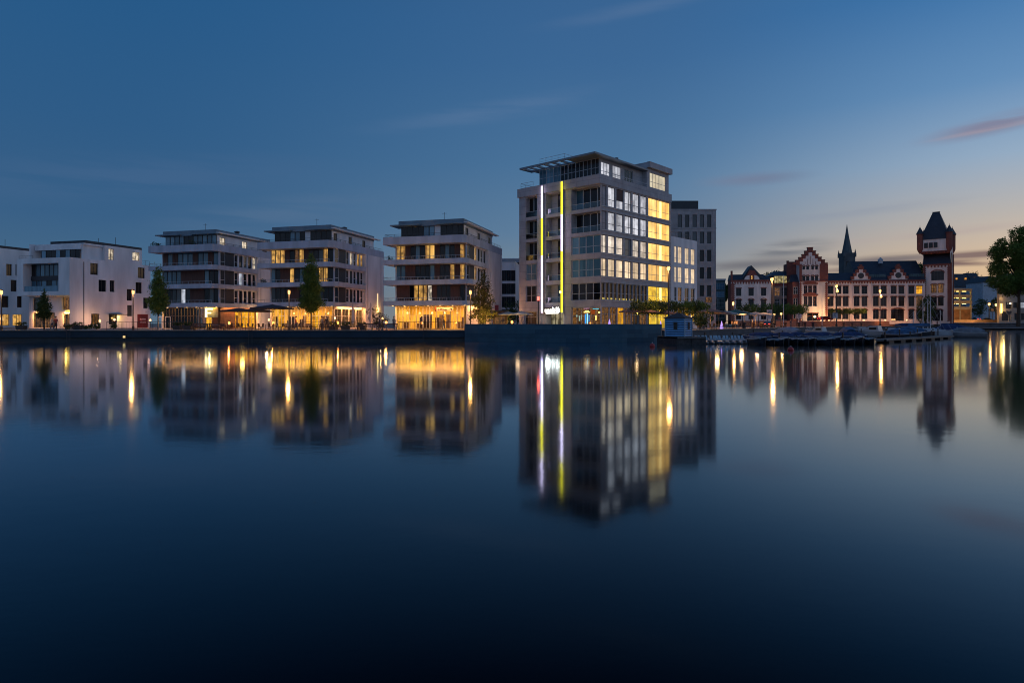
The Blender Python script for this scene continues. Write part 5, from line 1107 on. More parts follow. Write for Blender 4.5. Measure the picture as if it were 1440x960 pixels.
# clipped trees
def clipped(w, h, base, n, m, rng, name='clipped_tree'):
    t = thing(name, None, 'tree'); tr = MB(); tr.tube((0, 0, 0), (0, 0, base+.5), .09, .07, 6)
    for i in range(6): a = i*1.05; tr.tube((0, 0, base), (w*.35*math.cos(a), w*.35*math.sin(a), base+h*.55), .04, .015, 4)
    tr.build('trunk', bark, t)
    def inside(c): return (abs(c.x)/(w/2))**2.6+(abs(c.y)/(w/2))**2.6+(abs(c.z-base-h/2)/(h/2))**2.2 < 1+.25*math.sin(c.x*4)*math.sin(c.z*5+c.y*3)
    crown(n, inside, ((-w/2, w/2), (-w/2, w/2), (base, base+h)), .22, rng, .3, 8).build('crown', m, t)
    return t
cA = [Proto(clipped(3.0, 1.9, 2.0, 1500, leaf_d, R)), Proto(clipped(3.2, 1.7, 2.1, 1500, leaf_y, R))]
def row(items, D0, D1, z, size, names, group, protos, base_py):
    for i, px in enumerate(items):
        D = D0+(D1-D0)*(i/max(1, len(items)-1)); P = protos[i % len(protos)]
        sc = size*D/100.0
        top = wz(base_py[0], D); s = (top-z)/3.85
        o = P.put((wp(px, D), D+R.uniform(-.4, .4), z), R.uniform(0, 6), names[i], group, (sc, sc, s))
row([899, 912, 926], 84, 88, GZ, .98, ['leftmost flat-topped tree at the right corner of the tower', 'flat-topped tree before the golden corner windows, middle of three', 'flat-topped tree just left of the tall lamp post by the tower'], 'flat-topped trees beside the tower', cA, (422.5,))
row([947, 960, 973, 985], 97, 101, GZ, .95, ['flat-topped tree directly right of the tall lamp post, above the blue shed', 'flat-topped tree above the right half of the blue shed roof', 'flat-topped tree below the third window column of the white wing', 'rightmost flat-topped tree before the stone office block'], 'flat-topped trees before the white wing', cA, (423.5,))
cB = [Proto(clipped(3.0, 1.9, 2.0, 1300, leaf_d, R)), Proto(clipped(3.1, 1.8, 2.1, 1300, leaf_y, R))]
row([1045, 1056, 1067.5, 1079, 1091, 1102], 150, 165, GZ+.2, .72, ['%s clipped tree from the left before the left pavilion of the old hall' % ORD[i] for i in range(3)]+['clipped tree directly behind the near tall lamp of the right quay', 'clipped tree before the recessed link, left of the flagpole', 'clipped tree just right of the flagpole'], 'clipped trees before the left half of the old hall', cB, (427.5,))
row([1112, 1120, 1128], 166, 172, GZ+.2, .62, ['yellow-green clipped tree lit by a lamp, left of three below the stepped gable', 'yellow-green clipped tree in the middle of three below the stepped gable', 'yellow-green clipped tree on the right of three, under the cream wall'], 'clipped trees lit yellow below the stepped gable', [cB[1]], (428.5,))
row([1174, 1184, 1194, 1204, 1211.5], 192, 196, 2.9, .50, ['dark clipped tree behind the second tall lamp of the right quay', 'clipped tree second from the left before the long wing', 'middle clipped tree before the long wing, lit yellow', 'clipped tree fourth from the left before the long wing', 'rightmost clipped tree before the long wing'], 'clipped trees before the long wing', [cB[1], cB[0]], (433.5,))
# dark shrubs/trees
def bush(w, h, n, m, rng, name='bush', cat='bush', size=.2, trunk=0, bx=1.0):
    t = thing(name, None, cat)
    tr = MB(); tr.tube((0, 0, 0), (0, 0, trunk+h*.5), max(.05, w*.03), .02, 6)
    for i in range(9): a = rng.uniform(0, 6.28); z = trunk+h*rng.uniform(.1, .45); tr.tube((0, 0, z), (w*.38*math.cos(a), w*.38*math.sin(a), z+h*.3), max(.02, w*.012), .01, 4)
    tr.build('trunk' if trunk else 'stem', bark, t)
    lob = [(rng.uniform(-.28, .28)*w, rng.uniform(-.28, .28)*w, trunk+h*rng.uniform(.3, .75), rng.uniform(.2, .34)*w) for _ in range(9)]
    def inside(c): return any((c.x-x)**2+(c.y-y)**2+((c.z-z)*bx)**2 < r*r for x, y, z, r in lob)
    crown(n, inside, ((-w*.6, w*.6), (-w*.6, w*.6), (trunk, trunk+h*1.05)), size, rng, w*.07, 12).build('crown', m, t)
    return t
def putbush(px, D, z, w, h, n, label, m=leaf_d, name='tree', cat='tree', size=.25, trunk=0, bx=1.0, group=None):
    o = bush(w, h, n, m, R, name, cat, size, trunk, bx); o.location = (wp(px, D), D, z); o['label'] = label
    if group: o['group'] = group
    return o
putbush(728, 118, GZ, 5.2, 6.0, 2600, 'dark leafy tree between the narrow white house and the tower')
putbush(711, 104, GZ, 3.0, 2.4, 1200, 'dark shrub behind the brown kiosk', name='shrub', cat='shrub')
# heavy riverside tree at the right edge
bt = thing('riverside_tree', 'big broad dark-green tree on the far quay at the right edge of the photo', 'tree', (wp(1432, 190), 190, 1.3))
tb = MB(); tb.tube((0, 0, -.1), (.2, 0, 7.5), .55, .38, 10)
lobs = []
for i in range(22):
    a = R.uniform(0, 6.28); zz0 = R.uniform(8, 20); rad = R.uniform(1.5, 5.6)*math.sin(math.pi*min(1, (zz0-3)/24))**.5; e = Vector((rad*math.cos(a), rad*math.sin(a), zz0+R.uniform(2, 6)))
    s = Vector((.2, 0, min(zz0, 13))); mid = s.lerp(e, .5)+Vector((0, 0, .6)); tb.tube(s, mid, .24, .14, 6); tb.tube(mid, e, .14, .04, 5); lobs.append((e, R.uniform(1.5, 2.9)))
tb.tube((.2, 0, 7.5), (0, 0, 22), .38, .08, 8); tb.build('trunk', bark, bt)
for i in range(26): a = R.uniform(0, 6.28); z = R.uniform(11, 28); r = 6.8*math.sin(math.pi*min(1, (z-4.5)/25.5))**.6*R.uniform(.45, 1); lobs.append((Vector((r*math.cos(a), r*math.sin(a)*.8, z)), R.uniform(1.5, 2.8)))
for i in range(14): a = R.uniform(0, 6.28); r = R.uniform(1, 6.5); lobs.append((Vector((r*math.cos(a), r*math.sin(a)*.8, R.uniform(11, 15))), R.uniform(1.6, 2.6)))
crown(42000, lambda c: any((c-e).length < r for e, r in lobs), ((-9.5, 9.5), (-8, 8), (4.5, 30)), .46, R, .6, 12).build('crown', leaf_y, bt)
putbush(1308, 203, GZ, 6.0, 9.4, 3600, 'dark bushy tree standing before the foot of the old hall tower', size=.34, trunk=.8, bx=.65)
putbush(1299, 201, GZ, 4.2, 5.0, 1500, 'lower dark tree left of the one at the foot of the hall tower', size=.34, trunk=.4)
putbush(1377, 255, 3, 6, 8.5, 2400, 'dark tree between the parking garage and the pale gabled house', size=.4, trunk=1)
putbush(1400, 240, 3, 4.5, 9.5, 2200, 'dark tree against the left corner of the beige stone building', size=.4, trunk=1)
for k, (px, D, z, w, h, lb) in enumerate(((1376, 420, 20, 17, 15, 'dark tree crown above the roofs right of the hall tower'), (1342, 430, 22, 11, 10, 'small tree crown on the skyline just right of the hall tower'), (1010, 420, 18, 14, 11, 'tree crown on the skyline right of the stone office block'), (1174, 380, 18, 12, 9.5, 'dark tree crown between the stepped gable and the church spire'), (1098, 300, 17, 14, 9, 'dark tree crown behind the recessed link roof'), (1283, 330, 24, 12, 9, 'dark tree crown showing over the long wing roof, left of the hall tower'), (1020, 380, 16, 10, 9, 'dark tree crown directly left of the old hall pavilion'))):
    putbush(px, D, 3, w, h+2, 6500, lb, size=.85, trunk=z-5, bx=.9, group='trees on the skyline')
# low planting along house fronts
for k, (px, D, w, h, lb) in enumerate(((136, 95, 1.6, .9, 'low dark hedge clump beside the doorway of the cubic white house'), (120, 97, 1.8, .7, 'low dark hedge clump at the corner of the cubic white house'), (160, 100, 1.4, .8, 'low dark shrub left of the doorway canopy'), (98, 94, 1.5, .8, 'low dark shrub right of the small conical tree'), (530, 96, 3.2, 3.6, 'dark climbing shrub between the two lit houses'), (695, 97, 2.2, 1.2, 'low dark shrub right of the amber-lit tree'), (990, 86, 2.8, 3.1, 'big dark shrub behind the blue shed'), (984, 83, 2.0, 2.2, 'smaller dark shrub next to the blue shed'))):
    putbush(px, D, GZ, w, h, 700 if h < 2 else 1600, lb, leaf_o if px == 530 else leaf_d, 'shrub', 'shrub', .16, 0, 1.0 if h > 2 else 1.5)

# ------------------------------------------------------------------ lamps and small fittings
def street_lamp(h, headmat, style='lantern'):
    t = thing('street_lamp', None, 'street lamp'); b = MB()
    b.lathe(0, 0, [(.14, 0), (.14, .5), (.075, .6), (.055, h-.5)], 10); b.build('pole', black, t)
    b = MB(); b.lathe(0, 0, [(.07, h-.5), (.13, h-.42), (.15, h-.12), (.12, h-.05)], 10); b.build('lamp_glass', headmat, t)
    b = MB(); b.lathe(0, 0, [(.2, h-.05), (.22, h), (.05, h+.12)], 10); b.build('lamp_cap', black, t)
    return t
amber = glow('lamp_amber_head', (1, .50, .14), 3.2)
pl = Proto(street_lamp(4.95, amber)); gl = 'street lamps'
for px, D, lb in ((2, 78.6, 'street lamp at the left edge of the photo'), (187.2, 78.4, 'street lamp on the left quay between the cubic house and the conical tree'), (406.5, 78.4, 'street lamp on the left quay before the amber cafe'), (661.5, 78.8, 'street lamp beside the yellow shopfront, next to the curved wall')):
    pl.put((wp(px, D), D, GZ), 0, lb, gl); lamp_light((wp(px, D), D-.35, GZ+4.7), 700)
tl = Proto(street_lamp(8.6, glow('lamp_amber_big', (1, .52, .15), 3.6)))
for px, D, top, z, lb, pw in ((940, 83, 374, GZ, 'tall lamp post before the tower\'s golden corner', 900), (1085.5, 127.5, 390, GZ, 'nearest tall lamp post on the right quay, carrying a white banner', 2600), (1176.3, 175.5, 400, GZ, 'tall lamp post on the right quay before the long wing, carrying a white banner', 2600), (1237.6, 192, 407, GZ, 'third tall lamp post on the right quay, before the middle of the long wing', 2600)):
    s = (wz(top, D)-z)/8.7; tl.put((wp(px, D), D, z), 0, lb, gl, (2.0 if D > 100 else 1.4, 2.0 if D > 100 else 1.4, s)); lamp_light((wp(px, D), D-.5, wz(top+3, D)), pw, size=.25)
# second lamp heads hung lower on the two far posts
for px, py, D, lb in ((1176.5, 409.5, 175.2, 'second lower lantern on the lamp post before the long wing'), (1238, 417, 191.7, 'second lower lantern on the third tall post')):
    t = thing('hanging_lantern', lb, 'lantern', (wp(px, D), D, wz(py, D)), 0, gl); b = MB(); b.lathe(0, -.35, [(.1, -.35), (.32, -.2), (.32, .2), (.1, .35)], 8); b.build('lamp_glass', glow('lantern_amber', (1, .52, .15), 3.2), t)
    b = MB(); b.lathe(0, -.35, [(.38, .35), (.1, .55)], 8); b.box(-.04, .04, -.35, .3, .3, .38); b.build('bracket', black, t)
sl = Proto(street_lamp(3.6, glow('lamp_amber_small', (1, .55, .18), 3.4)))
for px, D, top, z, lb, pw in ((1031, 135, 423, GZ, 'street lamp before the left corner of the old hall', 900), (1088.7, 150, 440.5, GZ, 'small pale lamp just right of the near banner lamp post', 60), (1098.5, 148, 439, GZ, 'small amber lamp below the recessed link', 1000), (1391, 236, 425, 2.9, 'left one of two lamps by the ramp at the right', 1400), (1400.8, 232, 426, 2.9, 'right one of two lamps by the ramp at the right', 1400)):
    s = (wz(top, D)-z)/3.72; k = max(1, D/95); sl.put((wp(px, D), D, z), 0, lb, gl, (k, k, s)); lamp_light((wp(px, D), D-.6, wz(top+2.5, D)), pw*.6, size=.2)
# banners on posts
for px, D, py0, py1, lb in ((1081.4, 127.2, 435.5, 448, 'white banner with a dark swirl on the nearest tall lamp post'), (1174, 175, 440, 447.5, 'white banner on the tall lamp post before the long wing'), (1123, 150, 441.5, 448, 'white banner on the slim post below the stepped gable')):
    t = thing('banner', lb, 'banner', (wp(px, D), D-.2, wz(py1, D)), 0, 'banners on the quay'); hh = wz(py0, D)-wz(py1, D); b = MB(); b.box(-.5*D/127, .5*D/127, -.02, .02, 0, hh); b.build('cloth', mat('banner_cloth', (.5, .47, .5), .8), t)
    b = MB(); n = 12
    for i in range(n): a = 5.2*i/n; a2 = 5.2*(i+1)/n; r = .12+.02*i; b.tube((r*math.cos(a), -.05, hh*.68+r*math.sin(a)), ((r+.02)*math.cos(a2), -.05, hh*.68+(r+.02)*math.sin(a2)), .05, n=4)
    b.build('emblem', black, t); b = MB(); b.box(-.52*D/127, .66*D/127, -.03, .03, hh, hh+.08); b.build('bracket', black, t)
for px, D, top, lb in ((1101.8, 155, 387, 'tall white flagpole before the recessed link'), (1156, 165, 408, 'white pole at the right edge of the cream gable wall'), (1122.6, 150, 440, 'slim white post below the stepped gable')):
    t = thing('flagpole', lb, 'pole', (wp(px, D), D, GZ), 0); b = MB(); b.tube((0, 0, 0), (0, 0, wz(top, D)-GZ), .08, .05, 8); b.build('pole', whmetal, t); b = MB(); b.lathe(0, 0, [(.18, 0), (.18, .3), (.1, .35)], 8); b.build('base', dkmetal, t)
# red signal on its pole and the small wall lamp
D = 74.5; t = thing('harbour_signal', 'red harbour signal light on a dark pole before the tower entrance', 'signal light', (wp(757, D), D, GZ)); b = MB(); b.tube((0, 0, 0), (0, 0, 3.5), .075, .07, 8); b.build('pole', black, t)
b = MB(); b.box(-.2, .2, -.16, .16, 3.5, 4.05); b.build('housing', mat('signal_housing', (.10, .01, .01), .4), t); b = MB(); b.box(-.13, .13, -.19, -.165, 3.56, 4.0); b.build('lamp_glass', glow('red_signal', (1, .07, .05), 7), t)
point((wp(757, D), D-.6, GZ+3.8), 12, (1, .1, .05), .15)
D = 88; t = thing('street_lamp', 'small amber lamp beside the yellow light tube of the tower', 'street lamp', (wp(788, D), D, GZ), 0, gl); b = MB(); b.tube((0, 0, 0), (0, 0, wz(412.5, D)-GZ), .05, .04, 6); b.build('pole', dkmetal, t); b = MB(); b.lathe(0, 0, [(.05, wz(412.5, D)-GZ), (.16, wz(411.5, D)-GZ), (.16, wz(409.5, D)-GZ), (.05, wz(408.7, D)-GZ)], 10); b.build('lamp_glass', glow('lamp_small', (1, .6, .22), 4), t)
# warm lanterns low on the terraces
ln = thing('storm_lantern', None, 'lantern'); b = MB(); b.lathe(0, 0, [(.05, .0), (.14, .03), (.14, .3), (.05, .36)], 8); b.build('lamp_glass', glow('flame_orange', (1, .34, .06), 6), ln)
b = MB(); b.lathe(0, 0, [(.05, -.8), (.05, 0)], 6); b.lathe(0, 0, [(.22, -.86), (.22, -.8)], 10); b.build('stand', black, ln); LN_ = Proto(ln)
for px, py, D, lb in ((322.3, 454.2, 88, 'orange lantern on the left side of the dark cafe parasols'), (384.3, 454, 87, 'orange lantern under the largest dark parasol'), (475, 453.7, 87, 'orange lantern between the lit cafe front and its darker side windows'), (543, 453.5, 86, 'brightest orange lantern, at the gap before the yellow shopfront'), (720, 452.9, 84, 'orange lantern behind the curved wall, left of the tower')):
    LN_.put((wp(px, D), D, wz(py+1.8, D)), 0, lb, 'orange lanterns on the terraces'); point((wp(px, D), D-.3, wz(py, D)), 90 if px != 543 else 220, (1, .34, .07), .15)
# light boxes low on the quay wall
lb_ = thing('ladder_light', None, 'wall light'); b = MB(); b.box(-.18, .18, -.12, .12, 0, .4); b.build('lamp_glass', glow('wall_light', (1, .72, .3), 1.0), lb_); b = MB(); b.box(-.24, .24, .06, .2, -.06, .5); b.build('back_box', black, lb_)
b = MB()
for s in (-.22, .22): b.tube((s, .14, -.7), (s, .14, 1.0), .025, n=5)
for i in range(5): b.tube((-.22, .14, -.55+i*.3), (.22, .14, -.55+i*.3), .02, n=5)
b.build('ladder', dkmetal, lb_); LB = Proto(lb_)
LB.put((wp(174, 76.7), 76.78, .4), 0, 'small lit box on the quay wall just left of the second street lamp', None, .62)
# violet lit cones (illuminated bushes/decor) near the tower terrace
vc = thing('light_cone', None, 'decorative light'); b = MB(); b.lathe(0, 0, [(.22, 0), (.24, .15), (.12, .7), (.03, 1.1)], 8); b.build('lamp_body', glow('violet_glow', (.55, .35, 1), 1.2), vc); b = MB(); b.lathe(0, 0, [(.3, -.08), (.3, 0)], 10); b.build('base', black, vc); VC = Proto(vc)
for px, py, D, s, lb in ((857, 454.6, 80, .8, 'violet glowing cone below the tower\'s near corner'), (929, 454.2, 82, .6, 'violet glowing cone below the flat-topped tree by the tall lamp'), (1014.8, 458.6, 97, 1.1, 'pale violet glowing cone on the terrace right of the blue shed')): VC.put((wp(px, D), D, GZ+.05+(0 if px > 1000 else .5)), 0, lb, 'violet glowing cones', s)

# ------------------------------------------------------------------ parasols
def parasol(r, h, m, drop=.45):
    t = thing('parasol', None, 'parasol'); b = MB(); n = 8
    for i in range(n):
        a, a2 = 2*math.pi*(i+.5)/n, 2*math.pi*(i+1.5)/n; P = (r*math.cos(a), r*math.sin(a), h-drop); Q = (r*math.cos(a2), r*math.sin(a2), h-drop); m_ = ((P[0]+Q[0])*.485, (P[1]+Q[1])*.485, h-drop-.0)
        b.quad((0, 0, h), P, m_); b.quad((0, 0, h), m_, Q); b.quad(P, (P[0], P[1], P[2]-.16), (m_[0], m_[1], m_[2]-.14), m_); b.quad(m_, (m_[0], m_[1], m_[2]-.14), (Q[0], Q[1], Q[2]-.16), Q)
    b.build('canopy', m, t)
    b = MB(); b.tube((0, 0, .05), (0, 0, h+.12), .035, n=6)
    for i in range(n): a = 2*math.pi*(i+.5)/n; b.tube((0, 0, h-drop-.35), (r*.55*math.cos(a), r*.55*math.sin(a), h-drop*.58), .014, n=3)
    b.build('pole', mat('parasol_pole', (.3, .22, .15), .6), t); b = MB(); b.box(-.35, .35, -.35, .35, 0, .08); b.build('base', conc, t)
    return t
pd = Proto(parasol(2.7, 3.25, mat('parasol_dark', (.035, .032, .04), .85))); pw_ = Proto(parasol(2.0, 2.9, mat('parasol_pale', (.36, .37, .38), .85))); pg = Proto(parasol(2.3, 3.2, mat('parasol_green', (.02, .12, .10), .8), .6)); pb = Proto(parasol(2.0, 3.05, mat('parasol_brown', (.17, .11, .10), .85)))
for P, px, D, lb, s in ((pd, 336, 90, 'dark parasol at the left end of the cafe terrace', .95), (pd, 358, 91, 'dark parasol in the middle of the cafe terrace', .95), (pd, 383, 88, 'largest dark parasol beside the lamp post of the amber cafe', 1.08), (pw_, 714, 92, 'pale parasol left of the tower\'s left edge', .9), (pw_, 733, 90, 'pale parasol against the tower\'s left edge', .9), (pb, 889, 85, 'brown parasol left of the flat-topped trees by the tower', .95), (pb, 908, 86, 'brown parasol under the flat-topped trees by the tower', .95), (pb, 936, 90, 'brown parasol behind the tall lamp post', .9), (pb, 999, 93, 'brown parasol before the stone office block, left of two', 1.0), (pb, 1010, 96, 'brown parasol before the stone office block, right of two', .95),
    (pg, 1034, 112, 'green parasol on the right terrace', 1.05), (pw_, 1021, 108, 'pale parasol at the left end of the right terrace', 1.05), (pw_, 1047, 114, 'pale parasol right of the green one', 1.05), (pw_, 1062, 119, 'pale parasol fourth from the left on the right terrace', 1.05), (pw_, 1074, 124, 'pale parasol beside the near banner lamp post', 1.05)):
    P.put((wp(px, D), D, GZ), R.uniform(0, 1), lb, 'open parasols on the terraces', s)
fp = thing('folded_parasol', None, 'parasol'); b = MB(); b.lathe(0, 0, [(.16, .9), (.22, 1.4), (.17, 2.5), (.07, 3.5), (.02, 3.7)], 8); b.build('canopy', mat('parasol_folded', (.46, .42, .42), .85), fp); b = MB(); b.tube((0, 0, 0), (0, 0, 1.0), .04, n=6); b.box(-.35, .35, -.35, .35, 0, .08); b.build('base', conc, fp); FP = Proto(fp)
for px, lb in ((496.5, 'left one of two tall folded pale parasols by the side of the amber cafe'), (521.5, 'right one of two tall folded pale parasols by the side of the amber cafe')): FP.put((wp(px, 86), 86, GZ), 0, lb, 'folded parasols')
lamp_light((wp(383, 88), 87, GZ+2.4), 180, (1, .58, .14), .3); lamp_light((wp(345, 90), 89, GZ+2.4), 156, (1, .58, .14), .3)
lamp_light((wp(1040, 113), 112, GZ+2.4), 360, (1, .5, .2), .3); lamp_light((wp(1062, 119), 118, GZ+2.4), 300, (1, .45, .2), .3); lamp_light((wp(895, 85), 84.5, GZ+2.4), 156, (1, .55, .25), .3); lamp_light((wp(1004, 94), 92.5, GZ+2.3), 252, (1, .55, .2), .3); lamp_light((wp(728, 90), 88.5, GZ+2.3), 48, (1, .6, .3), .3); lamp_light((wp(970, 90), 90, GZ+2.2), 216, (1, .55, .12), .3)

for B_, lx_, ly_, z_, w_, h_, lb in ((B1, -12.9, 1.0, 15.5, 1.5, 1.5, 'potted shrub on the roof terrace corner of the letter-sign house'), (B1, -5.2, .8, 15.5, 1.6, 1.2, 'low potted shrub in front of the penthouse of the letter-sign house'), (B2, -13.1, .9, 8.9, 1.2, 1.1, 'potted shrub on the left balcony end of the amber cafe house'), (B3, -12.6, .9, 11.9, 1.1, 1.1, 'potted shrub on the left end of the top balcony above the yellow shopfront'), (B2, -.7, .8, 8.9, 1.0, 1.0, 'potted shrub on the balcony corner of the amber cafe house')):
    o = bush(w_, h_, 420, leaf_d, R, 'potted_shrub', 'shrub', .14, 0, 1.2); o.location = B_.w(lx_, ly_, z_-.4); o['label'] = lb

ld = thing('quay_ladder', None, 'ladder'); b = MB()
for q in (-.2, .2): b.tube((q, 0, -.6), (q, 0, 1.6), .025, n=5)
for i in range(7): b.tube((-.2, 0, -.4+i*.28), (.2, 0, -.4+i*.28), .02, n=5)
b.build('ladder_rails', dkmetal, ld); LDR = Proto(ld)
for px, D, lb in ((96, 76.7, 'thin ladder on the quay wall below the small conical tree'), (352, 76.7, 'thin ladder on the quay wall below the middle dark parasol'), (598, 76.7, 'thin ladder on the quay wall below the yellow shopfront')): LDR.put((wp(px, D), D, 0), 0, lb, 'ladders on the left quay wall')
# ------------------------------------------------------------------ cafe furniture, benches, bollards, rails
tb_ = thing('cafe_table', None, 'table'); b = MB(); b.lathe(0, 0, [(.42, .71), (.42, .75)], 14); b.build('tabletop', mat('table_top', (.32, .3, .28), .5), tb_); b = MB(); b.lathe(0, 0, [(.26, 0), (.26, .03), (.035, .05), (.035, .71)], 8); b.build('pedestal', black, tb_); TB = Proto(tb_)
chm = thing('cafe_chair', None, 'chair'); wick = mat('wicker_dark', (.06, .035, .025), .8, .4, 12)
b = MB(); b.box(-.23, .23, -.22, .22, .42, .47); b.build('seat', wick, chm)
b = MB(); b.hexa([(-.23, .2, .48), (.23, .2, .48), (.23, .24, .48), (-.23, .24, .48)], [(-.21, .28, .9), (.21, .28, .9), (.21, .32, .9), (-.21, .32, .9)]); b.build('backrest', wick, chm)
for x in (-.2, .2):
    for y in (-.19, .2): b = MB(); b.tube((x, y, 0), (x, y, .42), .018, n=5); b.build('leg', black, chm)
CH = Proto(chm)
from_left = 'from left'
def terrace(px0, px1, D, n, lbl, z=GZ, dD=0, chairs=(-1, 1)):
    for i in range(n):
        px = px0+(px1-px0)*i/max(1, n-1); d = D+dD*i/max(1, n-1)+R.uniform(-.5, .5); x = wp(px, d)
        TB.put((x, d, z), 0, '%s round cafe table %s' % (ORD[i], lbl), 'round cafe tables')
        for s in chairs: CH.put((x+s*.72, d+R.uniform(-.2, .2), z), s*-math.pi/2+R.uniform(-.3, .3), 'dark chair %s of the %s table %s' % ('left' if s < 0 else 'right', ORD[i], lbl), 'dark cafe chairs')
terrace(288, 402, 83.5, 9, from_left+' on the terrace beside the letter-sign house')
terrace(410, 462, 83.0, 5, from_left+' before the amber-lit cafe windows')
terrace(1022, 1076, 103, 6, from_left+' under the green and pale parasols', dD=15)
terrace(994, 1008, 88, 2, from_left+' before the stone office block')
terrace(66, 92, 86, 3, from_left+' beside the small conical tree', chairs=(1,))
# benches
bn = thing('bench', None, 'bench'); b = MB()
for k in range(3): b.box(-1, 1, -.25+k*.17, -.12+k*.17, .42, .46)
b.build('seat', wood, bn); b = MB()
for k in range(2): b.box(-1, 1, .27, .31, .58+k*.18, .7+k*.18)
b.build('backrest', wood, bn)
for x in (-.85, .85): b = MB(); b.box(x-.04, x+.04, -.25, .3, 0, .42); b.box(x-.04, x+.04, .26, .32, .42, .9); b.build('leg', black, bn)
BN = Proto(bn)
for px, D, lb in ((283, 79.5, 'bench at the quay edge left of the dark cafe terrace'), (306, 80.2, 'bench in front of the letter-sign house'), (514, 79.6, 'bench beside the folded parasols, left of two'), (524, 79.8, 'bench beside the folded parasols, right of two'), (548, 80.2, 'bench left of the yellow shopfront')): BN.put((wp(px, D), D, GZ), math.pi if px < 400 else 0, lb, 'benches on the quay')
# planters
pt = thing('planter', None, 'planter'); b = MB(); b.hexa([(-.5, -.3, 0), (.5, -.3, 0), (.5, .3, 0), (-.5, .3, 0)], [(-.6, -.36, .6), (.6, -.36, .6), (.6, .36, .6), (-.6, .36, .6)]); b.build('box', dkmetal, pt)
crown(260, lambda c: True, ((-.5, .5), (-.28, .28), (.6, 1.05)), .16, R, .12, 6).build('plants', leaf_d, pt); PT = Proto(pt)
for px, D, lb in ((264, 88, 'planter left of the dark cafe terrace'), (250, 89, 'planter before the dark ground floor of the letter-sign house'), (468, 86, 'planter beside the orange lantern of the amber cafe'), (486, 86.5, 'planter before the darker side windows of the amber cafe'), (508, 86.5, 'planter between the two folded parasols'), (109, 92, 'planter at the corner of the cubic house'), (30, 88, 'planter below the bright yellow windows at the far left')): PT.put((wp(px, D), D, GZ), 0, lb, 'planters along the house fronts')
# white frame stand on the promenade (poster frame)
for px, w, lb in ((236, 7, 'white tubular frame right of the tall conical tree'), (225, 5, 'narrower white tubular frame under the tall conical tree')):
    D = 82; t = thing('tubular_frame', lb, 'frame', (wp(px, D), D, GZ), 0); W2 = w*D/FOC/2; b = MB()
    for x in (-W2, W2): b.tube((x, 0, 0), (x, 0, 1.75), .03, n=6)
    b.tube((-W2, 0, 1.75), (W2, 0, 1.75), .03, n=6); b.tube((-W2, 0, .15), (W2, 0, .15), .03, n=6); b.build('tube_frame', whmetal, t)
# railings on the left quay edge
for k, (a, c, lb) in enumerate(((150, 258, 'thin dark railing on the quay below the letter-sign house tree'), (424, 500, 'thin dark railing on the quay before the amber cafe'), (560, 651, 'thin dark railing on the quay before the yellow shopfront'))):
    t = thing('quay_railing', lb, 'railing', (wp((a+c)/2, 77.5), 77.5, GZ+.07)); hw = wp(c, 77.5)-wp((a+c)/2, 77.5); railing(t, [(-hw, 0), (hw, 0)], 0, 1.0, dkmetal, 1.6, .32, name='rails')
# bollards
bo = thing('bollard', None, 'bollard'); b = MB(); b.lathe(0, 0, [(.22, 0), (.2, .3), (.16, .5), (.25, .62), (.25, .78), (.1, .84)], 10); b.build('body', mat('bollard_iron', (.03, .012, .012), .6), bo); b = MB(); b.lathe(0, 0, [(.3, -.01), (.3, .05)], 10); b.build('base', conc, bo); BO = Proto(bo)
qx = [(1048.5, 121), (1061, 121), (1073, 121)]
def on_quay(px):
    k = (px-720)/FOC
    for (xa, ya), (xb, yb) in zip(quayR, quayR[1:]):
        den = (xb-xa)-k*(yb-ya); t = (k*ya-xa)/den if abs(den) > 1e-6 else -1
        if -.001 <= t <= 1.001: return xa+(xb-xa)*t, ya+(yb-ya)*t
for i, px in enumerate((1049, 1061.5, 1073.5, 1106.8, 1126, 1134.5, 1146, 1189, 1201, 1214)):
    x, y = on_quay(px); n_ = Vector((-(y), x)).normalized()
    BO.put((x+.2, y+1.4, GZ+.01), 0, ['dark bollard on the right quay, %s of the three left of the near banner lamp' % w for w in ('leftmost', 'middle', 'rightmost')][i] if i < 3 else 'dark bollard on the right quay, %s to the right of the near banner lamp' % ORD[i-3], 'mooring bollards on the right quay', 1.25+.12*(i > 2))
# heart sign on the far quay, round road sign by the ramp
D = 213.5; t = thing('heart_sign', 'pale heart-shaped sign on a post on the far quay at the right', 'sign', (wp(1423.8, D), D+1.5, 2.4)); b = MB(); b.tube((0, 0, 0), (0, 0, 2.4), .09, n=6); b.build('post', ltmetal, t)
pts = []
for i in range(22): a = 2*math.pi*i/22; pts.append((.078*16*math.sin(a)**3*.9, 3.35+.078*(13*math.cos(a)-5*math.cos(2*a)-2*math.cos(3*a)-math.cos(4*a))*.9))
b = MB(); ins = [(x*.74, 3.32+(z-3.32)*.74) for x, z in pts]; b.slab_xz(pts, -.08, .02); hb = b.build('heart', mat('heart_tan', (.5, .34, .22), .6), t); b = MB(); b.slab_xz(ins, -.11, -.082); b.build('heart_centre', mat('heart_dark', (.13, .08, .06), .6), hb)
D = 229; t = thing('road_sign', 'round pale road sign on a post by the ramp lamps', 'sign', (wp(1395.6, D), D, 2.7)); b = MB(); b.tube((0, 0, 0), (0, 0, 3.9), .07, n=6); b.build('post', dkmetal, t); b = MB(); n = 14; b.hexa([(.55*math.cos(2*math.pi*i/n), 0, 4.3+.55*math.sin(2*math.pi*i/n)) for i in range(n)], [(.55*math.cos(2*math.pi*i/n), -.05, 4.3+.55*math.sin(2*math.pi*i/n)) for i in range(n)]); b.build('disc', mat('sign_disc', (.6, .5, .4), .5), t)
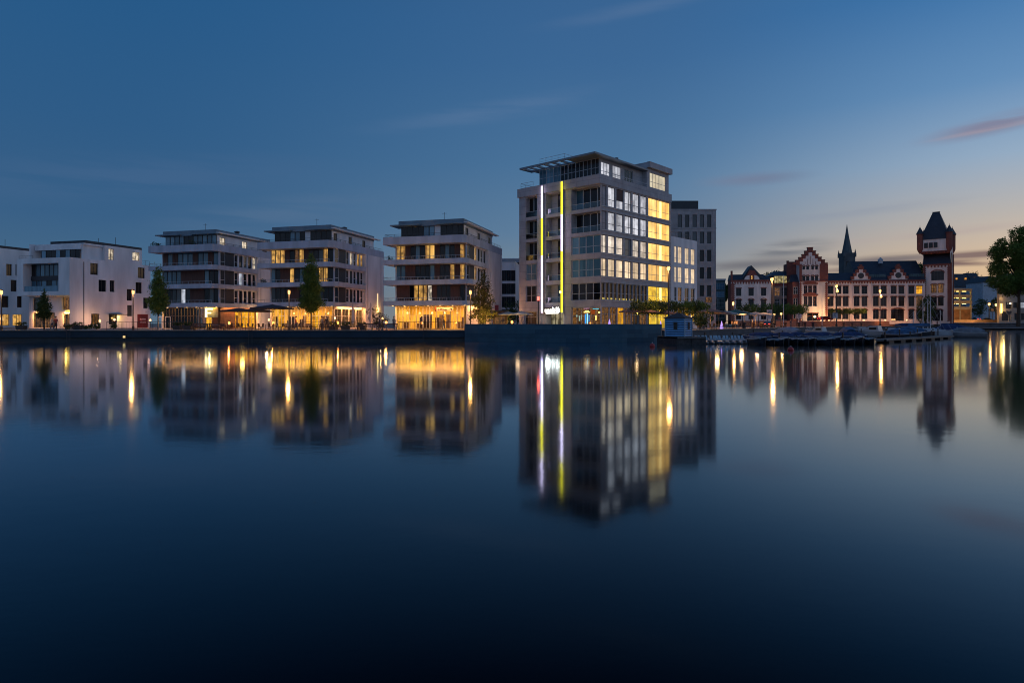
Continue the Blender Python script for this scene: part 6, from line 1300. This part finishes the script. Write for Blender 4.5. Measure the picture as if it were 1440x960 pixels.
t = thing('ramp_wall', 'low amber-lit wall along the road at the right end of the basin', 'wall', (wp(1352, 224), 224, 2.35)); b = MB(); b.box(-5, 17, 0, .4, 0, 1.0); b.box(-5.1, 17.1, -.06, .46, 1.0, 1.12); b.build('parapet', mat('ramp_sand', (.42, .27, .16), .8, .3, .4), t)
for x in (1345, 1362, 1380): point((wp(x, 220), 220.5, 4.6), 500, (1, .52, .16), .3)
# brown kiosk and barrier left of the tower
D = 92; t = thing('timber_kiosk', 'dark brown timber kiosk between the amber-lit tree and the tower', 'kiosk', (wp(703, D), D, GZ)); b = MB(); b.box(-1, 1, 0, 2, 0, 2.6); b.build('wall', wood, t)
for k in range(8): pass
b = MB(); b.box(-1.25, 1.25, -.3, 2.2, 2.6, 2.8); b.build('roof', roofdk, t); window(t, front(0), -.8, .8, .9, 1.9, lit_dim, dkframe, 2, (), .02)
t = thing('red_sign', 'small red round-cornered sign behind the amber-lit tree', 'sign', (wp(698.5, 94), 94, GZ)); b = MB(); b.tube((0, 0, 0), (0, 0, 2.7), .05, n=6); b.build('post', dkmetal, t); b = MB(); b.box(-.28, .28, -.04, .04, 2.7, 3.6); b.build('panel', mat('sign_red', (.28, .02, .02), .5), t)

# ------------------------------------------------------------------ blue boarded shed on its pontoon
D = 66.0; SH = (wp(959, D), D-1.0); sth = math.radians(-37)
t = thing('boat_shed', 'small blue boarded shed with a dark hipped roof at the end of the curved wall', 'shed', (*SH, .78), sth)
# near corner at local (0,0): left face along -x, right face along +y
b = MB(); z = 0; i = 0
while z < 1.8: b.box(-2.1, 0, 0, 1.95, z+.05, z+.2); z += .235
b.build('wall_boards', mat('shed_blue', (.16, .42, .74), .6, .1, 3), t)
b = MB(); b.box(-2.22, .12, -.12, 2.07, 1.85, 1.93); b.hexa([(-2.22, -.12, 1.93), (.12, -.12, 1.93), (.12, 2.07, 1.93), (-2.22, 2.07, 1.93)], [(-1.2, .95, 2.42), (-.9, .95, 2.42), (-.9, 1.05, 2.42), (-1.2, 1.05, 2.42)]); b.build('roof', mat('shed_roof', (.06, .05, .055), .8, .3, 5), t)
b2 = MB(); b2.box(-2.05, -.03, .03, 1.9, 0, 1.85); b2.build('inner_wall', mat('shed_navy', (.02, .05, .10), .7), t)
window(t, front(0), -1.15, -.75, .75, 1.5, glassk, dkframe, 1, (.5,), .03); window(t, right(0), .85, 1.15, .75, 1.5, glassk, dkframe, 1, (), .03)
b = MB()
for x, y in ((0, 0), (-2.08, 0), (0, 1.93)): b.box(x-.05, x+.05, y-.05, y+.05, 0, 1.85)
b.build('corner_post', mat('shed_pale', (.28, .42, .55), .6), t)
wd_ = mat('wet_timber', (.035, .033, .035), .7, .4, 3)
def pontoon(label, x0, y0, x1, y1, w, z=.42, posts=True):
    ln = math.hypot(x1-x0, y1-y0); t = thing('pontoon', label, 'pontoon', (x0, y0, 0), math.atan2(y1-y0, x1-x0), 'floating pontoons of the marina'); b = MB()
    n = int(ln/.5)
    for i in range(n): b.box(i*ln/n+.01, (i+1)*ln/n-.01, -w/2, w/2, z-.06, z)
    b.box(0, ln, -w/2-.03, -w/2+.05, z-.2, z-.061); b.box(0, ln, w/2-.05, w/2+.03, z-.2, z-.061); b.build('deck', mat('pontoon_deck', (.10, .105, .11), .7, .3, 3), t)
    b = MB(); k = max(2, int(ln/4))
    for i in range(k): x = ln*(i+.5)/k; b.box(x-.9, x+.9, -w/2+.1, w/2-.1, -.2, z-.2)
    b.build('float', wd_, t)
    if posts:
        for i in range(max(2, int(ln/9))): x = ln*(i+.5)/max(2, int(ln/9)); b = MB(); b.tube((x, w/2+.12, -.6), (x, w/2+.12, 1.15), .09, n=8); b.build('pile', black, t)
    return t
P_ = lambda px, D: (wp(px, D), D)
pontoon('short pontoon carrying the blue shed', *P_(938, 66.5), *P_(977, 67.5), 4.0, .78, False)
pontoon('pale-edged pontoon right of the blue shed with pedal boats moored on it', *P_(977, 69), *P_(1056, 70.5), 1.6)
pontoon('pontoon behind the row of dark dinghies', *P_(1056, 67.5), *P_(1236, 70), 1.4)
pontoon('second pontoon, in the middle of the marina', *P_(1050, 84), *P_(1262, 92), 1.5)
pontoon('third pontoon, below the right quay wall', *P_(1040, 101), *P_(1250, 128), 1.5)
pontoon('pontoon in front of the sailing boats', *P_(1236, 70), *P_(1333, 92), 1.5)
pontoon('outer pontoon arm at the right end of the marina', *P_(1318, 100), *P_(1378, 104), 1.3)
pontoon('thin finger pontoon beside the grey motor boat', *P_(1366, 112), *P_(1380, 112), .8)

# ------------------------------------------------------------------ boats
def loft(secs, m, name, par, smooth=True, close=True):
    b = MB(); k = len(secs[0])
    for s in secs: b.v += [tuple(p) for p in s]
    for i in range(len(secs)-1):
        for j in range(k-1): b.f.append((i*k+j, i*k+j+1, (i+1)*k+j+1, (i+1)*k+j))
    if close: b.f.append(tuple(range(k))); b.f.append(tuple(reversed([(len(secs)-1)*k+i for i in range(k)])))
    return b.build(name, m, par, smooth=smooth)
def hullsecs(Ln, B, H, bow=.55, n=10, keel=.25, flare=.8):
    S = []
    for i in range(n+1):
        t = i/n; w = B/2*(1-max(0, (t-bow)/(1-bow))**2.2)*(.86+.14*min(1, t*4)); w = max(w, .03); sh = H*(1+.35*max(0, t-.5)**1.5*2.8); kz = -keel*(1-max(0, (t-.75)/.25)**2)
        x = (t-.5)*Ln
        S.append([(x, -w, sh), (x, -w*.98, sh*.55), (x, -w*flare, .05), (x, -w*.35, kz), (x, 0, kz-.04), (x, w*.35, kz), (x, w*flare, .05), (x, w*.98, sh*.55), (x, w, sh)])
    return S
def boat(name, Ln, B, H, hm, dm, cat='boat'):
    t = thing(name, None, cat); S = hullsecs(Ln, B, H); loft(S, hm, 'hull', t)
    b = MB()
    for s, s2 in zip(S, S[1:]):
        b.quad((s[0][0], s[0][1]*.97, s[0][2]-.02), (s2[0][0], s2[0][1]*.97, s2[0][2]-.02), (s2[-1][0], s2[-1][1]*.97, s2[-1][2]-.02), (s[-1][0], s[-1][1]*.97, s[-1][2]-.02))
    b.build('deck', dm, t)
    b = MB()
    for s, s2 in zip(S, S[1:]):
        for e in (0, -1): b.tube(s[e], s2[e], .045, n=5)
    b.build('rub_rail', mat('rub_rail', (.5, .52, .55), .5), t)
    return t, S
def cover(t, x0, x1, w, z0, h, m, name='cover', ends=.25, n=8):
    S = []
    for i in range(n+1):
        u = i/n; x = x0+(x1-x0)*u; hh = h*(ends+(1-ends)*math.sin(math.pi*min(1, max(0, u*.9+.05)))**.7); ww = w/2*(.75+.25*math.sin(math.pi*u))
        S.append([(x, -ww, z0)]+[(x, -ww*math.cos(math.pi*k/7), z0+.06+hh*math.sin(math.pi*k/7)**.8) for k in range(1, 7)]+[(x, ww, z0)])
    return loft(S, m, name, t)
whull = mat('hull_white', (.36, .39, .43), .3, .1, 1); dhull = mat('hull_dark', (.02, .022, .03), .35, .3, 1); bhull = mat('hull_navy', (.015, .03, .08), .35, .2, 1); tarp = mat('tarp_blue', (.03, .11, .24), .7, .3, 2); tarp2 = mat('tarp_light_blue', (.20, .26, .36), .7, .2, 2); tarpn = mat('tarp_navy', (.012, .035, .12), .75, .3, 2); deckm = mat('deck_pale', (.36, .38, .4), .6, .15, 2); tint = mat('tinted_screen', (.02, .025, .03), .1, .1, 1)
def outboard(t, x, z):
    b = MB(); b.box(x-.32, x-.02, -.14, .14, z+.1, z+.5); b.tube((x-.2, 0, z+.1), (x-.25, 0, z-.7), .05, n=6); b.build('outboard_motor', black, t)
def dinghy():
    t, S = boat('dinghy', 3.4, 1.35, .52, dhull, mat('dinghy_cover', (.10, .17, .22), .7, .3, 2)); cover(t, -1.5, 1.35, 1.2, .5, .22, mat('dinghy_tarp', (.11, .19, .25), .7, .3, 2)); b = MB(); b.lathe(1.2, .0, [(.02, .55), (.05, .75)], 5); b.build('cleat', ltmetal, t); return t
def speed(cabin=False, cov=None, hm=None, Ln=5.6, B=2.1):
    t, S = boat('motor_boat', Ln, B, .8, hm or whull, deckm); 
    if cov: cover(t, -Ln*.45, Ln*.3, B*.92, .8, .85, cov)
    if cabin:
        b = MB(); b.hexa([(-.6, -.75, .82), (1.5, -.6, .95), (1.5, .6, .95), (-.6, .75, .82)], [(-.4, -.62, 1.55), (.7, -.5, 1.5), (.7, .5, 1.5), (-.4, .62, 1.55)]); cb = b.build('cabin', whull, t)
        b = MB(); b.hexa([(.78, -.5, 1.05), (1.42, -.52, 1.0), (1.42, .52, 1.0), (.78, .5, 1.05)], [(.62, -.42, 1.56), (.74, -.42, 1.54), (.74, .42, 1.54), (.62, .42, 1.56)]); b.build('windscreen', tint, cb)
        for s in (-1, 1): b = MB(); b.box(-.3, .6, s*.71-.02, s*.71+.02, 1.05, 1.32); b.build('side_window', tint, cb)
        b = MB()
        for s in (-1, 1): b.tube((1.6, s*.75, .95), (2.5, s*.25, 1.45), .02, n=4); b.tube((1.6, s*.75, .95), (1.6, s*.7, 1.4), .02, n=4); b.tube((1.6, s*.7, 1.4), (2.5, s*.25, 1.45), .02, n=4)
        b.build('bow_rail', ltmetal, t)
    outboard(t, -Ln/2, .5); return t
def sail(mh, Ln=6.5, cov=tarp):
    t, S = boat('sailing_boat', Ln, 2.2, .85, whull, deckm)
    cover(t, -1.2, 1.9, 1.3, .85, .45, whull, 'cabin', .6)
    b = MB(); b.tube((.4, 0, .9), (.4, 0, mh), .07, .045, 8); b.tube((.4, -.8, mh*.62), (.4, .8, mh*.62), .03, n=5); b.build('mast', mat('mast_alu', (.6, .6, .62), .35), t)
    b = MB(); b.tube((.3, 0, 1.75), (-2.6, 0, 1.65), .05, n=6); b.build('boom', MATS['mast_alu'], t)
    S2 = [[(x, -.17, 1.72), (x, -.14, 2.05-.0), (x, 0, 2.18 if x > -2 else 1.98), (x, .14, 2.05), (x, .17, 1.72), (x, 0, 1.62)] for x in (.35, -.5, -1.4, -2.5)]; loft(S2, cov, 'sail_cover', t)
    b = MB()
    for e in ((Ln/2-.1, 0, 1.1), (-Ln/2+.1, 0, .9), (.4, 1.0, .9), (.4, -1.0, .9)): b.tube((.4, 0, mh-.15), e, .012, n=3)
    b.build('rigging', ltmetal, t)
    return t
def pedal():
    t = thing('pedal_boat', None, 'pedal boat')
    for s in (-1, 1):
        S = []
        for i in range(9): u = i/8; x = (u-.5)*2.9; r = .26*math.sin(math.pi*min(1, max(.04, u*.94+.03)))**.35; S.append([(x, s*.52+r*math.cos(2*math.pi*k/8), .2+r*math.sin(2*math.pi*k/8)) for k in range(9)])
        loft(S, whull, 'float', t)
    b = MB(); b.box(-.9, .5, -.5, .5, .4, .5); b.build('deck', deckm, t)
    for y in (-.27, .27): b = MB(); b.box(-.75, -.3, y-.2, y+.2, .5, .6); b.hexa([(-.82, y-.2, .6), (-.7, y-.2, .6), (-.7, y+.2, .6), (-.82, y+.2, .6)], [(-.98, y-.18, 1.05), (-.9, y-.18, 1.05), (-.9, y+.18, 1.05), (-.98, y+.18, 1.05)]); b.build('seat', mat('pedal_seat', (.3, .42, .5), .5), t)
    b = MB(); b.lathe(.35, 0, [(.18, .5), (.12, .72), (.03, .8)], 8); b.build('pedal_housing', deckm, t)
    return t
DG = Proto(dinghy())
for i, px in enumerate((1066, 1078, 1090.5, 1103, 1115, 1128, 1140, 1152.5, 1166, 1179, 1192, 1207, 1222)):
    D = 63.5+.1*i; DG.put((wp(px, D), D, 0), math.radians(-90)+R.uniform(-.3, .3), '%s dark dinghy from the left in the front row of the marina' % ORD[i], 'row of dark dinghies', (R.uniform(.85, 1.1), R.uniform(.68, .8), R.uniform(.8, 1.15)))
PD = Proto(pedal())
for i, px in enumerate((984, 994, 1004, 1014, 1024, 1034, 1044)): PD.put((wp(px, 67.3), 67.3, 0), math.radians(-90)+R.uniform(-.15, .15), '%s pale pedal boat from the left beside the blue shed' % ORD[i], 'pale pedal boats', (1.0, .62, .82))
def bt_(o, px, D, deg, label, group=None, s=None):
    o.location = (wp(px, D), D, 0); o.rotation_euler = (0, 0, math.radians(deg)); o['label'] = label
    if group: o['group'] = group
    if s: o.scale = (s, s, s)
SP = {}
def bp(kind, mk, px, D, deg, label, s=None, group='motor boats'):
    if kind not in SP: SP[kind] = Proto(mk())
    return SP[kind].put((wp(px, D), D, 0), math.radians(deg), label, group, s)
nv = lambda: speed(False, tarpn, bhull); bl = lambda: speed(False, tarp, dhull); lb2 = lambda: speed(False, tarp2, whull); cr = lambda: speed(True, None, whull)
for i, (px, D, dg) in enumerate(((1064, 80, 175), (1081, 81, 12), (1098, 80.5, 170), (1124, 82, 8), (1141, 81.5, 176), (1160, 82.5, 10), (1183, 82, 172), (1203, 84, 8))):
    bp('navy', nv, px, D, dg, '%s navy-covered low boat from the left in the second row of the marina' % ORD[i], .62)
bp('light', lb2, 1105, 96, 118, 'boat under a light blue tarp, left part of the marina', .95)
bp('cruiser', cr, 1155, 106, 125, 'white cabin cruiser below the stepped gable', 1.0); bp('blue', bl, 1191, 100, 78, 'boat under a bright blue tarp in the middle of the marina', .95)
bp('cruiser', cr, 1214, 104, 62, 'white cabin cruiser moored left of the third tall lamp reflection', 1.0); bp('cruiser', cr, 1232, 98, 130, 'bigger white cabin cruiser beside it, further right', 1.15); bp('cruiser', cr, 1254, 112, 60, 'white cabin cruiser left of the blue-tarped pair', .9)
bp('blue', bl, 1269, 84, -60, 'boat with a bright blue tarp, nearest of the blue-tarped pair', .85); bp('blue', bl, 1283, 92, -50, 'blue-tarped boat behind the nearest one, left of the sailing boats', 1.0)
bp('navy', nv, 1334, 112, 140, 'navy-covered boat at the right end of the marina', 1.15); bp('light', lb2, 1322, 104, 20, 'boat under a pale tarp right of the sailing boats', .6)
gm = speed(False, mat('tarp_grey', (.16, .18, .21), .6, .2, 2), mat('hull_grey', (.2, .21, .23), .4)); bt_(gm, 1357, 97, 150, 'grey-covered motor boat alone at the right end of the marina', 'motor boats', .95)
ss = sail(6.3); bt_(ss, 1304, 98, -35, 'sailing boat with the tallest bare mast and a blue sail cover', 'sailing boats')
ss = sail(6.1, 5.6); bt_(ss, 1300.5, 103, -30, 'sailing boat just behind the tallest mast', 'sailing boats'); ss = sail(5.5, 5.8, tarpn); bt_(ss, 1294, 100, -38, 'sailing boat with a slightly leaning thin mast', 'sailing boats'); ss.rotation_euler = (math.radians(5), 0, math.radians(-38))
ss = sail(4.4, 5.0, tarpn); bt_(ss, 1281, 118, -38, 'small sailing boat with a short mast behind the blue-tarped pair', 'sailing boats'); ss = sail(4.6, 5, tarpn); bt_(ss, 1326, 118, 150, 'sailing boat with navy covers at the foot of the hall tower', 'sailing boats')
# mooring posts
mp_ = thing('mooring_post', None, 'post'); b = MB(); b.tube((0, 0, -.8), (0, 0, 1.9), .1, .09, 8); b.build('pile', black, mp_); b = MB(); b.lathe(0, 0, [(.13, 1.9), (.13, 1.98), (.02, 2.08)], 8); b.build('cap', ltmetal, mp_); MP = Proto(mp_)
for i, (px, D) in enumerate(((1211, 95), (1246, 90), (1265, 78), (1290, 84), (1312, 90), (1319, 96), (1346, 104), (1369, 108))): MP.put((wp(px, D), D, 0), 0, '%s dark mooring post from the left among the moored boats' % ORD[i], 'mooring posts', .75)
# buoys
by = thing('buoy', None, 'buoy'); b = MB(); b.lathe(0, 0, [(.05, -.2), (.26, -.05), (.3, .1), (.2, .3), (.06, .38)], 12); b.build('float', mat('buoy_red', (.40, .03, .03), .4, .2, 5), by); b = MB(); b.lathe(0, 0, [(.05, .36), (.05, .5)], 6); b.build('ring', ltmetal, by); BY = Proto(by)
BY.put((wp(917.3, 58), 58, 0), 0, 'red buoy floating before the curved wall', 'red mooring buoys', .85); BY.put((wp(1112, 50), 50, 0), 0, 'red buoy floating before the row of dark dinghies', 'red mooring buoys', .8)

# ------------------------------------------------------------------ cars
def car(paint):
    t = thing('parked_car', None, 'car'); Ln = 4.4
    prof = [(-2.2, .35), (-2.15, .85), (-1.7, .95), (-1.1, 1.0), (-.6, 1.42), (.9, 1.45), (1.7, 1.05), (2.15, .95), (2.2, .35)]
    S = []
    for y, k in ((-.88, .9), (-.84, .98), (-.6, 1.0), (.6, 1.0), (.84, .98), (.88, .9)): S.append([(x, y*(.86 if z > 1.1 else 1), .35+(z-.35)*k) for x, z in prof])
    loft(S, paint, 'body', t)
    b = MB()
    for s in (-1, 1): b.hexa([(-.95, s*.80, 1.0), (1.4, s*.80, 1.0), (1.4, s*.83, 1.0), (-.95, s*.83, 1.0)], [(-.5, s*.76, 1.36), (.85, s*.76, 1.38), (.85, s*.79, 1.38), (-.5, s*.79, 1.36)])
    b.build('side_window', tint, t)
    for x in (-1.35, 1.35):
        for s in (-1, 1):
            b = MB(); n = 12; b.hexa([(x+.33*math.cos(2*math.pi*i/n), s*.72, .33+.33*math.sin(2*math.pi*i/n)) for i in range(n)], [(x+.33*math.cos(2*math.pi*i/n), s*.91, .33+.33*math.sin(2*math.pi*i/n)) for i in range(n)]); w = b.build('wheel', black, t)
            b = MB(); b.hexa([(x+.2*math.cos(2*math.pi*i/n), s*.91, .33+.2*math.sin(2*math.pi*i/n)) for i in range(n)], [(x+.2*math.cos(2*math.pi*i/n), s*.93, .33+.2*math.sin(2*math.pi*i/n)) for i in range(n)]); b.build('rim', ltmetal, w)
    for s in (-1, 1):
        b = MB(); b.box(2.2, 2.24, s*.5-.2, s*.5+.2, .72, .88); b.build('tail_light', glow('tail_red', (1, .05, .03), 3), t)
        b = MB(); b.box(-2.24, -2.18, s*.55-.16, s*.55+.16, .62, .78); b.build('headlight', glow('head_warm', (1, .75, .4), 4), t)
    return t
c1 = car(mat('paint_dark', (.03, .03, .04), .25)); c1.location = (wp(1082, 142), 142, GZ); c1.rotation_euler = (0, 0, math.radians(-125)); c1['label'] = 'dark car with red tail lights driving past the near banner lamp post'
c2 = car(mat('paint_red', (.22, .02, .02), .3)); c2.location = (wp(1160, 196), 196, 2.92); c2.rotation_euler = (0, 0, math.radians(-165)); c2['label'] = 'red car on the forecourt street below the cream gable'
c3 = car(mat('paint_white', (.5, .52, .55), .3)); c3.location = (wp(1373, 252), 252, 3.2); c3.rotation_euler = (0, 0, math.radians(-100)); c3['label'] = 'pale car on the rising road between the garage and the ramp lamps'
c4 = car(mat('paint_grey', (.12, .13, .15), .3)); c4.location = (wp(1385, 228), 228, 2.7); c4.rotation_euler = (0, 0, 0); c4['label'] = 'dark car passing behind the amber-lit ramp wall'
point((wp(1075, 138), 138, 2.6), 60, (1, .08, .05), .4); point((wp(1158, 193), 193, 4.2), 60, (1, .1, .06), .4)

# ------------------------------------------------------------------ people
def person(coat, legs, hair, pose, label, loc, rz, k=1.0):
    """skinned figure; pose: 'stand', 'walk' or 'sit'"""
    J = {}
    hip = .95 if pose != 'sit' else .50
    V = [('p', 0, 0, hip, .125), ('w', 0, 0, hip+.18, .12), ('c', 0, -.01, hip+.4, .15), ('n', 0, -.01, hip+.54, .055), ('h0', 0, -.03, hip+.62, .08), ('h1', 0, -.02, hip+.74, .095), ('h2', 0, -.01, hip+.82, .06)]
    E = [('p', 'w'), ('w', 'c'), ('c', 'n'), ('n', 'h0'), ('h0', 'h1'), ('h1', 'h2')]
    for s, q in ((-1, 'l'), (1, 'r')):
        V += [('s'+q, s*.17, 0, hip+.46, .06), ('e'+q, s*.23, .03 if pose != 'sit' else -.05, hip+.2, .045), ('d'+q, s*.22, (-.06*s if pose == 'walk' else -.08) if pose != 'sit' else -.3, hip-.03 if pose != 'sit' else hip+.18, .032), ('f'+q, s*.215, (-.07*s if pose == 'walk' else -.1) if pose != 'sit' else -.4, hip-.13 if pose != 'sit' else hip+.2, .028)]
        E += [('c', 's'+q), ('s'+q, 'e'+q), ('e'+q, 'd'+q), ('d'+q, 'f'+q)]
        if pose == 'sit': L_ = [(s*.1, -.05, hip, .1), (s*.11, -.45, hip, .07), (s*.11, -.45, .09, .045), (s*.11, -.6, .05, .04)]
        else:
            st = s*.2 if pose == 'walk' else s*.03; L_ = [(s*.09, 0, hip-.06, .1), (s*.1, -st*.5-.02, .5, .065), (s*.1, -st+.03, .09, .045), (s*.1, -st-.11, .05, .04)]
        for i, (x, y, z, r) in enumerate(L_): V.append(('%s%d' % (q, i), x, y, z, r))
        E += [('p', q+'0'), (q+'0', q+'1'), (q+'1', q+'2'), (q+'2', q+'3')]
    idx = {v[0]: i for i, v in enumerate(V)}
    me = bpy.data.meshes.new('person_body'); me.from_pydata([v[1:4] for v in V], [(idx[a], idx[b]) for a, b in E], []); ob = bpy.data.objects.new('tmp_body', me); COL.objects.link(ob)
    sm = ob.modifiers.new('s', 'SKIN'); 
    if not me.skin_vertices: bpy.context.view_layer.objects.active = ob
    for i, v in enumerate(V): me.skin_vertices[0].data[i].radius = (v[4], v[4]*.85)
    me.skin_vertices[0].data[0].use_root = True
    ob.modifiers.new('u', 'SUBSURF').levels = 1
    dg = bpy.context.evaluated_depsgraph_get(); m2 = bpy.data.meshes.new_from_object(ob.evaluated_get(dg)); bpy.data.objects.remove(ob)
    m2.materials.clear()
    for m in (coat, legs, mat('skin', (.42, .25, .18), .6), black): m2.materials.append(m)
    for p in m2.polygons:
        c = p.center; p.use_smooth = True
        hand = abs(c.x) > .17 and ((pose != 'sit' and c.z < hip+.0) or (pose == 'sit' and c.y < -.3 and c.z > hip+.1)) and c.z > .4
        p.material_index = 2 if c.z > hip+.53 or hand else (3 if c.z < .1 else (1 if c.z < hip+.02 else 0))
    t = thing('person', label, 'person', loc, rz, 'people on the promenade'); t.scale = (k,)*3
    o = bpy.data.objects.new('body', m2); COL.objects.link(o); o.parent = t
    b = MB(); b.lathe(0, .005, [(.05, hip+.70), (.105, hip+.72), (.108, hip+.80), (.085, hip+.87), (.03, hip+.895)], 10); hr = b.build('hair', hair, t, smooth=True); hr.location = (0, .02, 0)
    return t
hb = mat('hair_brown', (.05, .03, .02), .8); hd = mat('hair_blond', (.3, .2, .1), .8); cl = [mat('coat_red', (.3, .05, .04), .8), mat('coat_navy', (.03, .04, .09), .8), mat('coat_cream', (.5, .44, .38), .8), mat('coat_black', (.02, .02, .022), .8), mat('coat_grey', (.16, .16, .17), .8)]; jn = mat('jeans', (.04, .06, .11), .8); tr_ = mat('trousers_dark', (.025, .025, .03), .8)
sit = [(409, 'seated', cl[0]), ]
for c_, l_, h_, ps, px, D, rz, lb in ((cl[2], jn, hd, 'walk', 73, 82, 90, 'person in a cream jacket and jeans walking beside the small conical tree'), (cl[0], tr_, hb, 'stand', 78.5, 82.4, 200, 'person in a red jacket standing beside the small conical tree'),
    (cl[3], tr_, hb, 'stand', 459, 82, 10, 'person in a black coat standing before the bright cafe window'), (cl[0], jn, hb, 'walk', 416, 81.5, -80, 'person in a red jacket walking just right of the cafe lamp post'), (cl[4], tr_, hb, 'stand', 452.5, 81.8, 160, 'person in a grey coat right of the dense promenade tree'),
    (cl[1], jn, hb, 'walk', 534, 82, 95, 'person in a navy jacket walking left of the brightest orange lantern'), (cl[4], jn, hd, 'stand', 554, 83, 20, 'fair-haired person in a grey coat left of the yellow shopfront'), (cl[3], jn, hd, 'walk', 624, 86, -90, 'person in a black jacket walking past the yellow shopfront'), (cl[2], tr_, hb, 'walk', 1058, 120, 95, 'person in a cream jacket walking under the pale parasols'), (cl[0], tr_, hb, 'stand', 1318, 206.5, 0, 'person in a red jacket standing at the foot of the hall tower'), (cl[1], jn, hb, 'stand', 1112, 132, 30, 'person in a navy jacket standing right of the near banner lamp post')):
    person(c_, l_, h_, ps, lb, (wp(px, D), D, GZ), math.radians(rz))
